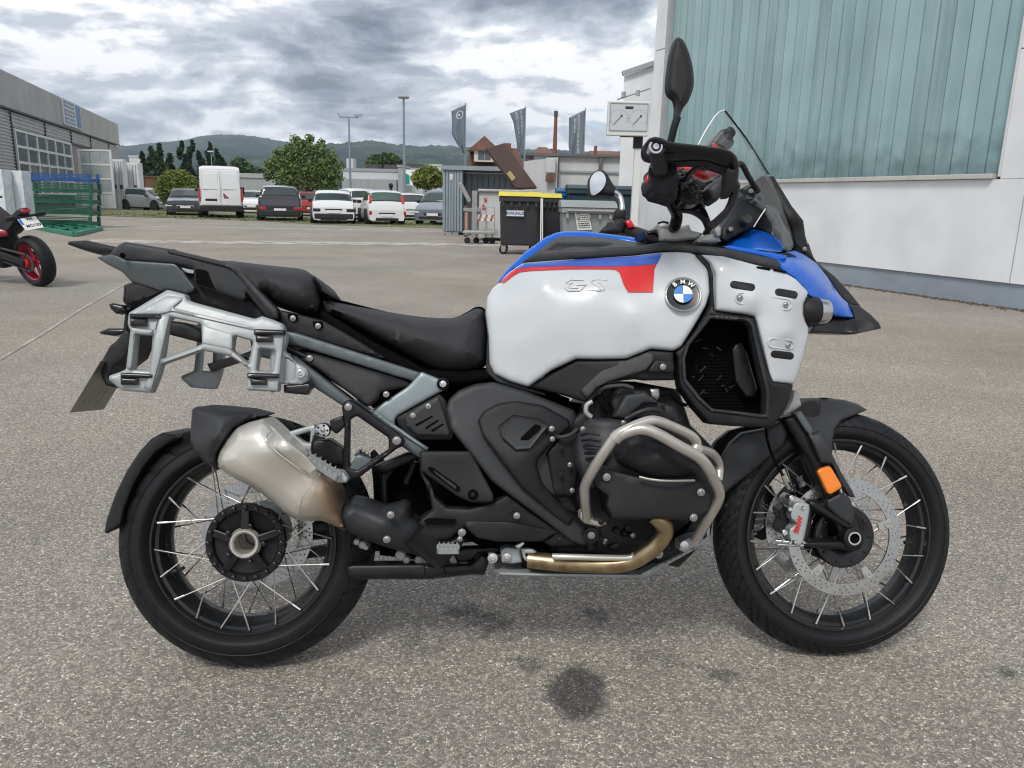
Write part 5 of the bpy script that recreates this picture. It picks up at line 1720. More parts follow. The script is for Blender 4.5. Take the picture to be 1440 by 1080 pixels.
mb = MB(); mb.box((x, -.5, zat(770, 244, Yg)), (x2, -.352, zt_ - .15)); mb.build('winch_box', M['cont_grey'], bg_, bevel=.03)
mb = MB(); mb.box((x + .02, -.49, zat(770, 256, Yg)), (x2 - .02, -.36, zat(770, 246, Yg))); mb.build('winch', M['rust'], bg_)

# ------------------------------------------------------------------ parked cars
def car(loc, rz, L_, W_, H_, paint, label, prof, glass='car_glass', lamps='rear', group=None, name='parked_car', lampshape=None, dark_bumper=False, roofrail=False, grille=None, plate=True, scale_top=.80, lampcol=None):
    """prof: list of (x, belt z, top z); x from the rear (0) to the front (L); top==belt on bonnet/boot"""
    root = empty(name, loc, rz, label=label, cat='van' if name == 'van' else 'car')
    if group: root['group'] = group
    w = W_ / 2
    st = prof
    rings = []
    zb = .20 * H_ / 1.5
    for (x, zl_, zt_) in st:
        e = min(1, .93 + 1.6 * min(x, L_ - x) / L_) if min(x, L_ - x) < L_ * .08 else 1
        wl = w * e
        cab = zt_ > zl_ + .12
        wt = w * scale_top if cab else wl * .86
        pts = [(wl * .95, zb), (wl * .99, zb + .10), (wl, zl_ * .62), (wl * .975, zl_ - .03), (wl * .95, zl_)]
        if cab:
            pts += [(wt + (wl * .95 - wt) * .12, zt_ - .10), (wt * .97, zt_ - .04), (wt * .80, zt_), (0, zt_ + .02)]
        else:
            pts += [(wl * .93, zl_ + .01), (wt, zl_ + (zt_ - zl_) * .6 + .012), (wt * .7, zt_ + .02), (0, zt_ + .035)]
        full = [(-a, z) for a, z in pts] + [(a, z) for a, z in reversed(pts[:-1])]
        rings.append([Vector((x, a, z)) for a, z in full])
    n = len(rings[0]); V = []; F = []
    # finer along x for roundness
    for r in rings: V += r
    for i in range(len(rings) - 1):
        for j in range(n - 1):
            F.append((i * n + j, i * n + j + 1, (i + 1) * n + j + 1, (i + 1) * n + j))
        F.append((i * n + n - 1, i * n, (i + 1) * n, (i + 1) * n + n - 1))
    F.append(tuple(range(n))); b_ = (len(rings) - 1) * n; F.append(tuple(b_ + k for k in reversed(range(n))))
    me = mesh('body', V, F)
    o = link('body', me, M[paint], root, 35)
    bv = o.modifiers.new('b', 'BEVEL'); bv.width = .022; bv.segments = 2; bv.limit_method = 'ANGLE'; bv.angle_limit = radians(24)

    def S(i, j):
        i0 = max(0, min(int(math.floor(i)), len(rings) - 2)); j0 = max(0, min(int(math.floor(j)), n - 2)); fi, fj = i - i0, j - j0
        return (rings[i0][j0] * (1 - fi) * (1 - fj) + rings[i0 + 1][j0] * fi * (1 - fj) + rings[i0][j0 + 1] * (1 - fi) * fj + rings[i0 + 1][j0 + 1] * fi * fj)

    def patch(nm, i0, i1, j0, j1, off, mat, k=6):
        V = []; F = []
        for a in range(k + 1):
            for b in range(k + 1):
                i = i0 + (i1 - i0) * a / k; j = j0 + (j1 - j0) * b / k
                p = S(i, j); e = .03
                nn = (S(i + e, j) - S(i - e, j)).cross(S(i, j + e) - S(i, j - e))
                if nn.length < 1e-9: nn = Vector((0, 0, 1))
                nn.normalize()
                c = Vector((L_ / 2, 0, H_ * .4))
                if nn.dot(p - c) < 0: nn = -nn
                V.append(p + nn * off)
        for a in range(k):
            for b in range(k):
                q = a * (k + 1) + b; F.append((q, q + 1, q + k + 2, q + k + 1))
        o = link(nm, mesh(nm, V, F), mat, root, 50)
        s_ = o.modifiers.new('s', 'SOLIDIFY'); s_.thickness = .012; s_.offset = 0
        return o
    cabs = [i for i, s_ in enumerate(st) if s_[2] > s_[1] + .12]
    c0, c1 = cabs[0], cabs[-1]
    gm = M[glass]
    if name != 'van':
        patch('rear_window', c0 - .88, c0 - .12, 5.4, n - 1 - 5.4, .012, gm)
        patch('side_window', c0 + .08, c1 - .03, 4.25, 5.05, .010, gm)
        patch('side_window', c0 + .08, c1 - .03, n - 1 - 4.25, n - 1 - 5.05, .010, gm)
    patch('windscreen', c1 + .10, c1 + .92, 5.3, n - 1 - 5.3, .012, gm)
    # wheels
    wr_ = .32 * (1.05 if H_ > 1.55 else 1)
    for x in (L_ * .19, L_ * .80):
        for s in (-1, 1):
            mb = MB(); T = Matrix.Translation((x, s * (w - .10), wr_))
            mb.lathe([(-.10, wr_ * .64), (-.11, wr_ * .92), (-.085, wr_), (.085, wr_), (.11, wr_ * .92), (.10, wr_ * .64)], T, 28, True); wh = mb.build('wheel', M['tyre_far'], root, 40)
            mb = MB(); mb.lathe([(s * .10, wr_ * .66), (s * .112, wr_ * .60), (s * .09, .05), (s * .11, .0001)], T, 20); mb.build('rim', M['alloy'], wh, 40)
            mb = MB(); mb.lathe([(-.06, wr_ + .05), (.10 * 1, wr_ + .05)], Matrix.Translation((x, s * (w - .02), wr_)), 28, True); mb.build('wheel_arch', M['car_trim'], root)
    # ends
    zl0 = st[0][1]
    def endbox(x0_, x1_, y0_, y1_, z0_, z1_, nm, mat, bev=.015):
        mb = MB(); mb.box((x0_, y0_, z0_), (x1_, y1_, z1_)); return mb.build(nm, mat, root, bevel=bev)
    if dark_bumper:
        endbox(-.03, .25, -w * .9, w * .9, zb + .02, zb + .27 * H_ / 1.5, 'bumper', M['car_trim'], .04)
    endbox(-.012, .08, -w * .62, w * .62, zb - .02, zb + .10, 'lower_bumper', M['car_trim'])
    if plate:
        pz = st[0][1] * .80 if lampshape != 'tall' else st[0][1] * .68
        endbox(-.025, .02, -.27, .27, pz - .055, pz + .06, 'number_plate', M['plate_white'], .004)
        endbox(-.02, .02, -.36, .36, pz + .07, pz + .12, 'plate_handle', M['car_trim'], .004)
    lm = M[lampcol or 'lamp_red']
    for s in (-1, 1):
        if lampshape == 'tall':
            i_ = c0
            for (za, zb_) in ((st[0][1] * .72, st[0][1] * 1.0),):
                endbox(-.02, .14, s * w * .93 - (.0 if s > 0 else .0) - .09, s * w * .93 + .02, za, zb_, 'tail_lamp', lm, .02)
            a_ = S(c0 - .95, 4.6 if s < 0 else n - 1 - 4.6); b_2 = S(c0 - .2, 5.2 if s < 0 else n - 1 - 5.2)
            mb = MB(); mb.bar(a_ + Vector((-.03, 0, -.02)), b_2 + Vector((-.03, 0, 0)), .14, .05, up=Vector((1, 0, 0))); mb.build('tail_lamp', lm, root, bevel=.02)
        else:
            hz2 = st[0][1] * .93
            endbox(-.02, .20, s * w * .88 - .20 * (1 if s > 0 else 1) + (0 if s < 0 else -.05) + (0 if s > 0 else .05), s * w * .88 + .06 if s > 0 else s * w * .88 + .26, hz2 - .09, hz2 + .04, 'tail_lamp', lm, .02)
    # front
    zf = st[-1][1]
    for s in (-1, 1):
        endbox(L_ - .30, L_ + .005, (s * w * .86) - .17, (s * w * .86) + .10 if s > 0 else (s * w * .86) + .17, zf * .80, zf * .97, 'headlight', M['lamp_clear'], .03)
    if grille == 'kidney':
        for s in (-1, 1):
            endbox(L_ - .03, L_ + .03, s * .24 - .20, s * .24 + .20, zf * .62, zf * .93, 'grille_surround', M['chrome'], .03)
            endbox(L_ - .02, L_ + .04, s * .24 - .165, s * .24 + .165, zf * .655, zf * .895, 'grille', M['car_trim'], .02)
    else:
        endbox(L_ - .03, L_ + .015, -.42, .42, zf * .66, zf * .86, 'grille', M['car_trim'], .02)
    endbox(L_ - .10, L_ + .012, -w * .7, w * .7, zb + .03, zb + .17, 'front_intake', M['car_trim'], .02)
    endbox(L_ - .02, L_ + .05, -.26, .26, zb + .20, zb + .31, 'number_plate', M['plate_white'], .004)
    mx_ = st[c1][0] + .15
    for s in (-1, 1):
        mb = MB(); y = s * (w + .10); mb.box((mx_, y - .11, st[c1][1] + .0), (mx_ + .12, y + .09, st[c1][1] + .15)); mb.build('door_mirror', M['car_trim'], root, bevel=.03)
    return root


SEDAN = lambda L, H: [(0, H * .52, H * .52), (.06, H * .60, H * .60), (.18, H * .66, H * .68), (L * .14, H * .67, H * .71), (L * .30, H * .65, H * .97), (L * .42, H * .64, H), (L * .56, H * .63, H * .98), (L * .72, H * .62, H * .645), (L * .88, H * .58, H * .60), (L * .97, H * .50, H * .52), (L, H * .40, H * .40)]
ESTATE = lambda L, H: [(0, H * .46, H * .46), (.05, H * .58, H * .58), (.10, H * .64, H * .65), (L * .09 + .1, H * .66, H * .93), (L * .25, H * .65, H * .99), (L * .42, H * .64, H), (L * .58, H * .63, H * .96), (L * .73, H * .62, H * .645), (L * .88, H * .57, H * .59), (L * .97, H * .48, H * .50), (L, H * .38, H * .38)]
SUVP = lambda L, H: [(0, H * .40, H * .40), (.03, H * .56, H * .56), (.06, H * .66, H * .665), (.26, H * .67, H * .94), (L * .2, H * .67, H * .99), (L * .42, H * .66, H), (L * .56, H * .65, H * .97), (L * .72, H * .64, H * .66), (L * .88, H * .60, H * .62), (L * .97, H * .52, H * .54), (L, H * .40, H * .40)]
HATCH = lambda L, H: [(0, H * .40, H * .40), (.04, H * .54, H * .54), (.08, H * .62, H * .625), (.30, H * .63, H * .96), (L * .3, H * .63, H), (L * .50, H * .62, H * .995), (L * .62, H * .60, H * .95), (L * .80, H * .58, H * .61), (L * .92, H * .52, H * .54), (L, H * .40, H * .40)]


def onlot(px_, Y): return Vector((gx(px_, Y), Y, 0))


# cars seen from behind: rear end at distance Y facing the camera -> heading +Y
def rearcar(px_, Y, L_, W_, H_, paint, label, prof, turn=0, **kw):
    p = onlot(px_, Y)
    return car(p, pi / 2 + radians(turn) + math.atan2(-p.x, p.y), L_, W_, H_, paint, label, prof(L_, H_), **kw)


def frontcar(px_, Y, L_, W_, H_, paint, label, prof, turn=0, **kw):
    q = onlot(px_, Y); a = -pi / 2 + radians(turn) + math.atan2(-q.x, q.y)
    p = q - Vector((cos(a), sin(a), 0)) * L_
    return car(p, a, L_, W_, H_, paint, label, prof(L_, H_), **kw)


rearcar(468.5, 34.2, 4.7, 1.83, 1.44, 'car_white', 'white estate car seen from behind, in front of the left lamp post', ESTATE, turn=1, dark_bumper=True, lampcol='car_trim')
rearcar(393, 36.4, 4.7, 1.95, 1.62, 'car_black', 'blue black off road car seen from behind beside the white van', SUVP, turn=-1, dark_bumper=True, scale_top=.76)
rearcar(544, 34.8, 3.6, 1.62, 1.50, 'car_white', 'small white hatchback with tall red tail lamps', HATCH, turn=9, lampshape='tall', glass='car_glass_green', scale_top=.84)
frontcar(608, 36.0, 4.3, 1.80, 1.60, 'car_bluegrey', 'blue grey compact car facing the camera, cut by the metal shed', HATCH, turn=-14)
frontcar(259.5, 42, 4.9, 1.88, 1.42, 'car_dark', 'anthracite saloon facing the camera in front of the round bush', SEDAN, turn=-3, grille='kidney')
rearcar(514, 41.5, 4.4, 1.82, 1.62, 'car_white', 'white sports utility car behind the white estate and the small hatchback', SUVP, turn=18)
rearcar(581, 43, 4.2, 1.75, 1.45, 'car_white', 'white car with red tail lamps half hidden behind the small hatchback', HATCH, turn=8)
frontcar(352.5, 50, 4.3, 1.78, 1.42, 'car_white', 'white car facing the camera in the gap right of the van', SEDAN, turn=-4)
frontcar(487, 49, 4.2, 1.75, 1.40, 'car_silver', 'pale silver car behind the left lamp post foot', SEDAN, turn=10)
car(onlot(178, 54), radians(-22), 4.2, 1.75, 1.45, 'car_silver', 'silver car seen from the side just right of the white container', HATCH(4.2, 1.45))
frontcar(231, 56, 4.1, 1.75, 1.38, 'car_dark', 'dark car mostly hidden left of the anthracite saloon', HATCH, turn=20)
rearcar(438, 47, 4.1, 1.72, 1.42, 'car_red', 'red car glimpsed between the black car and the white estate', HATCH, turn=4)
rearcar(575, 60, 4.2, 1.75, 1.45, 'car_silver', 'silver car far behind, below the green sign', HATCH, turn=60)
# van
vw, vh = 2.05, 2.50
VP = [(0, 1.05, 1.05), (.02, 1.25, 1.25), (.06, 1.30, 2.34), (.20, 1.30, 2.48), (3.6, 1.30, 2.50), (4.6, 1.28, 2.30), (5.3, 1.18, 1.24), (5.8, .90, .95), (6.0, .62, .62)]
vn = car(onlot(310.5, 39.0), pi / 2 + radians(21.5), 6.0, vw, vh, 'car_white', 'white high roofed panel van seen from behind with a dark rear bumper', VP, name='van', scale_top=.90, plate=False, dark_bumper=False)
w = vw / 2


def vbox(x0_, x1_, y0_, y1_, z0_, z1_, nm, mat, bev=.01):
    mb = MB(); mb.box((x0_, y0_, z0_), (x1_, y1_, z1_)); return mb.build(nm, mat, vn, bevel=bev)


for s in (-1, 1):
    a, b = sorted((s * .008, s * (w * .90)))
    V = [(-.045, a if s > 0 else a * 1.0, .62), (-.045, b, .62), (-.045, b if s < 0 else b * .985, 1.30), (.03, (b * .90 if s > 0 else b), 2.28), (.03, (a if s > 0 else a * .90), 2.28), (-.045, a, 1.30)]
    mb = MB(); mb.add(V + [(x + .05, y, z) for x, y, z in V], [(0, 5, 4, 3, 2, 1), (6, 7, 8, 9, 10, 11)] + [(i, (i + 1) % 6, 6 + (i + 1) % 6, 6 + i) for i in range(6)])
    mb.build('rear_door', M['car_white'], vn, bevel=.02)
    V = [(-.052, s * .10, 1.38), (-.052, s * w * .80, 1.38), (-.004, s * w * .74, 2.12), (-.004, s * .10, 2.16)]
    mb = MB(); mb.add(V + [(x + .02, y, z) for x, y, z in V], [(0, 1, 2, 3), (7, 6, 5, 4), (0, 4, 5, 1), (1, 5, 6, 2), (2, 6, 7, 3), (3, 7, 4, 0)]); mb.build('door_pressing', M['car_white'], vn, bevel=.012)
    c, d = sorted((s * w * .915, s * w * 1.0)); vbox(-.05, .12, c, d, .80, 1.42, 'tail_lamp', M['lamp_red'], .02)
vbox(-.10, .2, -w * .97, w * .97, .32, .60, 'rear_bumper', M['car_trim'], .03)
vbox(-.06, .0, .18, .72, .82, .93, 'plate_recess', M['car_trim']); vbox(-.055, .0, .22, .70, .68, .80, 'number_plate', M['plate_white'])
mb = MB(); mb.add([(-.056, -.12, 1.04), (-.056, -.32, 1.04), (-.056, -.12, 1.22)], [(0, 1, 2)]); mb.build('door_emblem', M['lamp_red'], vn)
vbox(-.058, -.03, -.38, -.14, .96, 1.01, 'door_handle', M['car_trim'])
vbox(-.10, .0, -.05, .05, .45, .56, 'tow_hook', M['dull_steel'])
vbox(4.6, 4.8, -w - .30, -w - .05, 1.15, 1.55, 'door_mirror', M['car_trim'], .03)


# ------------------------------------------------------------------ person behind the cars
def person(loc, rz, label):
    root = empty('person', loc, rz, label=label, cat='person')
    J = {'pelvis': (0, 0, .98), 'waist': (0, .0, 1.12), 'chest': (0, .01, 1.36), 'neck': (0, .0, 1.54), 'head0': (0, 0, 1.62), 'head1': (0, 0, 1.74),
         'hipL': (.10, 0, .93), 'kneeL': (.11, -.02, .52), 'ankL': (.11, .02, .10), 'toeL': (.12, -.14, .04), 'hipR': (-.10, 0, .93), 'kneeR': (-.11, -.02, .52), 'ankR': (-.11, .02, .10), 'toeR': (-.12, -.14, .04),
         'shL': (.19, 0, 1.46), 'elL': (.25, .03, 1.18), 'wrL': (.26, -.06, .93), 'haL': (.26, -.09, .84), 'shR': (-.19, 0, 1.46), 'elR': (-.25, .03, 1.18), 'wrR': (-.26, -.06, .93), 'haR': (-.26, -.09, .84)}
    R_ = {'pelvis': .15, 'waist': .135, 'chest': .155, 'neck': .058, 'head0': .088, 'head1': .098, 'hip': .095, 'knee': .06, 'ank': .04, 'toe': .035, 'sh': .07, 'el': .045, 'wr': .03, 'ha': .035}
    E_ = [('pelvis', 'waist'), ('waist', 'chest'), ('chest', 'neck'), ('neck', 'head0'), ('head0', 'head1')]
    for s in 'LR':
        E_ += [('pelvis', 'hip' + s), ('hip' + s, 'knee' + s), ('knee' + s, 'ank' + s), ('ank' + s, 'toe' + s), ('chest', 'sh' + s), ('sh' + s, 'el' + s), ('el' + s, 'wr' + s), ('wr' + s, 'ha' + s)]
    ks = list(J); me = bpy.data.meshes.new('body'); me.from_pydata([J[k] for k in ks], [(ks.index(a), ks.index(b)) for a, b in E_], [])
    o = link('body', me, pm('dark clothes', (.03, .035, .05), .8), root)
    sk_ = o.modifiers.new('skin', 'SKIN'); sk_.use_smooth_shade = True
    for k, vtx in zip(ks, me.skin_vertices[0].data):
        r = R_.get(k, R_.get(k[:-1], .05)); vtx.radius = (r, r * (.75 if k in ('chest', 'waist', 'pelvis') else 1)); vtx.use_root = (k == 'pelvis')
    ss = o.modifiers.new('sub', 'SUBSURF'); ss.levels = 2; ss.render_levels = 2
    mb = MB(); mb.lathe([(-.005, .0001), (-.0, .07), (.05, .088), (.12, .095), (.18, .078), (.225, .0001)], Matrix.Translation((0, -.012, 1.60)) @ Matrix.Rotation(pi / 2, 4, 'X'), 24); mb.build('face', pm('skin', (.45, .28, .20), .6), root, 60)
    mb = MB(); mb.lathe([(.02, .092), (.07, .106), (.14, .112), (.20, .09), (.245, .0001)], Matrix.Translation((0, .018, 1.60)) @ Matrix.Rotation(pi / 2, 4, 'X'), 24); mb.build('hair', pm('dark hair', (.015, .012, .012), .7), root, 60)
    return root


person((gx(550, 40), 40, .05), radians(170), 'dark haired person whose head shows above the small white hatchback')

# ------------------------------------------------------------------ red wheeled motorcycle at the left edge
Yq = 9.6
rbm = empty('motorcycle', (gx(44, Yq), Yq, 0), radians(180 + 35 * 0 - 48), label='black and red motorcycle with a white number plate, cut by the left edge', cat='motorcycle')
# local +x forward; the rear wheel stands at the origin
rbm.rotation_euler = (radians(0), radians(0), radians(152))
rbl = Matrix.Rotation(radians(-9), 4, 'X')
M['dark_red'] = pm('dark red enamel', (.30, .012, .03), .3, coat=.5)
T0 = rbl @ Matrix.Translation((0, 0, .315))


def rmb(name, m_, mat, smooth=40, **kw): return m_.build(name, mat, rbm, smooth, **kw)


mb = MB(); pr = []
for j in range(19):
    a = -1 + j / 9
    if abs(a) > .6: u = (abs(a) - .6) / .4; pr.append((math.copysign(.092 - .03 * u, a), .25 - .035 * u))
    else: ang = a / .6 * radians(80); pr.append((.095 * sin(ang), .315 - .065 * (1 - cos(ang))))
mb.lathe(pr, T0, 96); wq = rmb('wheel', mb, M['rubber'])
for (T, x) in ((T0, 0), (rbl @ Matrix.Translation((1.40, 0, .30)), 1)):
    if x:
        mb = MB(); mb.lathe([(a * .7, r * .95) for a, r in pr], T, 72); wq = rmb('wheel', mb, M['rubber'])
    mb = MB(); mb.lathe([(-.065, .217), (-.070, .222), (-.06, .205), (-.02, .19), (.02, .19), (.06, .205), (.070, .222), (.065, .217), (.05, .20), (0, .185), (-.05, .20), (-.065, .217)], T, 64)
    rim_ = mb.build('rim', M['dark_red'], wq, 40)
    mb = MB()
    for k in range(6):
        a = 2 * pi * k / 6; mb.bar(T @ Vector((.03 * cos(a), 0, .03 * sin(a))), T @ Vector((.20 * cos(a + .25), 0, .20 * sin(a + .25))), .028, .03, up=Vector((0, 1, 0)))
    mb.lathe([(-.07, .0001), (-.07, .035), (-.03, .05), (.03, .05), (.07, .035), (.07, .0001)], T, 24)
    mb.build('wheel_spokes', M['dark_red'], wq, 40)
mb = MB(); mb.bar(rbl @ Vector((0, .12, .315)), rbl @ Vector((.55, .14, .42)), .05, .09); mb.bar(rbl @ Vector((0, -.12, .315)), rbl @ Vector((.55, -.14, .42)), .05, .09); rmb('swingarm', mb, M['satin_black'], bevel=.015)
mb = MB(); mb.lathe([(.125, .0001), (.125, .045), (.10, .05)], T0, 24); rmb('axle_cap', mb, M['lamp_red'])
mb = MB(); mb.lathe([(.085, .11), (.092, .115), (.092, .075), (.085, .075)], T0, 36); rmb('sprocket', mb, M['dark_metal'])
mb = MB(); mb.bar(rbl @ Vector((-.02, .10, .42)), rbl @ Vector((.55, .12, .49)), .02, .02); mb.bar(rbl @ Vector((-.02, .10, .21)), rbl @ Vector((.55, .12, .33)), .02, .02); rmb('chain', mb, M['dark_metal'])
mb = MB(); mb.box((.45, -.16, .22), (.98, .16, .62), rbl); rmb('engine', mb, M['engine_black'], bevel=.05)
mb = MB(); mb.tube([rbl @ Vector(p) for p in ((.9, -.1, .45), (.6, -.14, .2), (.3, -.17, .28), (.05, -.19, .38))], [.03, .03, .05, .06], 16); rmb('exhaust', mb, M['dark_metal'])
mb = MB(); V = []; prf = [(-.12, .97, .04), (-.02, .96, .08), (.14, .86, .12), (.35, .72, .14), (.42, .84, .15), (.70, .98, .17), (.95, .92, .14), (1.05, .80, .08)]
low = [.91, .84, .70, .60, .58, .60, .66, .74]
F = []
for (x, z, w_), zl_ in zip(prf, low):
    V += [rbl @ Vector((x, -w_, zl_ + .03)), rbl @ Vector((x, -w_ * .85, z - .02)), rbl @ Vector((x, 0, z)), rbl @ Vector((x, w_ * .85, z - .02)), rbl @ Vector((x, w_, zl_ + .03)), rbl @ Vector((x, 0, zl_))]
for i in range(len(prf) - 1):
    for j in range(6):
        k = (j + 1) % 6; F.append((i * 6 + j, i * 6 + k, i * 6 + 6 + k, i * 6 + 6 + j))
F.append(tuple(range(6))[::-1]); F.append(tuple((len(prf) - 1) * 6 + k for k in range(6)))
mb.add(V, F); rmb('seat_and_tank', mb, M['seat'], bevel=.02)
mb = MB(); mb.add([rbl @ Vector(p) for p in ((.2, .125, .64), (.45, .155, .62), (.75, .175, .70), (.70, .172, .84), (.42, .155, .74), (.2, .125, .70))], [(0, 1, 2, 3, 4, 5)]); o = rmb('side_panel', mb, M['dark_red']); s_ = o.modifiers.new('s', 'SOLIDIFY'); s_.thickness = .03; s_.offset = 0
mb = MB(); mb.tube([rbl @ Vector(p) for p in ((1.38, .1, .3), (1.10, .1, .95))], .025, 12); mb.tube([rbl @ Vector(p) for p in ((1.38, -.1, .3), (1.10, -.1, .95))], .025, 12); rmb('fork', mb, M['dark_metal'])
mb = MB(); mb.tube([rbl @ Vector(p) for p in ((1.0, .38, 1.02), (1.08, .15, 1.02), (1.08, -.15, 1.02), (1.0, -.38, 1.02))], .015, 10); rmb('handlebar', mb, M['dark_metal'])
mb = MB(); mb.lathe([(-.06, .05), (-.02, .09), (.05, .085)], rbl @ Matrix.Translation((1.25, 0, .85)) @ Matrix.Rotation(-pi / 2, 4, 'Z'), 24, True); rmb('headlamp', mb, M['plastic'])
# tail bits and plate
mb = MB(); mb.bar(rbl @ Vector((-.0, 0, .88)), rbl @ Vector((-.09, 0, .76)), .10, .03); rmb('plate_bracket', mb, M['plastic'], bevel=.008)
mb = MB(); mb.bar(rbl @ Vector((-.06, -.20, .86)), rbl @ Vector((-.06, .20, .86)), .03, .03); mb.bar(rbl @ Vector((-.06, .14, .86)), rbl @ Vector((-.06, .24, .86)), .055, .05); mb.bar(rbl @ Vector((-.06, -.14, .86)), rbl @ Vector((-.06, -.24, .86)), .055, .05); rmb('indicators', mb, M['plastic'], bevel=.01)
mb = MB(); mb.bar(rbl @ Vector((-.10, -.05, .93)), rbl @ Vector((-.10, .05, .93)), .05, .04); rmb('tail_lamp', mb, M['lamp_red'], bevel=.01)
PX = Vector((0, -1, 0)); PN = Vector((-1, 0, -.0)); tilt = radians(42)
PY = Vector((sin(tilt), 0, cos(tilt))); PZ = PX.cross(PY)
R4 = rbl @ Matrix.Translation((-.12, 0, .79)) @ Matrix((PX, PY, PZ)).transposed().to_4x4()
mb = MB(); mb.box((-.11, -.10, -.004), (.11, .10, .002), R4); pq = rmb('number_plate', mb, M['plate_white'])
mb = MB(); mb.box((-.108, -.02, .0022), (-.078, .098, .003), R4); mb.build('plate_band', M['badge_blue'], pq)
for s, y in (('VN', .048), ('MO159', -.050)):
    me = txt(s, .058, .0005); me.transform(R4 @ Matrix.Translation((.015, y, .0035))); link('plate_lettering', me, M['ink'], pq)
mb = MB(); mb.box((-.095, -.02, -.30), (.095, .20, -.29), R4); 

# ================================================================== THE ADVENTURE MOTORCYCLE
bike = empty('motorcycle', label='large white adventure motorcycle with blue and red trim leaning on its stand in the foreground', cat='motorcycle')
bike.matrix_world = BM


def part(name, f, pts, y, mat, parent=None, rnd=0, spl=False, sym=False, holes=(), ctrl_f=None, **kw):
    P = [px(f, p[0], p[1]) for p in pts]
    if spl: P = spline(P)
    elif rnd: P = roundpoly(P, rnd)
    H = []
    for hh in holes:
        q = [px(f, p[0], p[1]) for p in hh]
        H.append(roundpoly(q, rnd or 3))
    if isinstance(y, (list, tuple)):
        y = rbf([px(f if ctrl_f is None else ctrl_f, a, b) + (c,) for a, b, c in y])
    o = pillow(name, P, y, M[mat], parent or bike, holes=H, **kw)
    if sym:
        me = o.data
        n = len(me.vertices)
        co = np.empty(n * 3, np.float32); me.vertices.foreach_get('co', co); co = co.reshape(-1, 3)
        half = n // 2
        co[half:] = co[:half] * np.array([1, -1, 1])
        me.vertices.foreach_set('co', co.ravel()); me.update()
        me.set_sharp_from_angle(angle=radians(kw.get('smooth', 38)))
    return o


def mirrored(o, parent=None):
    me = o.data.copy()
    n = len(me.vertices)
    co = np.empty(n * 3, np.float32); me.vertices.foreach_get('co', co); co = co.reshape(-1, 3)
    co[:, 1] *= -1
    me.vertices.foreach_set('co', co.ravel())
    me.flip_normals(); me.update()
    c = o.copy(); c.data = me; COL.objects.link(c)
    c.parent = parent or o.parent
    return c


def bolt(f, u, v, y, r=.006, mat='bolt', parent=None, h=.005, name='bolt'):
    c = U(*px(f, u, v), y); r = r * .82
    mb = MB()
    T = Matrix.Translation(c)
    mb.lathe([(.002, r * 1.5), (-h * .3, r * 1.5), (-h * .35, r), (-h * .9, r * .97), (-h, r * .8), (-h, r * .5), (-h * .4, r * .45), (-h * .4, .0001)], T, 14)
    return mb.build(name, M[mat], parent or bike, 40)


def tubepath(name, f, pts, r, mat, parent=None, n=12, k=6, closed=False):
    """pts (u,v,y)"""
    P = [px(f, p[0], p[1]) + (p[2],) for p in pts]
    if k > 1: P = smoothpath(P, k)
    L3 = [U(*p) for p in P]
    V, F = sweep(L3, r, n, closed)
    return link(name, mesh(name, V, F), M[mat], parent or bike, 50)


def txt(s, size, depth=.001, bold=True):
    cu = bpy.data.curves.new('text', 'FONT')
    cu.body = s; cu.size = size; cu.extrude = depth; cu.align_x = 'CENTER'; cu.align_y = 'CENTER'
    if bold: cu.offset = size * .025
    o = bpy.data.objects.new('text', cu)
    COL.objects.link(o)
    me = bpy.data.meshes.new_from_object(o)
    bpy.data.objects.remove(o); bpy.data.curves.remove(cu)
    return me


SIDE = Matrix(((1, 0, 0, 0), (0, 0, -1, 0), (0, 1, 0, 0), (0, 0, 0, 1)))   # text plane -> bike side, facing -y


def put_text(name, s, size, M4, mat, parent, depth=.001, **kw):
    me = txt(s, size, depth)
    me.transform(M4)
    return link(name, me, mat, parent, **kw)


# ------------------------------------------------------------------ wheels
STEER = radians(1.5657)


def steer_rot(s):
    a = radians(26.2)
    return Matrix.Rotation(s, 4, Vector((-sin(a), 0, cos(a))))


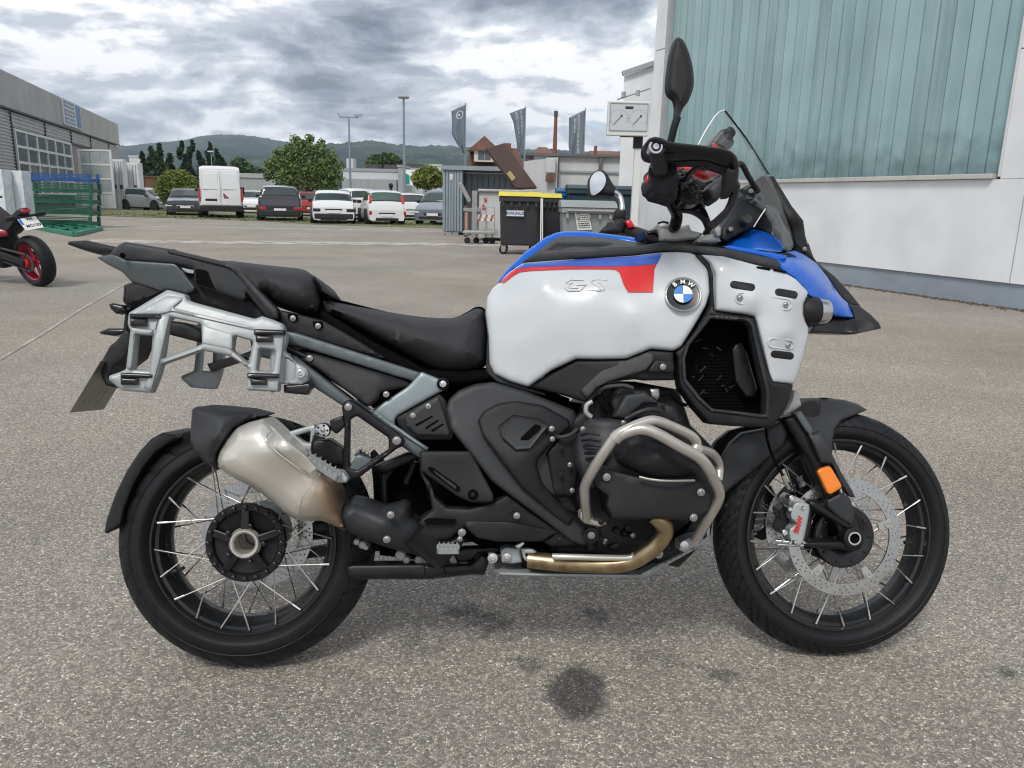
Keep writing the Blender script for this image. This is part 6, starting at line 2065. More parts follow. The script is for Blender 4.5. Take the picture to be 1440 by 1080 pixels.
def wheel(center, R, w, rimR, nsp, RM=None, tread='front'):
    T = Matrix.Translation(center) @ (RM or Matrix.Identity(4))
    fw = rimR_half = w
    # hub spool
    hub = MB()
    hy = .034 if tread == 'front' else .045
    hub.lathe([*((((-hy, .024), (-hy, .078), (-hy + .008, .080), (-hy + .010, .068))) if tread == 'front' else ((-.012, .024), (-.006, .076), (-hy + .002, .079), (-hy - .002, .082), (-hy - .002, .097), (-hy + .006, .100), (-hy + .010, .084))), (-hy + .016, .040), (hy - .016, .040), (hy - .010, .068), (hy - .008, .080), (hy, .078), (hy, .024)], T, 64)
    ho = hub.build('wheel', M['satin_black'], bike, 40)
    # tyre with cut tread
    NS, NP = 540, 44
    V = []; F = []
    bead = rimR - .004
    rimhw = (.044 if tread == 'front' else .062)
    prof = []
    for j in range(NP):
        t = j / (NP - 1) * 2 - 1
        a = abs(t)
        sg = 1 if t > 0 else -1
        if a > .56:                       # side wall
            u = (a - .56) / .44
            yy = w * .5 * (1.0 - .035 * (1 - cos(u * pi)) / 2) - (w * .5 - rimhw + .003) * max(0, (u - .25) / .75) ** 1.6
            rr = (R - (w * .40)) + (bead - (R - w * .40)) * u
            prof.append((sg * yy, rr, 0))
        else:
            u = a / .56
            ang = u * radians(82)
            yy = w * .5 * sin(ang) / sin(radians(82))
            rr = R - w * .40 * (1 - cos(ang)) / (1 - cos(radians(82)))
            prof.append((sg * yy, rr, 1 - u * .0))
    for i in range(NS):
        th = 2 * pi * i / NS
        for j, (yy, rr, tr) in enumerate(prof):
            q = abs(yy) / (w * .5)
            dr = 0
            if tr:
                per = 2 * pi / (30 if tread == 'front' else 26)
                ph = (th + (.20 if yy > 0 else .20 + per / 2 / 6.28) * 0 + (q ** 1.2) * .30 + (per / 2 if yy > 0 else 0)) / per
                fr = ph - math.floor(ph)
                if .16 < q < .93 and fr < .17: dr = -.0065
                if tread == 'front':
                    fr2 = (ph * 1.0 + .5) % 1
                    if .55 < q < .95 and fr2 < .13: dr = -.006
                elif q < .05: dr = -.004
            V.append(T @ Vector(((rr + dr) * cos(th), yy, (rr + dr) * sin(th))))
    for i in range(NS):
        k = (i + 1) % NS
        for j in range(NP - 1):
            F.append((i * NP + j, i * NP + j + 1, k * NP + j + 1, k * NP + j))
    link('tyre', mesh('tyre', V, F), M['rubber'], ho, 32)
    # raised sidewall rings and letters blocks
    rg = MB()
    for s in (-1, 1):
        for rr in (rimR + .012, rimR + (R - rimR) * .46):
            rg.lathe([(s * (w * .5 - .0042 * (1 if rr > rimR + .02 else 3.2)) - .003, rr - .0016), (s * (w * .5 * .985) + s * .0012 * (1 if rr > rimR + .02 else -3), rr), (s * (w * .5 - .0042) - .003, rr + .0016)], T, 120)
    rg.build('sidewall_ring', M['rubber'], ho, 50)
    # rim
    rim = MB()
    h = rimhw
    pr = [(-h, rimR), (-h - .003, rimR - .002), (-h - .003, rimR - .007), (-h + .003, rimR - .010), (-h + .010, rimR - .011), (-h + .012, rimR - .019), (-h + .024, rimR - .026), (-.012, rimR - .034), (.012, rimR - .034),
          (h - .024, rimR - .026), (h - .012, rimR - .019), (h - .010, rimR - .011), (h - .003, rimR - .010), (h + .003, rimR - .007), (h + .003, rimR - .002), (h, rimR), (h - .006, rimR - .004), (h - .012, rimR - .012), (0, rimR - .022), (-h + .012, rimR - .012), (-h + .006, rimR - .004), (-h, rimR)]
    rim.lathe(pr, T, 160)
    rim.build('rim', M['rim_black'], ho, 40)
    # spokes: crossed, from the rim edges to the hub flanges
    SV = None
    hr = .070 if tread == 'front' else .088
    for k in range(nsp):
        side = -1 if k % 2 == 0 else 1
        pair = (k // 2)
        a0 = 2 * pi * (pair + (0 if side < 0 else .5)) / (nsp / 2) + .06
        lean = .62 if pair % 2 == 0 else -.62
        ah = a0 + lean * (1.0 if tread == 'front' else .8)
        p = Vector(((rimR - .016) * cos(a0), side * (h - .004), (rimR - .016) * sin(a0)))
        q = Vector((hr * cos(ah), side * (hy - .006), hr * sin(ah)))
        d = (q - p)
        s = MB()
        pp = p - d.normalized() * .004
        s.tube([T @ pp, T @ (p + d.normalized() * .020)], .0026, 6)
        s.tube([T @ (p + d.normalized() * .018), T @ q], .0016, 6)
        s.build('spoke', M['spoke'] if side < 0 else M['disc'], ho, 60)  # far-side spokes take the darker disc steel as painted shade
    return ho, T


wr, TR = wheel(Vector((0, 0, .318)), .318, .170, .228, 40, tread='rear')
Q0 = Vector((1.534 + .12, 0, 0))
cf = Q0 + steer_rot(STEER).to_3x3() @ (Vector((1.534, 0, .3255)) - Q0)
wf, TF = wheel(cf, .3255, .120, .2555, 40, RM=steer_rot(STEER), tread='front')


def disc(T, y, ro, ri, parent, arms=5, n=130, mat='disc', armr=.080):
    """drilled disc: ring with real holes made from a 2D outline"""
    loops = []
    k = 72
    out = [(ro * cos(2 * pi * i / k), ro * sin(2 * pi * i / k)) for i in range(k)]
    inn = [(ri * cos(2 * pi * i / k), ri * sin(2 * pi * i / k)) for i in range(k)]
    V2 = out + inn
    E = [(i, (i + 1) % k) for i in range(k)] + [(k + i, k + (i + 1) % k) for i in range(k)]
    holes = []
    rows = 3
    for r_ in range(rows):
        rr = ri + (ro - ri) * (.24 + .26 * r_)
        m_ = 48
        for i in range(m_):
            if (i + r_) % 4 == 3: continue
            a = 2 * pi * (i + .33 * r_) / m_
            c = (rr * cos(a), rr * sin(a))
            b = len(V2)
            hp = [(c[0] + .0027 * cos(2 * pi * q / 6), c[1] + .0027 * sin(2 * pi * q / 6)) for q in range(6)]
            V2 += hp; holes.append(c)
            E += [(b + q, b + (q + 1) % 6) for q in range(6)]
    v, e, f, _, _, _ = delaunay_2d_cdt([Vector(p) for p in V2], E, [], 0, 1e-7)
    v = np.array([(p.x, p.y) for p in v]); F = []
    hc = np.array(holes)
    for t in f:
        if len(t) != 3: continue
        c = v[list(t)].mean(0); r = np.hypot(*c)
        if r < ri or r > ro: continue
        if (np.hypot(*(hc - c).T) < .0023).any(): continue
        F.append(t)
    n0 = len(v); th = .0025
    VV = [T @ Vector((a, y - th, b)) for a, b in v] + [T @ Vector((a, y + th, b)) for a, b in v]
    FF = list(F) + [tuple(i + n0 for i in reversed(t)) for t in F]
    ed = {}
    for t in F:
        for a, b in ((t[0], t[1]), (t[1], t[2]), (t[2], t[0])): ed[(a, b)] = 1
    FF += [(b, a, a + n0, b + n0) for (a, b) in ed if (b, a) not in ed]
    o = link('brake_disc', mesh('brake_disc', VV, FF), M[mat], parent)
    for i in range(arms):
        ab = MB()
        a = 2 * pi * (i + .2) / arms
        d = Vector((cos(a), 0, sin(a))); s = Vector((-sin(a), 0, cos(a)))
        P = [d * (ri + .008) + s * .013, d * (ri + .008) - s * .013, d * (ri - .016) - s * .010, d * armr - s * .008, d * armr + s * .008, d * (ri - .016) + s * .010]
        b = [T @ (p + Vector((0, y - .0045, 0))) for p in P]; c = [T @ (p + Vector((0, y - .0005 + .004, 0))) for p in P]
        nn = len(P)
        ab.add(b + c, [tuple(range(nn)), tuple(range(2 * nn - 1, nn - 1, -1))] + [(q, q + nn, (q + 1) % nn + nn, (q + 1) % nn) for q in range(nn)])
        for rr in (ri - .004,):
            TT = T @ Matrix.Translation(d * rr + Vector((0, y - .0045, 0)))
            ab.lathe([(0, .008), (-.004, .008), (-.004, .0045), (-.001, .004), (-.001, .0001)], TT, 12)
        ab.build('disc_carrier', M['fork_silver'], parent, bevel=.001)
    return o


disc(TF, -.066, .154, .124, wf, arms=5, armr=.096)
disc(TF, .066, .154, .124, wf, arms=5, armr=.096)
disc(TR, .074, .144, .108, wr, arms=0)
# hub details
for (T, hy, rr, n) in ((TF, -.034, .066, 16), (TF, -.066, .066, 10), (TR, -.047, .0895, 20), (TR, -.054, .047, 5)):
    for i in range(n):
        hb = MB()
        a = 2 * pi * i / n
        hb.lathe([(0, .0058), (-.009, .0058), (-.010, .004), (-.010, .0001)], T @ Matrix.Translation((rr * cos(a), hy, rr * sin(a))), 8)
        hb.build('hub_bolt', M['gloss_black'], wf if T is TF else wr, 40)

h2 = MB()
h2.lathe([(-.060, .080), (-.064, .083), (-.070, .080), (-.072, .060), (-.060, .040), (-.034, .036), (-.034, .080)], TF, 56)
h2.build('disc_hub', M['gloss_black'], wf, 40)
# star shaped rear hub with open axle tube
star = MB()
for i in range(5):
    a = 2 * pi * (i + .25) / 5
    star.bar(TR @ Vector((.028 * cos(a), -.050, .028 * sin(a))), TR @ Vector((.084 * cos(a), -.042, .084 * sin(a))), .020, .014, up=Vector((0, 1, 0)))
star.build('hub_star', M['satin_black'], wr, bevel=.003)
ax = MB()
ax.lathe([(.04, .024), (-.056, .026), (-.060, .030), (-.060, .034), (-.050, .040)], TR, 40)
ax.build('axle_ring', M['steel'], wr, 40)
ax = MB(); ax.lathe([(.050, .0001), (.050, .027)], TR, 30); ax.build('axle_plug', M['plate_back'], wr)
for T, rr, a in ((TR, .200, radians(203)), (TF, .226, radians(-8))):
    vs = MB(); vs.tube([T @ Vector((rr * cos(a), -.01, rr * sin(a))), T @ Vector(((rr - .028) * cos(a), -.02, (rr - .028) * sin(a)))], .0045, 8); vs.build('valve_stem', M['chrome'], wr if T is TR else wf, 40)

# ------------------------------------------------------------------ swingarm and final drive on the far side
sw = MB()
sw.tube([Vector((.62, .10, .36)), Vector((.35, .13, .335)), Vector((.10, .125, .32))], [.036, .032, .034], 14)
sw.lathe([(.07, .02), (.075, .072), (.13, .078), (.17, .06), (.175, .02)], TR, 32, )
sw.bar((.10, .14, .25), (.60, .12, .30), .022, .03)
sw.build('swingarm', M['satin_black'], bike, 45)
rc = MB(); rc.bar((.06, .085, .43), (.16, .085, .40), .03, .05); rc.bar((.03, .085, .44), (.09, .085, .455), .035, .05)
rc.build('rear_caliper', M['alu'], bike, bevel=.004)

# ------------------------------------------------------------------ splash guard, plate holder, plate, indicators
part('splash_guard', 'C', [(18, 508), (28, 455), (62, 360), (105, 272), (150, 205), (195, 155), (240, 130), (285, 137), (304, 152), (262, 172), (215, 205), (170, 260), (128, 335), (98, 410), (82, 480), (55, 500), (28, 515)], -.085, 'plastic', w=4, h=.012, thick=.17, g=9, rnd=2)
part('guard_arm', 'C', [(225, 150), (300, 150), (430, 110), (600, 78), (700, 95), (790, 130), (780, 150), (700, 125), (600, 110), (440, 150), (330, 190)], .05, 'plastic', w=4, h=.01, thick=.06, g=9)


def plate():
    a = U(*px('A', 62, 937), -.095); b = U(*px('A', 222, 672), -.095)
    d = a - b
    w = Vector((0, .18, 0))
    n = d.cross(w).normalized() * .0015
    mb = MB()
    V = [b + n, b + w + n, a + w + n, a + n, b - n, b + w - n, a + w - n, a - n]
    mb.add(V, [(0, 1, 2, 3), (7, 6, 5, 4), (0, 4, 5, 1), (1, 5, 6, 2), (2, 6, 7, 3), (3, 7, 4, 0)])
    o = mb.build('number_plate', M['plate_back'], bike, bevel=.0012)
    # pressed characters seen from the back
    X = -w.normalized(); Y = -d.normalized(); Z = X.cross(Y)
    for s, t, sz in (('RV', .72, .052), ('A 41', .30, .052)):
        c = b + w * .5 + d * (1 - t)
        R4 = Matrix((X, Y, Z)).transposed().to_4x4(); R4.translation = c
        me = txt(s, sz, .0022, True); me.transform(Matrix.Scale(-1, 4, (1, 0, 0))); me.flip_normals(); me.transform(R4)
        link('embossed_characters', me, M['plate_back'], o)
    return o


plate()
part('plate_holder', 'A', [(268, 600), (300, 575), (352, 515), (372, 530), (375, 590), (345, 660), (290, 700), (262, 760), (320, 815), (250, 800), (225, 755), (225, 680)], -.07, 'plastic', w=3, h=.008, thick=.14, rnd=2, g=8)
part('tail_unit', 'A', [(340, 292), (380, 278), (545, 322), (680, 350), (560, 400), (400, 440), (370, 470), (365, 530), (335, 515), (345, 440), (355, 400), (334, 372)], -.075, 'plastic', w=5, h=.02, thick=.15, rnd=2, g=9)
part('tail_light', 'A', [(338, 300), (352, 290), (356, 368), (338, 368)], -.078, 'gloss_black', w=2, h=.004, thick=.15, g=6)
for uvs in ([(262, 388), (285, 380), (340, 392), (352, 425), (300, 438), (272, 412)], [(213, 528), (262, 508), (345, 508), (350, 540), (290, 550), (222, 540)]):
    part('indicator', 'A', uvs, -.11 if uvs[0][1] < 450 else .02, 'gloss_black', w=4, h=.012, thick=.03, rnd=2, g=6)
part('indicator_stalk', 'A', [(330, 512), (400, 505), (400, 530), (335, 538)], .0, 'plastic', w=2, h=.006, thick=.06, g=6)
part('indicator_stalk', 'A', [(325, 405), (375, 400), (375, 425), (325, 430)], -.09, 'plastic', w=2, h=.006, thick=.10, g=6)

# ------------------------------------------------------------------ grab rail, luggage plate, tail panel
part('luggage_plate', 'A', [(52, 84), (62, 70), (150, 64), (300, 98), (400, 88), (600, 110), (560, 125), (330, 130), (210, 133), (110, 106)], [(60, 80, -.08), (300, 100, -.10), (550, 120, -.10)], 'plastic', w=4, h=.012, thick=.05, rnd=2, g=9)
part('grab_rail', 'A', [(268, 130), (310, 90), (345, 71), (560, 106), (850, 172), (905, 196), (1118, 415), (1118, 462), (1098, 470), (1058, 448), (958, 330), (960, 360), (940, 372), (700, 290), (690, 205), (600, 188), (350, 168), (285, 150)],
     [(270, 110, -.12), (560, 120, -.135), (880, 190, -.15), (1110, 450, -.155), (700, 280, -.14)], 'plastic_grey', w=5, h=.012, thick=.035, rnd=2.5, g=9)
part('grab_rail_edge', 'A', [(560, 106), (850, 172), (905, 196), (1118, 415), (1118, 462), (1098, 462), (890, 222), (848, 198), (560, 128)],
     [(560, 120, -.142), (880, 190, -.158), (1110, 450, -.163)], 'plastic_grey', w=4, h=.008, thick=.01, rnd=2, g=8)
part('grab_rail_recess', 'A', [(700, 208), (845, 222), (950, 345), (945, 362), (705, 282)], -.144, 'dark_hole', w=3, h=.002, thick=.01, rnd=2, g=10)
part('rail_side_panel', 'A', [(203, 150), (285, 133), (350, 166), (590, 183), (608, 192), (700, 305), (690, 325), (655, 335), (560, 312), (525, 322), (378, 276), (330, 225), (240, 178)],
     [(210, 150, -.10), (350, 170, -.13), (600, 200, -.14), (690, 320, -.13), (380, 270, -.11)], 'frame_grey', w=4, h=.006, thick=.012, rnd=2, g=9)
part('latch', 'A', [(610, 190), (700, 205), (700, 225), (690, 240), (640, 235)], -.12, 'chrome', w=3, h=.006, thick=.02, rnd=2, g=6)
bolt('A', 333, 140, -.146, .005, 'dark_hole')
part('tail_body', 'A', [(350, 290), (600, 190), (690, 205), (880, 240), (1110, 470), (1230, 500), (1350, 640), (1160, 600), (990, 470), (690, 380), (560, 330), (400, 400), (350, 380)], -.105, 'plastic', w=6, h=.02, sym=True, g=10)
# ------------------------------------------------------------------ seats
part('passenger_seat', 'X', [(270, 382), (262, 392), (275, 408), (330, 412), (372, 420), (382, 428), (415, 440), (440, 443), (449, 438), (452, 418), (446, 396), (436, 384), (422, 378), (395, 375), (360, 371), (325, 367), (300, 368)],
     -.15, 'seat', spl=True, sym=True, w=26, h=.15, g=7, smooth=70)
part('seat_hinge_cover', 'X', [(440, 386), (456, 398), (468, 414), (462, 420), (450, 412), (444, 398)], -.10, 'plastic', sym=True, w=5, h=.04, g=6)
part('rider_seat', 'X', [(453, 419), (480, 424), (520, 433), (560, 441), (600, 446), (635, 447), (655, 440), (668, 433), (679, 434), (686, 446), (689, 470), (688, 502), (682, 515), (668, 523), (645, 527), (618, 524), (596, 514), (570, 500), (520, 474), (480, 454), (456, 444), (452, 434)],
     [(455, 430, -.12), (600, 480, -.17), (650, 500, -.17), (685, 450, -.13)], 'seat', ctrl_f='X', spl=True, sym=True, w=32, h=.15, g=7, smooth=70)
part('seat_base', 'X', [(452, 436), (520, 478), (600, 520), (690, 520), (694, 534), (640, 540), (560, 520), (450, 450)], -.12, 'dark_hole', sym=True, w=4, h=.01, g=12)
# ------------------------------------------------------------------ rear frame
part('underseat_panel', 'B', [(40, 200), (120, 215), (268, 255), (420, 340), (585, 442), (560, 448), (320, 380), (85, 312), (50, 260)], -.135, 'plastic', w=4, h=.01, thick=.03, rnd=1.5, g=9)
for u, v in ((115, 243), (242, 282)):
    part('bolt_pocket', 'B', [(u - 28, v - 25), (u + 22, v - 22), (u + 28, v + 12), (u - 22, v + 8)], -.139, 'dark_hole', w=2, h=.002, thick=.004, rnd=1.5, g=5)
    bolt('B', u, v, -.142, .0055)
part('upper_frame_rail', 'B', [(82, 308), (130, 315), (745, 512), (765, 520), (730, 565), (690, 552), (640, 540), (400, 465), (120, 378), (80, 370)], -.145, 'frame_grey', w=4, h=.008, thick=.03, rnd=2, g=9)
part('side_panel', 'B', [(150, 408), (235, 420), (420, 478), (690, 560), (708, 575), (700, 588), (560, 620), (545, 655), (500, 690), (478, 682), (240, 500), (128, 440)],
     [(150, 410, -.13), (560, 560, -.165), (490, 640, -.17), (700, 580, -.145), (300, 500, -.155)], 'plastic', w=4, h=.01, thick=.03, rnd=1.5, g=9)
bolt('B', 200, 445, -.146); bolt('B', 587, 628, -.16)
part('frame_casting', 'B', [(712, 572), (765, 512), (862, 552), (892, 552), (906, 572), (902, 592), (868, 614), (645, 738), (632, 758), (632, 790), (560, 745), (508, 712), (690, 592)],
     -.15, 'frame_light', w=5, h=.008, thick=.03, rnd=2.5, g=8)
part('lower_frame_rail', 'B', [(90, 430), (130, 432), (200, 490), (420, 655), (640, 800), (800, 905), (760, 955), (600, 850), (380, 695), (170, 560), (110, 480)], -.152, 'frame_grey', w=6, h=.010, thick=.032, rnd=2, g=9)
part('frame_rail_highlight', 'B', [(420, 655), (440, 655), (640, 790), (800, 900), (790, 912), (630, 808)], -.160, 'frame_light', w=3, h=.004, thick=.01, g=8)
mb = MB(); c = U(*px('B', 874, 575), -.150); mb.lathe([(0, .015), (-.014, .0145), (-.017, .011), (-.010, .009), (-.010, .0001)], Matrix.Translation(c), 24); mb.build('frame_boss', M['satin_black'], bike, 40)
bolt('B', 874, 575, -.164, .0065, 'chrome')
part('vent_panel', 'B', [(678, 745), (750, 690), (850, 638), (868, 680), (912, 820), (905, 840), (745, 835), (690, 795)], -.165, 'plastic_grey', w=3, h=.008, thick=.02, rnd=1.5, g=8)
part('vent_surround', 'B', [(640, 745), (860, 625), (890, 660), (930, 830), (920, 860), (760, 860), (690, 830), (645, 780)], -.150, 'plastic', w=3, h=.006, thick=.03, rnd=2, g=9)
for (a, b) in (((735, 780), (820, 735)), ((785, 795), (850, 755)), ((815, 808), (875, 775))):
    dx, dy = 4, 7
    part('vent_slot', 'B', [(a[0], a[1]), (b[0], b[1]), (b[0] + dx, b[1] + dy), (a[0] + dx, a[1] + dy + 4)], -.1665, 'dark_hole', w=0, h=0, thick=.003, g=20)
bolt('B', 800, 688, -.166, .0055); bolt('B', 722, 735, -.166, .0055)
# dark inner body (battery box, airbox) fills the frame triangle
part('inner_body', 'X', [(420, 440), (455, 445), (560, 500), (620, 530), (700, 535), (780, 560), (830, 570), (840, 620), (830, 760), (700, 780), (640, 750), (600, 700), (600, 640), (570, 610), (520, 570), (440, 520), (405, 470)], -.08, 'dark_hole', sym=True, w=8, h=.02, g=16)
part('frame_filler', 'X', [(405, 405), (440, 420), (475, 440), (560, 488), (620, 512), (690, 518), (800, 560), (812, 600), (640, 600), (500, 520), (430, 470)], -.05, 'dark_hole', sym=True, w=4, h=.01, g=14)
# ------------------------------------------------------------------ passenger peg hanger
part('peg_hanger', 'B', [(362, 690), (372, 668), (398, 656), (425, 665), (655, 828), (682, 862), (672, 890), (640, 905), (440, 1058), (385, 1062), (368, 1040), (376, 800)],
     -.20, 'satin_black', w=4, h=.008, thick=.02, rnd=2.5, g=7, holes=[[(405, 755), (440, 738), (598, 848), (600, 905), (440, 1010), (400, 1000)]])
part('hanger_gusset', 'B', [(400, 1000), (440, 930), (520, 960), (440, 1035), (400, 1040)], -.195, 'frame_grey', w=2, h=.004, thick=.012, g=6)
part('hanger_arm', 'B', [(300, 760), (370, 735), (378, 790), (335, 830), (310, 810)], -.20, 'satin_black', w=3, h=.006, thick=.02, rnd=2, g=6)
bolt('B', 395, 692, -.206, .007); bolt('B', 640, 862, -.206, .008)
mb = MB(); c = U(*px('B', 267, 810), -.205)
mb.lathe([(.02, .017), (-.004, .017), (-.008, .0155), (-.009, .008), (-.007, .0078), (-.007, .0001)], Matrix.Translation(c), 30)
mb.build('silencer_mount', M['chrome'], bike, 40)
mb = MB()
for i in range(5):
    a = 2 * pi * i / 5
    mb.lathe([(-.0085, .0026), (-.0098, .0026), (-.0098, .0001)], Matrix.Translation(c + Vector((.0118 * cos(a), 0, .0118 * sin(a)))), 8)
mb.build('mount_holes', M['dark_hole'], bike)
bolt('B', 267, 810, -.214, .005)
part('mount_pad', 'B', [(215, 865), (300, 855), (375, 905), (378, 985), (330, 985), (205, 925)], -.17, 'satin_black', w=3, h=.006, thick=.04, rnd=1.5, g=8)
part('mount_bracket', 'B', [(60, 845), (100, 815), (225, 780), (235, 815), (215, 860), (205, 920), (170, 905)], -.175, 'alu', w=3, h=.006, thick=.02, rnd=2, g=6, holes=[[(130, 838), (205, 815), (200, 878), (170, 870)]])


def footpeg(f, a, b, wd, y, nt_, nm='footpeg'):
    """toothed steel peg between two survey points"""
    A = U(*px(f, *a), y); B = U(*px(f, *b), y)
    d = (B - A); L = d.length; d.normalize()
    up = Vector((0, -.35, 1)); up = (up - d * up.dot(d)).normalized(); s = d.cross(up)
    mb = MB()
    R = Matrix((d, s, up)).transposed().to_4x4(); R.translation = A
    mb.box((0, -wd / 2, -.006), (L, -wd / 2 + .004, .004), R)
    mb.box((0, wd / 2 - .004, -.006), (L, wd / 2, .004), R)
    mb.box((0, -wd / 2, -.006), (.004, wd / 2, .004), R)
    mb.box((L - .004, -wd / 2, -.006), (L, wd / 2, .004), R)
    for i in range(nt_):
        x = L * (i + .25) / nt_
        for q in (-wd / 2, wd / 2 - .004):
            V = [R @ Vector(p) for p in ((x, q, .004), (x + L / nt_ * .55, q, .004), (x + L / nt_ * .28, q, .012), (x, q + .004, .004), (x + L / nt_ * .55, q + .004, .004), (x + L / nt_ * .28, q + .004, .012))]
            mb.add(V, [(0, 1, 2), (5, 4, 3), (0, 3, 4, 1), (1, 4, 5, 2), (2, 5, 3, 0)])
    mb.box((L * .1, -wd * .3, -.010), (L * .9, wd * .3, -.002), R)
    return mb.build(nm, M['alu'], bike)


footpeg('B', (172, 935), (350, 1045), .028, -.245, 7)
part('peg_knuckle', 'B', [(325, 1010), (370, 1020), (395, 1055), (388, 1075), (340, 1078), (315, 1050)], -.235, 'alu', w=3, h=.006, thick=.03, rnd=2, g=6)
footpeg('B', (440, 920), (510, 965), .026, .22, 4)
footpeg('R', (738, 218), (872, 218), .026, -.24, 5)
part('peg_mount', 'R', [(745, 185), (820, 175), (870, 150), (905, 165), (880, 215), (840, 245), (760, 245)], -.21, 'satin_black', w=3, h=.006, thick=.04, rnd=1.5, g=7)
bolt('R', 887, 122, -.225, .0075); bolt('R', 875, 160, -.225, .005)
# ------------------------------------------------------------------ exhaust
part('silencer_cap', 'C', [(352, 42), (368, 32), (440, 36), (545, 46), (625, 66), (560, 88), (508, 118), (468, 175), (448, 215), (444, 272), (400, 245), (362, 205), (345, 165), (346, 110)],
     [(350, 100, -.25), (450, 150, -.31), (600, 60, -.25)], 'plastic_grey', w=14, h=.05, thick=.12, rnd=2, g=7, smooth=60)
part('silencer', 'C', [(452, 200), (475, 160), (520, 112), (570, 90), (622, 78), (660, 110), (700, 150), (760, 200), (835, 268), (880, 320), (908, 365), (925, 410), (932, 505), (880, 478), (840, 465), (790, 466), (745, 462), (720, 448), (670, 405), (615, 362), (560, 328), (515, 305), (478, 285), (450, 262), (443, 235)],
     [(450, 200, -.31), (620, 200, -.33), (800, 350, -.28), (920, 450, -.22)], 'silencer', w=22, h=.06, thick=.10, rnd=2, g=6, smooth=70)
tubepath('silencer_seam', 'C', [(838, 285, -.262), (800, 330, -.300), (770, 380, -.298), (757, 440, -.262)], .0014, 'steel', n=6)
tubepath('silencer_rib', 'C', [(635, 92, -.270), (650, 120, -.312), (632, 150, -.331), (650, 185, -.334), (760, 270, -.318), (800, 300, -.300)], .0016, 'steel', n=6)
part('heat_shield', 'C', [(636, 95), (660, 110), (700, 150), (790, 225), (825, 268), (800, 290), (750, 262), (655, 180), (640, 150), (652, 120)], [(640, 100, -.285), (700, 190, -.330), (820, 280, -.295)], 'steel', w=3, h=.003, thick=.004, rnd=2, g=7)
part('link_pipe_shield', 'D', [(52, 560), (72, 505), (130, 464), (200, 480), (300, 514), (370, 500), (410, 486), (440, 505), (452, 560), (500, 595), (560, 655), (592, 720), (560, 770), (500, 770), (330, 722), (160, 665), (85, 615)],
     [(60, 540, -.21), (300, 600, -.215), (440, 560, -.17), (560, 720, -.12)], 'plastic_grey', w=17, h=.06, thick=.08, rnd=3, g=6, smooth=60)
bolt('D', 338, 545, -.222, .007); bolt('D', 318, 676, -.222, .007)
mb = MB(); mb.tube([U(*px('D', 480, 610), -.15), U(*px('D', 640, 740), -.13)], .05, 20); mb.build('link_pipe', M['satin_black'], bike, 50)
# ------------------------------------------------------------------ stands, swing area, lower bits
part('centre_stand', 'R', [(195, 325), (225, 312), (660, 308), (800, 312), (930, 310), (970, 285), (1000, 250), (1050, 262), (1048, 300), (1020, 378), (960, 372), (700, 402), (640, 402), (230, 402), (205, 380)],
     -.11, 'satin_black', w=6, h=.014, thick=.035, rnd=3, g=8)
part('stand_joint', 'R', [(660, 318), (780, 318), (790, 378), (690, 400), (665, 380)], -.125, 'satin_black', w=4, h=.006, thick=.02, rnd=2, g=7)
part('rear_inner_block', 'D', [(230, 215), (300, 290), (480, 240), (500, 300), (560, 440), (560, 520), (600, 650), (640, 760), (500, 790), (280, 760), (270, 640), (380, 500), (250, 480), (245, 380)], .02, 'dark_hole', w=6, h=.02, thick=.10, g=12)
for q in (((300, 290), (310, 500)), ((470, 260), (420, 380)), ((340, 300), (300, 370))):
    a = U(*px('D', *q[0]), -.02); b = U(*px('D', *q[1]), -.02)
    mb = MB(); mb.tube([a, b], .009, 10); mb.build('linkage_rod', M['satin_black'], bike, 50)
part('subframe_strut', 'D', [(240, 290), (420, 215), (500, 205), (495, 245), (300, 330)], -.06, 'satin_black', w=4, h=.008, thick=.03, g=8)
tubepath('brake_hose', 'D', [(400, 520, .0), (370, 640, -.02), (420, 740, -.05), (520, 790, -.06), (700, 800, -.07), (860, 780, -.09)], .006, 'dark_hole')
mb = MB()
for (u, v, r) in ((265, 172, .009), (300, 190, .011), (320, 205, .007), (525, 255, .014), (560, 280, .010), (640, 285, .014), (670, 270, .016), (840, 275, .014), (900, 280, .016)):
    c = U(*px('R', u, v), -.07); mb.lathe([(.02, r), (-.012, r), (-.016, r * .7), (-.016, .0001)], Matrix.Translation(c), 10)
mb.build('fittings', M['fork_silver'], bike, 40)
part('rear_ext', 'R', [(830, 240), (900, 215), (1120, 210), (1125, 240), (990, 245), (930, 300), (860, 300)], -.10, 'satin_black', w=3, h=.006, thick=.03, g=7).name = 'brake_pedal_pivot'
part('brake_pivot', 'R', [(1118, 225), (1150, 208), (1238, 215), (1245, 300), (1190, 308), (1125, 300)], -.15, 'alu', w=3, h=.006, thick=.03, rnd=2, g=7)
bolt('R', 1155, 268, -.158, .008, 'chrome'); bolt('R', 1070, 275, -.15, .010, 'chrome')
part('brake_pedal', 'R', [(1235, 215), (1310, 222), (1362, 262), (1368, 300), (1345, 335), (1310, 325), (1255, 280)], -.17, 'alu', w=3, h=.005, thick=.014, rnd=2, g=6, holes=[[(1262, 248), (1305, 250), (1335, 285), (1325, 300), (1275, 270)]])
part('brake_lever', 'R', [(1205, 205), (1250, 180), (1262, 188), (1240, 210), (1225, 222)], -.19, 'alu', w=2, h=.003, thick=.01, g=6)
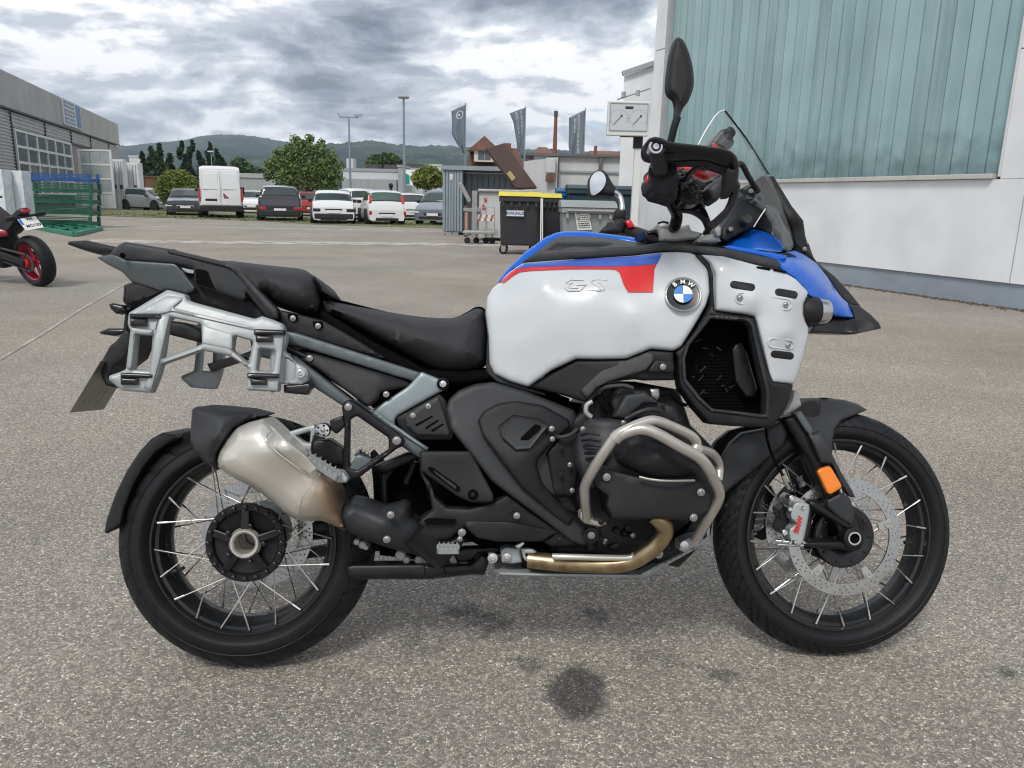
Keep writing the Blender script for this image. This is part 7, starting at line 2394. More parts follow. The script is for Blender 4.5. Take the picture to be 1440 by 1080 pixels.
# ------------------------------------------------------------------ side covers
part('lower_side_cover', 'D', [(494, 290), (520, 330), (553, 370), (580, 455), (640, 508), (760, 512), (890, 478), (960, 440), (1230, 628), (1150, 688), (900, 688), (800, 668), (735, 610), (645, 682), (572, 682), (487, 592), (500, 570), (560, 520), (545, 430), (497, 330)],
     [(500, 300, -.17), (760, 560, -.20), (1200, 640, -.17), (560, 640, -.19)], 'plastic', w=4, h=.008, thick=.03, rnd=1.5, g=8)
part('cover_edge_facet', 'D', [(725, 600), (750, 578), (960, 582), (1230, 632), (1150, 686), (900, 686), (800, 668)], [(725, 600, -.203), (960, 600, -.205), (1200, 650, -.178)], 'plastic', w=3, h=.004, thick=.01, g=10)
part('cover_window', 'D', [(515, 575), (545, 562), (690, 570), (680, 598), (530, 598)], -.204, 'dark_hole', w=0, h=0, thick=.002, g=14)
part('heel_plate', 'D', [(494, 206), (760, 208), (772, 222), (885, 432), (888, 465), (872, 480), (770, 480), (700, 452), (500, 312)], [(494, 206, -.195), (760, 210, -.20), (880, 470, -.215), (500, 300, -.2)], 'plastic', w=4, h=.006, thick=.012, rnd=2, g=8)
part('plate_groove', 'D', roundpoly([(535, 292), (560, 290), (712, 400), (706, 424), (690, 425), (540, 310)], 12), [(494, 206, -.1965), (760, 210, -.2015), (880, 470, -.2165), (500, 300, -.2015)], 'dark_hole', w=0, h=0, thick=.002, g=14)  # groove's shade painted as a thin raised near-black inlay
part('groove_fill', 'D', roundpoly([(565, 305), (690, 395), (685, 412), (575, 325)], 6), [(494, 206, -.1985), (760, 210, -.2035), (880, 470, -.2185), (500, 300, -.2035)], 'plastic_grey', w=2, h=.002, thick=.002, g=12)
bolt('D', 777, 438, -.213, .010, 'dark_hole'); bolt('D', 777, 438, -.218, .004, 'satin_black')
bolt('D', 1010, 550, -.197, .0065)
part('main_side_cover', 'X', [(627, 576), (631, 562), (645, 549), (668, 540), (694, 537), (740, 550), (808, 577), (812, 590), (790, 640), (800, 700), (812, 735), (840, 752), (836, 764), (818, 768), (803, 762), (787, 748), (692, 678), (634, 604)],
     [(630, 570, -.165), (694, 540, -.15), (808, 580, -.15), (740, 700, -.20), (830, 760, -.17), (660, 620, -.185)], 'plastic_grey', w=6, h=.012, thick=.03, rnd=3, g=8)
part('knee_cover', 'X', [(672, 592), (680, 579), (700, 568), (726, 564), (764, 570), (800, 590), (803, 600), (786, 614), (757, 645), (755, 655), (763, 680), (808, 728), (800, 740), (783, 728), (734, 686), (678, 612)],
     [(672, 592, -.195), (726, 566, -.185), (800, 592, -.175), (740, 640, -.225), (760, 680, -.215), (800, 735, -.19), (690, 620, -.21)], 'plastic', w=5, h=.010, thick=.02, rnd=3, g=7)
part('cover_pocket', 'D', [(912, 75), (990, 12), (1130, 32), (1180, 70), (1130, 130), (1080, 192), (1005, 198), (930, 130)],
     [(912, 75, -.2175), (1180, 70, -.212), (1040, 190, -.226)], 'plastic_grey', w=5, h=-.004, thick=.008, rnd=2, g=6)
part('pocket_slot', 'D', [(1028, 138), (1110, 62), (1140, 72), (1135, 90), (1060, 160), (1040, 158)], [(1028, 138, -.224), (1140, 72, -.219)], 'dark_hole', w=0, h=0, thick=.002, g=20, rnd=2)
bolt('D', 1196, 86, -.206, .009, 'satin_black'); bolt('D', 1196, 86, -.212, .0055)
bolt('D', 1407, 655, -.185, .015, 'satin_black'); bolt('D', 1407, 655, -.192, .007)
# ------------------------------------------------------------------ tank
SURF = [px('E', a, b) + (c,) for a, b, c in [(165, 375, -.10), (300, 268, -.13), (600, 245, -.15), (900, 228, -.17), (1130, 210, -.19), (1240, 228, -.205), (1305, 430, -.245), (1110, 745, -.235), (850, 790, -.215), (580, 790, -.20), (320, 940, -.165), (130, 870, -.135), (100, 600, -.125), (95, 460, -.115),
        (400, 400, -.185), (500, 600, -.205), (700, 400, -.205), (900, 560, -.235), (1150, 450, -.24), (250, 480, -.155), (250, 700, -.165)]]
TS = rbf(SURF)
TANK = [px('E', a, b) for a, b in [(160, 378), (205, 330), (248, 296), (296, 268), (600, 245), (900, 228), (1050, 210), (1130, 208), (1200, 214), (1242, 232), (1298, 300), (1304, 430), (1284, 500), (1215, 620), (1150, 722), (1108, 746), (985, 735), (850, 790), (700, 792), (580, 790), (450, 850), (320, 942), (220, 912), (135, 872), (108, 820), (100, 640), (88, 540), (94, 460), (125, 405)]]
pillow('tank_side_panel', roundpoly(TANK, 3), TS, M['white_paint'], bike, w=7, h=.014, g=8, thick=.03, smooth=60)
WPAN = bpy.data.objects['tank_side_panel']


def hug(q, off):
    """depth on the tank skin incl. its rolled edge"""
    def f(Q):
        d = _dist(np.asarray(Q, float)[:, :2], [TANK]); t = np.clip(d / 7, 0, 1)
        return TS(Q) + .014 * (1 - np.sqrt(1 - (1 - t) ** 2)) - off
    return f


pillow('blue_stripe', [px('E', a, b) for a, b in [(238, 306), (262, 292), (298, 272), (600, 249), (900, 232), (1046, 214), (1032, 248), (1018, 274), (900, 284), (780, 288), (500, 286), (330, 291), (260, 302)]], hug(0, .0022), M['blue_stripe'], bike, sheet=True, w=0, h=0, g=3)
pillow('red_stripe', [px('E', a, b) for a, b in [(166, 376), (200, 342), (238, 308), (262, 303), (330, 293), (500, 288), (780, 290), (900, 286), (1016, 277), (1004, 300), (996, 428), (862, 428), (836, 384), (815, 322), (795, 306), (760, 303), (540, 303), (330, 312), (270, 320), (235, 340), (188, 378)]], hug(0, .0022), M['red'], bike, sheet=True, w=0, h=0, g=3)
# raised outline letters G S on the tank
for path in ([(620, 362), (548, 360), (522, 378), (520, 405), (535, 420), (600, 420), (635, 388), (580, 388)], [(560, 375), (540, 385), (538, 402), (590, 405)],
             [(748, 360), (680, 358), (660, 372), (720, 412), (712, 420), (640, 418)], [(700, 372), (735, 405), (728, 420)]):
    Q = [px('E', a, b) for a, b in path]
    yy = TS(np.array(Q)) - .0015
    V, F = sweep([U(q[0], q[1], y_) for q, y_ in zip(Q, yy)], .0016, 8)
    link('raised_letter', mesh('raised_letter', V, F), M['white_paint'], WPAN, 60)


def roundel():
    c2 = px('E', 1159, 441)
    y0 = float(TS(np.array([c2]))[0])
    c = U(*c2, y0 - .003)
    e1 = U(c2[0] + 10, c2[1], float(TS(np.array([(c2[0] + 10, c2[1])]))[0])); e0 = U(c2[0] - 10, c2[1], float(TS(np.array([(c2[0] - 10, c2[1])]))[0]))
    f1 = U(c2[0], c2[1] - 10, float(TS(np.array([(c2[0], c2[1] - 10)]))[0])); f0 = U(c2[0], c2[1] + 10, float(TS(np.array([(c2[0], c2[1] + 10)]))[0]))
    X = (e1 - e0).normalized(); Y = (f1 - f0); Y = (Y - X * Y.dot(X)).normalized(); Z = X.cross(Y)
    R4 = Matrix((X, Y, Z)).transposed().to_4x4(); R4.translation = c
    RR = .0385
    L2 = R4 @ Matrix.Rotation(radians(90), 4, 'X')       # lathe axis y -> -z ... normal
    mb = MB(); mb.lathe([(.004, RR + .004), (-.0005, RR + .003), (-.001, RR), (-.0005, RR - .001), (.004, RR)], L2, 56)
    b = mb.build('badge', M['white_paint'], bike, 60)
    mb = MB(); mb.lathe([(0, RR - .0005), (-.0030, RR - .0012), (-.0034, RR - .004), (-.0034, .0001)], L2, 56); mb.build('badge_ring', M['gloss_black'], b, 50)
    rin = .0215
    for k in range(4):
        mb = MB(); n = 12
        pts = [Vector((0, 0, .0040))] + [Vector((rin * cos(pi / 2 * (k + i / n)), rin * sin(pi / 2 * (k + i / n)), .0040)) for i in range(n + 1)]
        mb.add([R4 @ p for p in pts], [tuple(range(n + 2))])
        mb.build('badge_quarter', M['white_plain'] if k % 2 == 0 else M['badge_blue'], b)
    mb = MB(); mb.lathe([(-.0036, rin + .0012), (-.0046, rin + .0006), (-.0046, rin - .0002), (-.0036, rin - .0008)], L2, 48); mb.build('badge_inner_ring', M['chrome'], b, 50)
    for ch, a in (('B', 128), ('M', 90), ('W', 52)):
        a = radians(a); rr = .0300
        T4 = R4 @ Matrix.Translation((rr * cos(a), rr * sin(a), .0040)) @ Matrix.Rotation(a - pi / 2, 4, 'Z')
        put_text('badge_letter', ch, .0150, T4, M['white_plain'], b, .0004)


roundel()
# trim strip along the top of the tank
part('tank_trim', 'X', [(735, 368), (757, 353), (805, 350), (893, 346), (932, 341), (1020, 349), (1092, 365), (1106, 380), (1065, 372), (1030, 365), (985, 357), (953, 353), (932, 353), (893, 358), (815, 363), (737, 369)],
     [(735, 368, -.125), (893, 350, -.165), (1020, 350, -.20), (1106, 378, -.21)], 'plastic_grey', w=3, h=.006, thick=.05, g=8)
part('tank_top', 'E', [(300, 262), (345, 228), (420, 165), (470, 132), (520, 122), (700, 128), (960, 163), (1050, 158), (900, 184), (560, 198), (380, 210)],
     [(300, 262, -.10), (470, 132, .0), (700, 130, .0), (960, 165, -.03), (560, 198, -.13), (900, 184, -.15)], 'plastic_grey', w=3, h=.004, thick=.04, g=7)
part('blue_tank_rim', 'E', [(158, 368), (205, 305), (300, 212), (415, 128), (470, 106), (510, 98), (630, 97), (800, 118), (1015, 150), (1100, 160), (960, 172), (800, 142), (620, 130), (520, 128), (470, 138), (400, 190), (300, 272), (240, 300), (165, 376)],
     [(160, 370, -.10), (300, 230, -.04), (500, 105, .03), (800, 125, .04), (1000, 155, .02)], 'blue', w=3, h=.006, thick=.05, g=7, smooth=60)
part('tank_core', 'E', [(110, 860), (105, 600), (110, 470), (300, 275), (470, 150), (700, 150), (1000, 175), (1400, 225), (1500, 300), (1400, 700), (1100, 900), (600, 900)], -.10, 'plastic', sym=True, w=10, h=.04, g=14)
part('far_tank_side', 'E', [(160, 400), (300, 275), (480, 150), (1000, 190), (1280, 240), (1280, 500), (1100, 740), (580, 780), (320, 900), (130, 850)], .14, 'blue', w=10, h=-.03, thick=.03, g=20, smooth=60)
mb = MB(); bolt('E', 362, 226, -.075, .003, 'bolt')
part('under_tank_cover', 'E', [(325, 938), (450, 862), (580, 795), (850, 796), (985, 742), (1108, 752), (1112, 905), (960, 908), (900, 900), (760, 915), (690, 950), (650, 1010), (625, 1022), (500, 985), (330, 945)],
     [(325, 938, -.15), (580, 800, -.185), (985, 745, -.22), (1110, 900, -.22), (640, 1010, -.19)], 'plastic', w=5, h=.008, thick=.03, rnd=1.5, g=8)
part('cover_facet', 'E', [(600, 960), (770, 800), (850, 798), (985, 745), (1010, 790), (960, 850), (760, 912), (690, 948), (640, 1008)],
     [(600, 960, -.196), (770, 800, -.198), (985, 745, -.224), (960, 880, -.230), (640, 1010, -.20)], 'plastic_grey', w=3, h=.003, thick=.008, g=8)
part('cover_boss', 'E', [(965, 862), (1010, 795), (1050, 800), (1110, 805), (1110, 865)], -.232, 'plastic', w=3, h=.003, thick=.01, g=7)
bolt('E', 1050, 832, -.236, .006)
part('tank_lower_seam', 'E', [(105, 640), (112, 820), (145, 880), (225, 915), (330, 948), (420, 975), (410, 990), (300, 965), (150, 915), (92, 860), (96, 700)], -.125, 'plastic_grey', w=2, h=.003, thick=.03, g=7)

# ------------------------------------------------------------------ radiator frame and front cowl
FRC = [(150, 200, -.215), (220, 460, -.245), (420, 500, -.262), (490, 800, -.262), (590, 810, -.235), (490, 1010, -.24), (190, 1000, -.225), (50, 700, -.225), (190, 440, -.235)]
part('radiator_frame', 'Q', [(128, 198), (152, 194), (200, 232), (224, 285), (222, 460), (410, 488), (440, 600), (492, 800), (592, 812), (580, 870), (555, 930), (492, 1018), (300, 1010), (190, 1000), (120, 920), (58, 832), (44, 760), (44, 690), (28, 660), (95, 600), (165, 490), (190, 440), (190, 300), (172, 255)],
     FRC, 'plastic', w=5, h=.010, thick=.04, rnd=2, g=8, holes=[[(198, 492), (375, 508), (395, 530), (468, 850), (466, 962), (205, 932), (150, 880), (80, 790), (74, 690), (95, 625)]])
part('radiator_lip', 'Q', [(190, 480), (385, 495), (408, 525), (482, 850), (478, 975), (200, 945), (140, 890), (68, 800), (62, 690), (85, 615)], [(a, b, c - .006) for a, b, c in FRC], 'plastic_grey', w=3, h=.006, thick=.02, rnd=2, g=7,
     holes=[[(203, 498), (370, 513), (390, 533), (462, 852), (460, 955), (208, 926), (155, 875), (86, 788), (80, 692), (100, 628)]])
part('radiator', 'Q', [(150, 480), (420, 500), (490, 960), (180, 960), (60, 800), (60, 650)], -.165, 'dark_hole', w=0, h=0, thick=.03, g=20)
mb = MB()
for k in range(26):
    z0 = U(*px('Q', 250, 520 + k * 16), -.167)
    a = U(*px('Q', 90, 520 + k * 16), -.1675); b = U(*px('Q', 455, 520 + k * 16), -.1675)
    mb.bar(a, b, .0015, .0016)
mb.build('radiator_fins', M['dark_hole'], bike, kind='stuff')
part('radiator_duct', 'Q', [(300, 650), (318, 618), (345, 612), (372, 660), (422, 835), (402, 872), (368, 876), (316, 800)], -.205, 'satin_black', w=4, h=.01, thick=.03, rnd=2, g=8)
mb = MB()
rr = random.Random(5)
for k in range(14):
    u = rr.uniform(125, 290); v = rr.uniform(600, 860)
    c = U(*px('Q', u, v), -.178 - rr.random() * .012)
    mb.bar(c, c + Vector((rr.uniform(-.015, .015), rr.uniform(-.004, .004), rr.uniform(-.015, .015))), .003, .003)
mb.build('radiator_hoses', M['engine_black'], bike, kind='stuff')
COWL = [(155, 195, -.225), (260, 260, -.262), (420, 250, -.24), (560, 290, -.225), (660, 380, -.215), (665, 550, -.215), (592, 812, -.235), (490, 800, -.262), (410, 490, -.268), (222, 460, -.255), (400, 400, -.285), (560, 560, -.275), (600, 400, -.262)]
CW = rbf([px('Q', a, b) + (c,) for a, b, c in COWL])
cowlpts = [(156, 196), (262, 204), (330, 222), (420, 246), (560, 286), (605, 312), (636, 345), (664, 375), (654, 402), (641, 430), (640, 480), (650, 515), (666, 545), (662, 590), (640, 690), (612, 775), (594, 811), (494, 800), (478, 760), (445, 620), (420, 520), (408, 489), (370, 478), (224, 459), (225, 285), (202, 235)]
COWLX = [px('Q', a, b) for a, b in cowlpts]
pillow('front_cowl', roundpoly(COWLX, 2.5), CW, M['white_paint'], bike, w=6, h=.010, g=7, thick=.03, smooth=60)
CO = bpy.data.objects['front_cowl']


def capsule(name, f, a, b, r, base, off, mat, parent, w=0, h=0, th=.003, g=6, k=6):
    """rounded slot from a to b (survey px of frame f)"""
    A = Vector(px(f, *a)); B = Vector(px(f, *b)); d = (B - A).normalized(); n = Vector((-d.y, d.x)); r = r / FR[f][2]
    P = []
    for i in range(k + 1):
        t = -pi / 2 + pi * i / k; P.append(tuple(B + (d * cos(t) + n * sin(t)) * r))
    for i in range(k + 1):
        t = pi / 2 + pi * i / k; P.append(tuple(A + (d * cos(t) + n * sin(t)) * r))
    return pillow(name, P, offs(base, -off), M[mat], parent, w=w, h=h, thick=th, g=g)


for a, b in (((310, 338), (394, 351)), ((523, 374), (596, 386)), ((503, 668), (578, 677))):
    capsule('slot_insert', 'Q', a, b, 20, CW, .002, 'plastic', CO, w=4, h=.004, th=.008, g=4)
for a, b in (((424, 256), (480, 265)), ((504, 268), (556, 278))):
    capsule('slot_insert', 'Q', a, b, 5, CW, .0012, 'dark_hole', CO, w=0, th=.003, g=4)
for a, b, r in (((345, 403), (558, 433), 26), ((495, 615), (570, 624), 22)):
    A = Vector(px('Q', *a)); B = Vector(px('Q', *b)); d = (B - A).normalized(); n = Vector((-d.y, d.x)); r = r / 3.375
    P = [B + (d * cos(-pi / 2 + pi * i / 8) + n * sin(-pi / 2 + pi * i / 8)) * r for i in range(9)] + [A + (d * cos(pi / 2 + pi * i / 8) + n * sin(pi / 2 + pi * i / 8)) * r for i in range(9)]
    L3 = [U(p.x, p.y, float(CW(np.array([tuple(p)]))[0]) - .0005) for p in P]
    V, F = sweep(L3, .0022, 8, True)
    link('cowl_bead', mesh('cowl_bead', V, F), M['white_paint'], CO, 60)
for u, v in ((340, 401), (556, 434), (567, 626)):
    bolt('Q', u, v, float(CW(np.array([px('Q', u, v)]))[0]) - .002, .0055, parent=CO)
# ------------------------------------------------------------------ beak, blue nose, lamp
part('nose_panel', 'V', [(150, 602), (330, 490), (535, 365), (600, 362), (700, 410), (800, 480), (905, 530), (935, 600), (900, 660), (850, 668), (720, 655), (420, 625), (200, 618)],
     [(150, 602, -.10), (535, 368, -.02), (740, 632, -.17), (400, 620, -.17), (905, 540, -.03), (850, 660, -.14), (520, 400, -.045), (640, 520, -.11)], 'blue', w=3, h=.003, thick=.03, g=5, smooth=25)
part('nose_panel', 'Q', [(255, 158), (300, 152), (520, 192), (560, 200), (560, 222), (512, 226), (440, 205), (300, 178)], -.185, 'blue', w=3, h=.006, thick=.04, g=6)
BK = [(515, 228, -.20), (560, 262, -.21), (570, 190, -.11), (640, 185, -.05), (702, 236, -.04), (788, 352, -.05), (850, 428, -.065), (880, 494, -.085), (800, 488, -.12), (740, 455, -.155), (700, 412, -.17), (640, 350, -.195), (600, 308, -.205), (600, 228, -.17), (650, 262, -.172), (700, 310, -.158), (750, 362, -.145), (800, 412, -.128), (842, 458, -.11)]
part('beak', 'Q', [(508, 230), (535, 196), (570, 180), (600, 176), (650, 200), (702, 236), (745, 290), (788, 352), (822, 400), (855, 428), (880, 494), (800, 488), (742, 456), (700, 412), (662, 384), (640, 350), (600, 308), (545, 268)],
     BK, 'blue', w=4, h=.006, thick=.02, rnd=1.5, g=5, smooth=30)
part('beak_scoop', 'V', [(850, 680), (990, 680), (1060, 710), (1080, 735), (1030, 740), (1060, 790), (960, 760), (870, 720)], [(850, 680, -.155), (1060, 710, -.125), (1060, 790, -.15)], 'plastic', w=2, h=.002, thick=.004, g=8)
part('beak_spine', 'Q', [(640, 170), (665, 172), (705, 232), (790, 300), (860, 375), (912, 440), (860, 432), (822, 400), (745, 290), (700, 236)], [(640, 170, .0), (912, 440, -.02), (745, 290, -.03)], 'plastic_grey', w=3, h=.004, thick=.04, g=7)
part('beak_tip', 'Q', [(856, 430), (908, 440), (960, 480), (1000, 520), (1009, 546), (965, 556), (885, 574), (875, 560), (884, 498)], [(856, 430, -.07), (1008, 546, -.02), (885, 570, -.09)], 'plastic_grey', w=3, h=.006, thick=.05, g=6)
part('beak_underside', 'Q', [(670, 562), (690, 530), (770, 500), (884, 496), (960, 520), (1000, 545), (885, 574), (670, 568)], [(670, 562, -.13), (884, 500, -.07), (885, 574, -.10), (1000, 545, -.02)], 'gloss_black', w=3, h=.005, thick=.05, g=7)
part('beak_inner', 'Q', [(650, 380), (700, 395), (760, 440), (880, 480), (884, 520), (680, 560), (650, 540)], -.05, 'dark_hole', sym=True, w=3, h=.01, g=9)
mb = MB()
c = U(*px('Q', 690, 464), -.175)
lx = Matrix.Translation(c) @ Matrix.Rotation(-pi / 2, 4, 'Z')
mb.lathe([(-.05, .012), (-.044, .026), (-.036, .033), (.006, .034), (.010, .031)], lx, 28); mb.build('fog_lamp', M['plastic'], bike, 45)
mb = MB(); mb.lathe([(.008, .0315), (.030, .030), (.036, .026), (.038, .0001)], lx, 28); mb.build('lamp_lens', M['chrome'], bike, 45)
# ------------------------------------------------------------------ windscreen
SCR = [(672, 385, -.04), (548, 550, -.17), (560, 660, -.18), (860, 865, -.16), (960, 1050, -.14), (990, 1000, -.05), (880, 690, .0), (780, 530, .0), (700, 600, -.13)]
part('windscreen', 'I', [(672, 385), (640, 402), (600, 455), (548, 550), (538, 610), (575, 690), (680, 770), (800, 830), (862, 862), (905, 950), (940, 1040), (975, 1060), (998, 1020), (985, 950), (940, 830), (880, 690), (780, 530), (690, 395)],
     SCR, 'screen', w=0, h=0, thick=.004, g=10, smooth=70)
tubepath('screen_edge', 'I', [(672, 387, -.04), (640, 402, -.06), (600, 455, -.12), (548, 550, -.17), (540, 610, -.178)], .0017, 'white_plain', n=6)
tubepath('screen_edge', 'I', [(674, 390, -.038), (720, 450, -.02), (780, 530, .0), (840, 625, .0), (882, 692, .0)], .0024, 'gloss_black', n=6)
part('side_deflector', 'V', [(680, 60), (660, 160), (540, 355), (620, 360), (790, 470), (930, 630), (1010, 640), (1040, 560), (1000, 420), (900, 260), (820, 90)],
     [(680, 60, -.17), (540, 355, -.15), (930, 630, -.17), (1020, 500, -.12), (850, 150, -.14)], 'screen', w=2, h=.002, thick=.005, g=9, smooth=70)
tubepath('screen_edge', 'V', [(690, 120, -.172), (620, 225, -.165), (540, 352, -.152)], .0016, 'white_plain', n=6)
tubepath('screen_edge', 'V', [(820, 80, -.142), (900, 260, -.142), (930, 380, -.148), (920, 500, -.158), (930, 600, -.168), (980, 650, -.165), (1035, 580, -.13), (1000, 420, -.13)], .002, 'screen', n=6)
part('headlight_cowl', 'I', [(850, 700), (905, 702), (940, 760), (990, 842), (1045, 912), (1055, 985), (1085, 1082), (1050, 1075), (1010, 1030), (985, 960), (940, 850), (900, 770)], [(850, 700, .02), (1050, 960, .02), (1000, 900, -.02)], 'plastic', w=5, h=.01, thick=.12, g=8)
part('cowl_grey_fillet', 'V', [(1150, 680), (1235, 560), (1290, 720), (1330, 820), (1260, 760)], .05, 'plastic_grey', w=3, h=.004, thick=.04, g=8)
bolt('V', 1185, 630, .0, .0045)
part('screen_bracket', 'O', [(840, 640), (900, 600), (990, 640), (1040, 690), (1045, 770), (1000, 880), (950, 960), (840, 1010), (730, 1080), (680, 1060), (690, 960), (780, 820), (850, 720)], [(840, 640, -.10), (1040, 700, -.10), (700, 1050, -.12)], 'plastic', w=5, h=.012, thick=.05, rnd=3, g=7)
mb = MB()
for u, v, r, y in ((935, 650, .011, -.115), (900, 895, .013, -.13), (985, 730, .009, -.115), (765, 975, .008, -.13)):
    mb.lathe([(.03, r), (-.006, r), (-.010, r * .8), (-.010, .0001)], Matrix.Translation(U(*px('O', u, v), y)), 18)
mb.build('bracket_bosses', M['plastic_grey'], bike, 40)
bolt('O', 935, 650, -.127, .0045); bolt('O', 765, 975, -.142, .004)
tubepath('bracket_hoop', 'O', [(800, 420, -.20), (860, 430, -.18), (910, 520, -.16), (960, 600, -.13), (1000, 660, -.12)], .007, 'plastic')
# ------------------------------------------------------------------ handlebars, hand guard, controls
GD = [(130, 280, -.445), (400, 300, -.452), (700, 350, -.455), (800, 450, -.44), (820, 600, -.42), (700, 850, -.36), (600, 950, -.31)]
part('hand_guard', 'O', [(33, 300), (42, 250), (75, 207), (125, 192), (180, 203), (235, 233), (320, 245), (520, 265), (700, 290), (770, 315), (810, 350), (800, 400), (780, 420), (740, 450), (640, 420), (560, 392), (440, 388), (240, 405), (130, 390), (60, 372), (38, 340)],
     GD, 'plastic', w=5, h=.014, thick=.03, rnd=3, g=7)
part('guard_shield', 'O', [(770, 315), (815, 355), (838, 420), (835, 500), (828, 560), (850, 600), (835, 680), (800, 780), (740, 870), (640, 962), (590, 915), (650, 870), (735, 790), (765, 730), (785, 660), (760, 700), (700, 705), (712, 600), (715, 500), (740, 440), (790, 470), (770, 400)],
     GD, 'plastic_grey', w=4, h=.012, thick=.02, rnd=2, g=7)
part('guard_lower_edge', 'O', [(235, 405), (440, 388), (560, 392), (640, 420), (745, 452), (800, 520), (800, 560), (740, 490), (640, 455), (560, 430), (440, 415), (300, 420)], [(a, b, c + .01) for a, b, c in GD], 'plastic', w=3, h=.006, thick=.03, g=7)  # plastic lip set back along the guard's lower edge
tubepath('guard_groove', 'O', [(200, 325, -.449), (240, 328, -.450), (290, 326, -.451)], .0022, 'dark_hole', n=6)
mb = MB(); c = U(*px('O', 130, 281), -.447)
mb.lathe([(.02, .0150), (-.004, .0150), (-.005, .0140), (-.005, .0105)], Matrix.Translation(c), 32); be = mb.build('bar_end_weight', M['chrome'], bike, 40)
mb = MB(); mb.lathe([(-.004, .0106), (-.002, .0098), (-.002, .0065)], Matrix.Translation(c), 28); mb.build('bar_end_recess', M['plastic_grey'], be, 40)
mb = MB(); mb.lathe([(-.002, .0066), (-.006, .0062), (-.006, .0035), (-.003, .0032), (-.003, .0001)], Matrix.Translation(c), 20); mb.build('bar_end_screw', M['chrome'], be, 40)
tubepath('grip', 'O', [(140, 300, -.44), (165, 430, -.40), (180, 500, -.36), (195, 560, -.32)], [.017] * 19, 'rubber_grip', n=16)
tubepath('handlebar', 'O', [(195, 560, -.32), (225, 650, -.26), (270, 760, -.19), (310, 850, -.14), (300, 930, -.12), (285, 960, -.10)], [.0145] * 31, 'gloss_black', n=16)
mb = MB(); mb.tube([U(*px('O', 190, 470), -.375), U(*px('O', 200, 560), -.33)], [.030, .034], 24); mb.build('throttle_collar', M['plastic'], bike, 40)
part('switch_cluster', 'O', [(60, 560), (80, 510), (160, 570), (260, 560), (310, 610), (320, 700), (290, 740), (210, 712), (120, 690), (100, 655), (72, 640)], -.32, 'plastic', w=6, h=.016, thick=.06, rnd=3, g=7)
part('switch_ring', 'O', [(70, 480), (110, 440), (250, 430), (300, 470), (325, 560), (280, 600), (150, 590), (80, 560)], -.30, 'plastic', w=6, h=.018, thick=.05, rnd=4, g=7)
part('kill_switch', 'O', [(58, 520), (74, 510), (82, 560), (70, 580), (58, 562)], -.33, 'red', w=2, h=.004, thick=.02, g=6)
part('brake_reservoir', 'O', [(560, 640), (590, 590), (690, 525), (712, 530), (712, 640), (690, 690), (640, 745), (600, 730)], -.30, 'plastic_grey', w=8, h=.02, thick=.05, rnd=3, g=6, smooth=60)
tubepath('brake_lever', 'O', [(320, 560, -.30), (390, 545, -.33), (430, 490, -.36), (500, 445, -.39), (560, 462, -.40)], [.007] * 25, 'gloss_black', n=10)
tubepath('clutch_hose', 'O', [(400, 560, -.26), (470, 640, -.25), (530, 720, -.22), (480, 790, -.20), (350, 800, -.2)], .005, 'dark_hole')
tubepath('brake_line', 'O', [(340, 800, -.19), (450, 820, -.15), (540, 880, -.12), (580, 970, -.10), (560, 1010, -.08)], .010, 'satin_black')
tubepath('brake_line', 'O', [(430, 760, -.22), (520, 800, -.18), (560, 870, -.12), (590, 960, -.10)], .006, 'dark_hole')
part('control_body', 'O', [(310, 480), (370, 470), (440, 560), (520, 640), (560, 720), (480, 770), (420, 770), (350, 750), (310, 690)], -.27, 'gloss_black', w=6, h=.02, thick=.06, rnd=3, g=8)
mb = MB()
rr = random.Random(9)
for k in range(46):
    u = rr.uniform(300, 540); v = 480 + (u - 300) * .8 + rr.uniform(-30, 100)
    c = U(*px('O', u, min(v, 800)), -.285 - rr.random() * .02)
    mb.bar(c, c + Vector((rr.uniform(-.012, .012), rr.uniform(-.008, .008), rr.uniform(-.012, .012))), .004, .004)
mb.build('control_wires', M['satin_black'], bike, kind='stuff')
part('red_cover', 'O', [(310, 425), (420, 425), (520, 435), (620, 455), (672, 480), (668, 530), (600, 560), (540, 572), (470, 545), (400, 495), (340, 470)], .12, 'red', w=8, h=.04, thick=.06, rnd=3, g=7, smooth=60)
part('dash_frame', 'O', [(440, 530), (540, 580), (600, 560), (690, 490), (700, 540), (620, 620), (560, 650), (500, 620)], .05, 'plastic', w=4, h=.01, thick=.05, g=8)
part('instrument_display', 'O', [(575, 272), (690, 125), (735, 128), (745, 105), (785, 112), (812, 150), (805, 180), (780, 205), (800, 240), (780, 275), (750, 300), (690, 285), (620, 270)], [(580, 270, -.07), (760, 110, -.07)], 'gloss_black', w=4, h=.008, thick=.15, rnd=3, g=7)
part('display_face', 'O', [(655, 255), (735, 160), (775, 185), (745, 250), (700, 285)], -.079, 'plastic_grey', w=3, h=.004, thick=.01, rnd=2, g=7)
part('display_tag', 'O', [(612, 262), (625, 240), (640, 255), (660, 268), (672, 288), (615, 280)], -.09, 'red', w=1, h=.002, thick=.006, g=5)
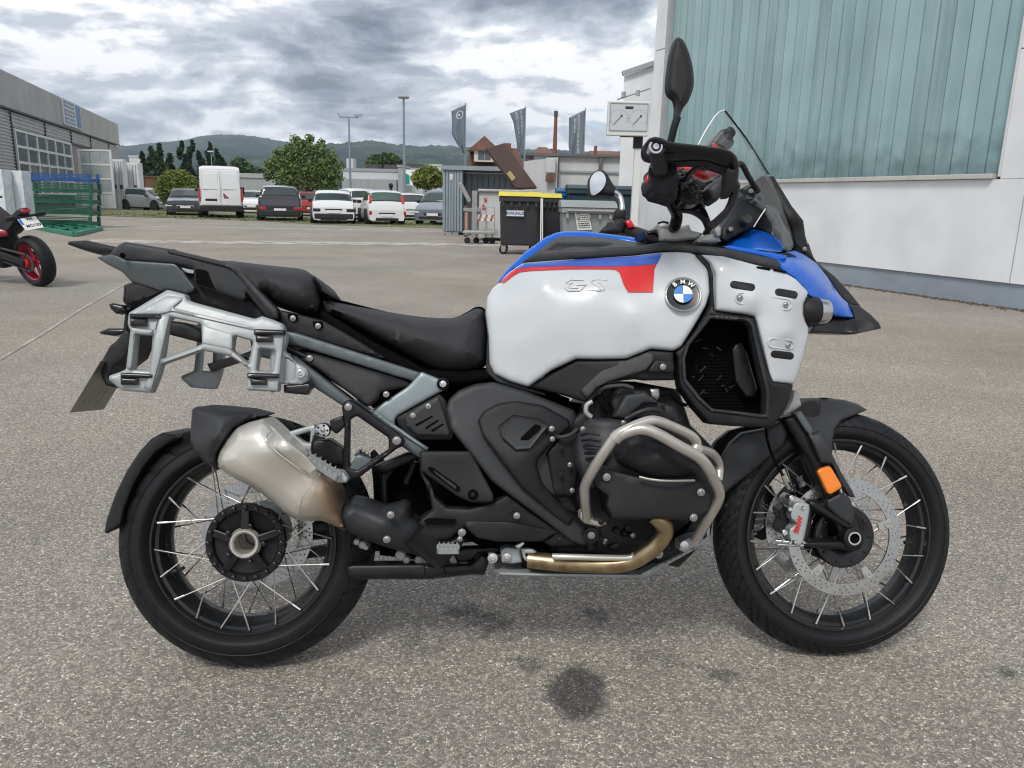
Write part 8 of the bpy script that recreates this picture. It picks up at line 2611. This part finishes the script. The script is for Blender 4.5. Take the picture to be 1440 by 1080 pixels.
# triple clamp castings
part('handlebar_clamp', 'O', [(150, 925), (240, 900), (250, 930), (300, 975), (360, 945), (410, 930), (430, 985), (540, 1010), (480, 1060), (300, 1085), (160, 1080), (155, 1010)], -.10, 'fork_silver', w=5, h=.014, thick=.12, rnd=3, g=7, smooth=50)
part('clamp_side', 'O', [(470, 1070), (520, 1030), (610, 1010), (640, 1000), (690, 1080), (600, 1100), (480, 1095)], -.13, 'fork_silver', w=5, h=.014, thick=.08, rnd=3, g=7)
part('fork_cap', 'O', [(620, 990), (640, 940), (690, 960), (680, 1030), (650, 1045)], -.14, 'fork_silver', w=3, h=.008, thick=.05, rnd=2, g=6)
tubepath('cable', 'O', [(150, 925, -.11), (200, 912, -.112), (238, 925, -.112)], .0025, 'dark_hole', n=6)
tubepath('cable', 'O', [(60, 1015, -.11), (120, 1010, -.11), (150, 1030, -.1)], .003, 'dark_hole', n=6)
part('clamp_base', 'X', [(905, 325), (925, 322), (930, 330), (990, 335), (1020, 345), (1040, 352), (960, 350), (910, 342)], -.08, 'satin_black', w=3, h=.01, thick=.14, g=8)
# dark inner volume behind the nose
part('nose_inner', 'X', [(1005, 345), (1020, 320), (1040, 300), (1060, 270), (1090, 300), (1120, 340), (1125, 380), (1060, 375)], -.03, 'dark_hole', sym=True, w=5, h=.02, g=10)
# right mirror
part('mirror', 'I', [(447, 42), (470, 50), (488, 78), (505, 122), (520, 180), (526, 238), (522, 288), (500, 345), (478, 375), (465, 402), (455, 432), (436, 428), (440, 375), (432, 335), (408, 312), (398, 285), (398, 245), (405, 180), (415, 115), (430, 62)],
     -.36, 'plastic', w=9, h=.022, thick=.018, spl=True, g=6, smooth=60)
tubepath('mirror_stem', 'I', [(448, 420, -.35), (432, 470, -.345), (415, 540, -.335)], [.0085] * 13, 'plastic')
# left mirror: glass faces the rider
part('mirror', 'I', [(28, 750), (30, 710), (50, 682), (82, 670), (110, 685), (140, 735), (160, 765), (165, 785), (140, 798), (100, 795), (50, 795), (32, 780)], .40, 'plastic', w=7, h=.02, thick=.03, spl=True, g=5, smooth=60)
part('mirror_glass', 'I', [(32, 750), (36, 712), (55, 685), (80, 678), (100, 692), (108, 720), (98, 752), (70, 782), (42, 788)], .392, 'mirror', w=0, h=0, thick=.006, spl=True, g=6)
tubepath('mirror_stem', 'I', [(148, 775, .41), (175, 800, .41), (185, 850, .40), (180, 880, .40)], [.009] * 19, 'chrome')
part('mirror_clamp', 'I', [(152, 862), (195, 850), (208, 870), (205, 905), (160, 908), (150, 890)], .39, 'plastic', w=4, h=.01, thick=.04, rnd=2, g=5)
tubepath('grip', 'I', [(120, 945, .45), (180, 950, .42), (250, 968, .38), (300, 985, .35)], [.018] * 19, 'rubber_grip', n=14)
part('clutch_cluster', 'I', [(75, 968), (100, 940), (140, 930), (160, 900), (190, 900), (205, 940), (190, 972), (120, 978)], .38, 'plastic', w=5, h=.012, thick=.05, rnd=2, g=6)
part('hazard_switch', 'I', [(200, 915), (225, 905), (252, 948), (215, 945)], .36, 'red', w=2, h=.006, thick=.03, g=5)
# ------------------------------------------------------------------ engine
part('engine_case', 'F', [(60, 320), (150, 260), (240, 170), (330, 80), (480, 60), (700, 100), (760, 280), (900, 420), (910, 560), (860, 840), (700, 1000), (300, 930), (60, 930), (0, 800), (0, 500)], -.15, 'engine_black', sym=True, w=6, h=.02, g=14)
part('crankcase_side', 'F', [(30, 420), (110, 330), (200, 300), (200, 480), (170, 640), (210, 730), (110, 720), (60, 620)], -.185, 'engine_black', w=5, h=.01, thick=.05, rnd=2, g=9)
bolt('F', 105, 397, -.20, .005, 'engine_black'); bolt('F', 105, 533, -.20, .005, 'engine_black')
part('cylinder', 'F', [(188, 312), (215, 270), (258, 250), (420, 250), (520, 268), (560, 330), (420, 420), (310, 490), (280, 600), (240, 600), (185, 470), (178, 400)],
     [(200, 300, -.22), (420, 260, -.25), (300, 450, -.29), (560, 330, -.30)], 'plastic_grey', w=8, h=.02, thick=.12, rnd=3, g=8)
part('throttle_body', 'F', [(352, 165), (372, 110), (402, 88), (470, 100), (540, 105), (580, 150), (680, 180), (705, 235), (722, 290), (600, 260), (450, 250), (380, 240)],
     [(360, 150, -.20), (700, 230, -.24), (540, 110, -.23)], 'plastic', w=6, h=.014, thick=.08, rnd=2.5, g=8)
part('intake_cap', 'F', [(372, 240), (395, 190), (430, 128), (530, 112), (600, 168), (520, 172), (430, 248)], -.245, 'plastic_grey', w=4, h=.008, thick=.03, rnd=2, g=8)
part('injector', 'F', [(552, 95), (600, 92), (608, 130), (590, 160), (560, 140)], -.24, 'bolt', w=3, h=.008, thick=.03, rnd=2, g=6)
tubepath('intake_ring', 'F', [(262, 160, -.19), (235, 180, -.19), (232, 215, -.19), (258, 240, -.19)], .006, 'fork_silver')
tubepath('intake_ring', 'F', [(300, 130, -.19), (320, 180, -.2), (350, 215, -.2)], .009, 'dark_hole')
part('cylinder_head', 'F', [(372, 400), (420, 350), (520, 330), (640, 370), (760, 430), (836, 500), (872, 590), (880, 650), (862, 735), (790, 760), (540, 756), (360, 762), (330, 640), (262, 560), (300, 500)],
     [(380, 400, -.29), (620, 500, -.35), (600, 700, -.34), (870, 640, -.30), (330, 640, -.28)], 'engine_black', w=10, h=.03, thick=.12, rnd=3, g=8)
part('head_guard', 'F', [(262, 560), (330, 500), (400, 520), (480, 540), (640, 562), (770, 556), (830, 575), (868, 640), (845, 722), (790, 745), (540, 750), (370, 752), (335, 690), (345, 640), (290, 600)],
     [(300, 560, -.335), (600, 650, -.360), (850, 650, -.345), (400, 720, -.350), (500, 560, -.355), (700, 740, -.352)], 'plastic', w=3, h=.005, thick=.012, rnd=2, g=9)
part('valve_cover', 'F', [(378, 412), (430, 345), (500, 325), (560, 345), (680, 400), (790, 462), (812, 500), (790, 540), (700, 552), (620, 552), (520, 535), (420, 490), (382, 460)],
     [(380, 420, -.33), (600, 450, -.385), (800, 500, -.345), (500, 340, -.35)], 'engine_black', w=14, h=.03, thick=.06, rnd=3, g=7, smooth=60)
tubepath('cover_trim', 'F', [(500, 542, -.372), (560, 555, -.376), (640, 562, -.378), (780, 560, -.360)], .0025, 'tube_steel', n=6)
for u, v, y in ((335, 543, -.345), (812, 620, -.352), (775, 748, -.352)):
    bolt('F', u, v, y, .007)
for k, pts in enumerate((((30, 300, -.17), (90, 340, -.20), (150, 330, -.21), (190, 300, -.215)), ((20, 600, -.19), (70, 640, -.20), (140, 640, -.20), (190, 690, -.20)), ((300, 120, -.20), (330, 90, -.22), (420, 80, -.23), (470, 95, -.235)), ((610, 130, -.235), (660, 120, -.22), (690, 160, -.21), (740, 180, -.2)), ((430, 250, -.262), (500, 215, -.27), (560, 200, -.265), (610, 210, -.25)), ((640, 850, -.17), (700, 830, -.18), (740, 800, -.19), (760, 770, -.20)))):
    tubepath('hose', 'F', pts, .0042 if k % 2 else .0055, 'dark_hole' if k % 2 else 'plastic_grey', n=8)
for u, v, y, r in ((215, 300, -.245, .005), (245, 460, -.275, .0045), (420, 268, -.262, .005), (505, 290, -.30, .0045), (620, 182, -.245, .0045), (690, 262, -.248, .0045), (398, 118, -.235, .0045), (60, 350, -.2, .005), (150, 480, -.205, .005), (160, 610, -.205, .005), (60, 740, -.17, .006), (330, 870, -.16, .006), (470, 840, -.165, .005)):
    bolt('F', u, v, y, r, 'satin_black' if r < .005 else 'bolt')
for k in range(5):
    o = tubepath('cylinder_fin', 'F', [(205 + 6 * k, 330 + 30 * k, -.252 - .006 * k), (250 + 8 * k, 322 + 30 * k, -.275 - .005 * k), (300 + 6 * k, 330 + 30 * k, -.285 - .004 * k)], .003, 'engine_black', n=6, k=3)
fins = MB()
for k in range(7):
    a = U(*px('F', 300 + k * 8, 500 + k * 26), -.30); b = U(*px('F', 360 + k * 4, 520 + k * 26), -.30)
    fins.bar(a, b, .004, .02)
fins.build('cooling_fins', M['engine_black'], bike)
# header, pipes, skid plate
tubepath('exhaust_header', 'F', [(575, 735, -.26), (610, 770, -.26), (632, 815, -.25), (600, 870, -.235), (545, 920, -.225), (470, 965, -.21), (380, 985, -.20), (250, 985, -.19), (100, 978, -.18), (-60, 960, -.16)], [.0205] * 55, 'header', n=18)
tubepath('shift_rod', 'F', [(60, 945, -.21), (180, 948, -.215), (440, 952, -.22), (475, 935, -.225)], [.0075] * 19, 'steel', n=10)
part('skid_plate', 'F', [(845, 790), (858, 800), (855, 868), (800, 900), (530, 1052), (400, 1052), (0, 1046), (-200, 1040), (-230, 1022), (0, 1028), (400, 1034), (510, 1030), (780, 890), (832, 850)],
     -.16, 'alu', sym=True, w=3, h=.008, g=9)
part('engine_sump', 'F', [(-60, 930), (300, 920), (700, 860), (820, 860), (760, 890), (510, 1020), (-100, 1015)], -.12, 'engine_black', sym=True, w=4, h=.02, g=14)
part('sump_guard', 'F', [(120, 1000), (240, 1002), (245, 1020), (120, 1018)], -.165, 'alu', w=1, h=.002, thick=.01, g=7)
part('engine_mount_cover', 'D', [(1210, 640), (1300, 560), (1440, 640), (1440, 720), (1200, 720), (1150, 690)], -.16, 'satin_black', w=4, h=.008, thick=.04, rnd=2, g=8)
rr = random.Random(4)
mb = MB()
for k in range(40):
    u = rr.uniform(60, 840); v = rr.uniform(790, 900)
    if v > 900 - (u - 400) * .1 and u > 600: v -= 40
    c = U(*px('F', u, v), -.158)
    mb.lathe([(.01, rr.uniform(.004, .012)), (-.006, rr.uniform(.004, .010)), (-.008, .0001)], Matrix.Translation(c), 8)
mb.build('engine_fasteners', M['engine_black'], bike, 40, kind='stuff')
bolt('F', 598, 932, -.18, .009, 'fork_silver'); bolt('F', 655, 908, -.18, .010, 'engine_black'); bolt('F', 690, 770, -.17, .008, 'engine_black')
# crash bars
cb = tubepath('crash_bar', 'F', [(236, 748, -.255), (226, 660, -.30), (226, 590, -.33), (262, 515, -.365), (318, 425, -.39), (385, 335, -.405), (450, 297, -.41), (540, 262, -.405), (600, 262, -.40), (690, 298, -.385), (762, 335, -.37), (790, 372, -.36), (778, 415, -.365)], [.0112] * 73, 'tube_steel', n=16)
tubepath('crash_bar', 'F', [(395, 335, -.405), (470, 306, -.415), (530, 302, -.42), (600, 328, -.422), (700, 385, -.418), (800, 442, -.405), (850, 500, -.39), (880, 560, -.37), (905, 620, -.345), (895, 670, -.325), (850, 750, -.29), (785, 862, -.24)], [.0122] * 67, 'tube_steel', n=16)
tubepath('crash_bar', 'F', [(800, 400, -.37), (860, 420, -.33), (895, 455, -.30), (905, 500, -.29), (900, 560, -.30)], [.010] * 25, 'tube_steel', n=12)
mb = MB(); a = U(*px('F', 375, 352), -.403); b = U(*px('F', 400, 326), -.407); mb.tube([a, b], .0142, 18); mb.build('bar_collar', M['tube_steel'], bike, 50)
part('bar_clamp', 'F', [(200, 722), (215, 712), (262, 735), (275, 760), (325, 768), (338, 780), (300, 795), (225, 778), (200, 755)], -.245, 'tube_steel', w=3, h=.006, thick=.03, rnd=2, g=6)
part('bar_clamp', 'F', [(705, 870), (760, 845), (815, 835), (826, 860), (800, 890), (760, 905), (735, 925), (702, 915)], -.225, 'alu', w=3, h=.006, thick=.04, rnd=2, g=6)
bolt('F', 728, 888, -.232, .008, 'chrome'); bolt('F', 308, 770, -.25, .006, 'satin_black')
# ------------------------------------------------------------------ fork, front guard, caliper
part('fork_tube', 'H', [(318, 128), (385, 108), (440, 200), (520, 330), (560, 452), (560, 480), (480, 450), (470, 410), (425, 300)], -.105, 'satin_black', w=9, h=.022, thick=.04, rnd=2, g=6, smooth=60)
mirrored(bpy.data.objects['fork_tube'])
part('fork_lower', 'H', [(478, 445), (545, 415), (580, 430), (602, 500), (625, 560), (635, 595), (622, 625), (590, 635), (450, 622), (400, 612), (405, 585), (430, 440)],
     -.10, 'satin_black', w=7, h=.016, thick=.035, rnd=4, g=6, holes=[[(440, 480), (520, 530), (545, 590), (430, 590)]])
part('fork_lower_shell', 'H', [(490, 440), (545, 412), (582, 435), (600, 495), (590, 540), (540, 510), (495, 470)], -.118, 'plastic_grey', w=5, h=.010, thick=.02, rnd=3, g=6, smooth=50)
part('lower_strut', 'H', [(405, 600), (600, 598), (610, 618), (590, 626), (440, 622), (400, 614)], -.112, 'satin_black', w=3, h=.006, thick=.02, g=6)
part('upper_strut', 'H', [(428, 448), (442, 440), (590, 535), (600, 555), (585, 560), (430, 465)], -.112, 'satin_black', w=3, h=.006, thick=.02, g=6)
fl2 = mirrored(bpy.data.objects['fork_lower'])
ca = TF @ Vector((0, -.115, 0))
c = U(*px('H', 595, 585), -.12)
mb = MB(); mb.lathe([(.03, .027), (-.002, .026), (-.004, .022), (-.004, .0175)], Matrix.Translation(c), 32); mb.build('axle_boss', M['satin_black'], bike, 45)
mb = MB(); mb.lathe([(-.003, .0175), (-.006, .017), (-.006, .0130), (.01, .0125)], Matrix.Translation(c), 32); mb.build('front_axle', M['chrome'], bike, 45)
mb = MB(); mb.lathe([(.005, .0130), (.005, .0001)], Matrix.Translation(c), 24); mb.build('axle_bore', M['dark_hole'], bike)
part('reflector', 'H', [(458, 334), (470, 322), (500, 312), (510, 318), (548, 382), (548, 394), (510, 418), (498, 416)], -.132, 'orange', w=2, h=.003, thick=.01, rnd=1.5, g=6)
part('reflector_bracket', 'H', [(452, 330), (505, 305), (556, 392), (500, 426)], -.124, 'satin_black', w=2, h=.003, thick=.01, rnd=1.5, g=6)
part('front_mudguard', 'H', [(330, 120), (372, 78), (420, 58), (478, 51), (560, 60), (612, 76), (648, 98), (600, 118), (548, 140), (524, 172), (516, 215), (514, 262), (500, 282), (460, 262), (425, 195), (395, 112), (360, 112)],
     [(340, 110, -.05), (480, 55, -.01), (640, 98, -.02), (520, 200, -.085), (500, 280, -.10), (430, 180, -.095), (560, 110, -.06)], 'plastic_grey', w=5, h=.010, thick=.012, rnd=2, g=6, smooth=50)
bpy.data.objects['front_mudguard'].modifiers.clear()
mirrored(bpy.data.objects['front_mudguard'])
part('fork_guard', 'H', [(392, 105), (420, 165), (440, 190), (472, 178), (500, 240), (545, 330), (590, 405), (602, 432), (578, 428), (540, 372), (512, 305), (470, 300), (440, 230), (400, 150)],
     [(392, 105, -.10), (480, 250, -.128), (600, 430, -.115)], 'plastic_grey', w=4, h=.008, thick=.012, rnd=2, g=6)
part('fork_slider', 'H', [(368, 112), (396, 104), (445, 180), (430, 200), (405, 170)], -.118, 'frame_grey', w=4, h=.01, thick=.02, g=6)
part('rear_mudguard_half', 'H', [(82, 345), (90, 288), (125, 225), (170, 185), (260, 168), (330, 130), (345, 190), (330, 235), (285, 270), (230, 318), (150, 380), (102, 420), (90, 390)],
     [(85, 340, -.07), (170, 190, -.06), (330, 200, -.085), (110, 410, -.075)], 'plastic_grey', w=5, h=.012, thick=.012, rnd=2, g=7).name = 'front_mudguard'
mirrored(bpy.data.objects['front_mudguard.002'] if 'front_mudguard.002' in bpy.data.objects else bpy.data.objects['front_mudguard'])
part('mudguard_crown', 'H', [(330, 130), (372, 80), (420, 58), (470, 55), (470, 120), (400, 200), (340, 240)], -.06, 'plastic', sym=True, w=6, h=.03, g=9)
part('fork_housing', 'Q', [(592, 835), (612, 842), (632, 912), (600, 935), (548, 962), (540, 952), (575, 890)], -.13, 'fork_silver', w=5, h=.014, thick=.05, rnd=2, g=6, smooth=60)
tubepath('brake_line', 'H', [(262, 120, -.12), (265, 200, -.125), (290, 280, -.13), (325, 345, -.13), (345, 390, -.12)], .0035, 'dark_hole')
tubepath('line_fitting', 'H', [(326, 345, -.131), (338, 375, -.128), (350, 395, -.12)], .0055, 'chrome', k=2)
# calipers
part('brake_caliper', 'S', [(356, 478), (372, 440), (400, 420), (440, 422), (482, 438), (484, 480), (470, 560), (452, 650), (432, 722), (395, 728), (352, 690), (340, 650), (345, 605), (382, 582), (386, 562), (356, 540), (350, 510)],
     -.118, 'alu', w=3, h=.008, thick=.05, rnd=2, g=5)
part('caliper_bridge', 'S', [(330, 400), (360, 372), (450, 410), (470, 440), (400, 440), (370, 470), (340, 450)], -.10, 'fork_silver', w=3, h=.008, thick=.05, rnd=2, g=5)
part('caliper_mount', 'S', [(470, 430), (500, 440), (495, 600), (460, 720), (430, 720), (455, 620)], -.105, 'satin_black', w=3, h=.006, thick=.03, rnd=1.5, g=6)
ca_ = U(*px('S', 408, 578), -.1205)
dvec = (U(*px('S', 432, 505), -.1205) - U(*px('S', 385, 650), -.1205)).normalized()
yv = Vector((0, -1, 0)).cross(dvec)
R4 = Matrix((dvec, yv, Vector((0, -1, 0)))).transposed().to_4x4(); R4.translation = ca_
if R4.determinant() < 0: R4 = Matrix((dvec, -yv, Vector((0, -1, 0)))).transposed().to_4x4(); R4.translation = ca_
put_text('caliper_lettering', 'BMW', .0185, R4, M['red_print'], bike, .0008)
mb = MB()
for u, v, r, y in ((358, 395, .008, -.115), (345, 470, .006, -.115), (310, 632, .008, -.105), (300, 690, .006, -.105), (345, 700, .005, -.11), (380, 695, .005, -.122), (435, 460, .004, -.121), (440, 700, .004, -.121)):
    mb.lathe([(.02, r), (-.004, r), (-.006, r * .7), (-.006, .0001)], Matrix.Translation(U(*px('S', u, v), y)), 12)
mb.tube([U(*px('S', 250, 690), -.10), U(*px('S', 340, 700), -.11)], .005, 10)
mb.tube([U(*px('S', 260, 715), -.10), U(*px('S', 440, 722), -.11)], .004, 10)
mb.build('caliper_bolts', M['chrome'], bike, 40)
part('brake_pads', 'S', [(255, 470), (300, 440), (345, 480), (340, 560), (330, 640), (280, 640), (250, 600), (280, 540)], -.085, 'satin_black', w=3, h=.01, thick=.03, rnd=2, g=5)
part('left_caliper', 'S', [(165, 320), (215, 300), (245, 360), (280, 420), (250, 480), (260, 560), (210, 660), (160, 690), (85, 660), (80, 620), (150, 600), (170, 520), (160, 420)], .10, 'satin_black', w=5, h=.012, thick=.06, rnd=3, g=6).name = 'brake_caliper'
mb = MB(); rr = random.Random(2)
for k in range(26):
    c = U(*px('S', rr.uniform(110, 300), rr.uniform(400, 640)), .088)
    mb.bar(c, c + Vector((rr.uniform(-.02, .02), rr.uniform(-.01, .01), rr.uniform(-.012, .012))), .003, .003)
mb.build('pad_pins', M['bolt'], bike, kind='stuff')
bpy.data.objects['silencer'].name = 'silencer'
# ------------------------------------------------------------------ pannier rack (right), its left twin mirrored
RK = [(365, 430, -.245), (560, 312, -.20), (650, 335, -.205), (340, 820, -.245), (1000, 460, -.215), (1140, 500, -.215), (1110, 820, -.235), (960, 820, -.24), (480, 830, -.245), (730, 580, -.235)]
rack = part('pannier_rack', 'A', [(358, 488), (364, 432), (560, 314), (652, 338), (662, 368), (700, 380), (1002, 462), (1040, 448), (1140, 486), (1152, 510), (1152, 560), (1122, 832), (960, 824), (962, 738), (975, 718), (880, 652), (735, 622), (530, 694), (520, 740), (480, 838), (330, 826), (262, 770), (265, 750), (310, 735), (350, 718), (372, 520)],
            RK, 'alu', w=5, h=.011, thick=.022, rnd=2.5, g=7, smooth=35,
            holes=[[(402, 542), (484, 546), (472, 722), (384, 716)], [(580, 455), (730, 488), (735, 590), (535, 662), (545, 600), (560, 480)], [(898, 548), (992, 575), (972, 692), (888, 620)], [(1026, 612), (1105, 622), (1090, 732), (1012, 724)]])
ridge = part('rack_rib', 'A', [(385, 440), (560, 345), (640, 352), (640, 362), (590, 405), (1000, 505), (1000, 520), (580, 425), (520, 440)], [(a, b, c - .006) for a, b, c in RK], 'alu', w=3, h=.006, thick=.008, g=6)
part('rack_web', 'A', [(735, 490), (890, 540), (886, 618), (735, 588)], [(a, b, c - .002) for a, b, c in RK], 'alu', w=3, h=.003, thick=.01, rnd=2, g=8)
ladder = []
for q in ([(362, 500), (376, 528), (355, 715), (378, 722), (398, 540), (480, 546), (520, 440), (500, 520)], [(520, 440), (575, 440), (515, 700), (478, 828), (440, 812), (470, 725), (490, 560)]):
    ladder.append(part('rack_leg_ridge', 'A', q, [(a, b, c - .007) for a, b, c in RK], 'alu', w=3, h=.006, thick=.01, g=6))
for bx in ((368, 430, 528, 460), (370, 452, 456, 500), (322, 730, 484, 762), (322, 755, 410, 797), (996, 508, 1152, 544), (1006, 538, 1092, 580), (964, 730, 1122, 764), (980, 758, 1062, 797)):
    x0, y0, x1, y1 = bx
    part('rubber_pad', 'A', [(x0, y0 + 4), (x1, y0 + 10), (x1, y1), (x0, y1)], [(a, b, c - .012) for a, b, c in RK], 'gloss_black', w=3, h=.006, thick=.016, rnd=2, g=6)
part('rack_bracket', 'B', [(0, 245), (40, 262), (86, 322), (82, 372), (70, 405), (120, 460), (185, 500), (196, 530), (190, 562), (160, 580), (45, 576), (10, 620), (0, 618)], -.205, 'alu', w=4, h=.008, thick=.02, rnd=2, g=7, holes=[[(75, 440), (125, 475), (120, 555), (65, 560)]])
part('rack_bracket_web', 'B', [(60, 430), (130, 470), (130, 565), (55, 565)], -.198, 'alu', w=2, h=.002, thick=.008, g=8)
bolt('B', 152, 520, -.215, .009, 'chrome')
part('rack_shoe', 'B', [(68, 580), (130, 578), (200, 570), (205, 600), (190, 632), (70, 620)], -.20, 'gloss_black', w=3, h=.006, thick=.03, rnd=2, g=6)
for nm in ('pannier_rack', 'rack_web', 'rack_bracket'):
    mirrored(bpy.data.objects[nm])
part('rack_crossbar', 'A', [(760, 690), (930, 640), (960, 655), (965, 670), (780, 730)], [(760, 700, .20), (960, 655, .05)], 'satin_black', w=3, h=.006, thick=.02, g=6)
part('tail_shock_cover', 'A', [(560, 470), (640, 480), (735, 520), (735, 585), (560, 540)], -.05, 'plastic', w=5, h=.01, thick=.10, g=8)
tubepath('rack_stay', 'B', [(0, 380, -.13), (90, 400, -.13), (180, 440, -.13)], [.009] * 13, 'satin_black')
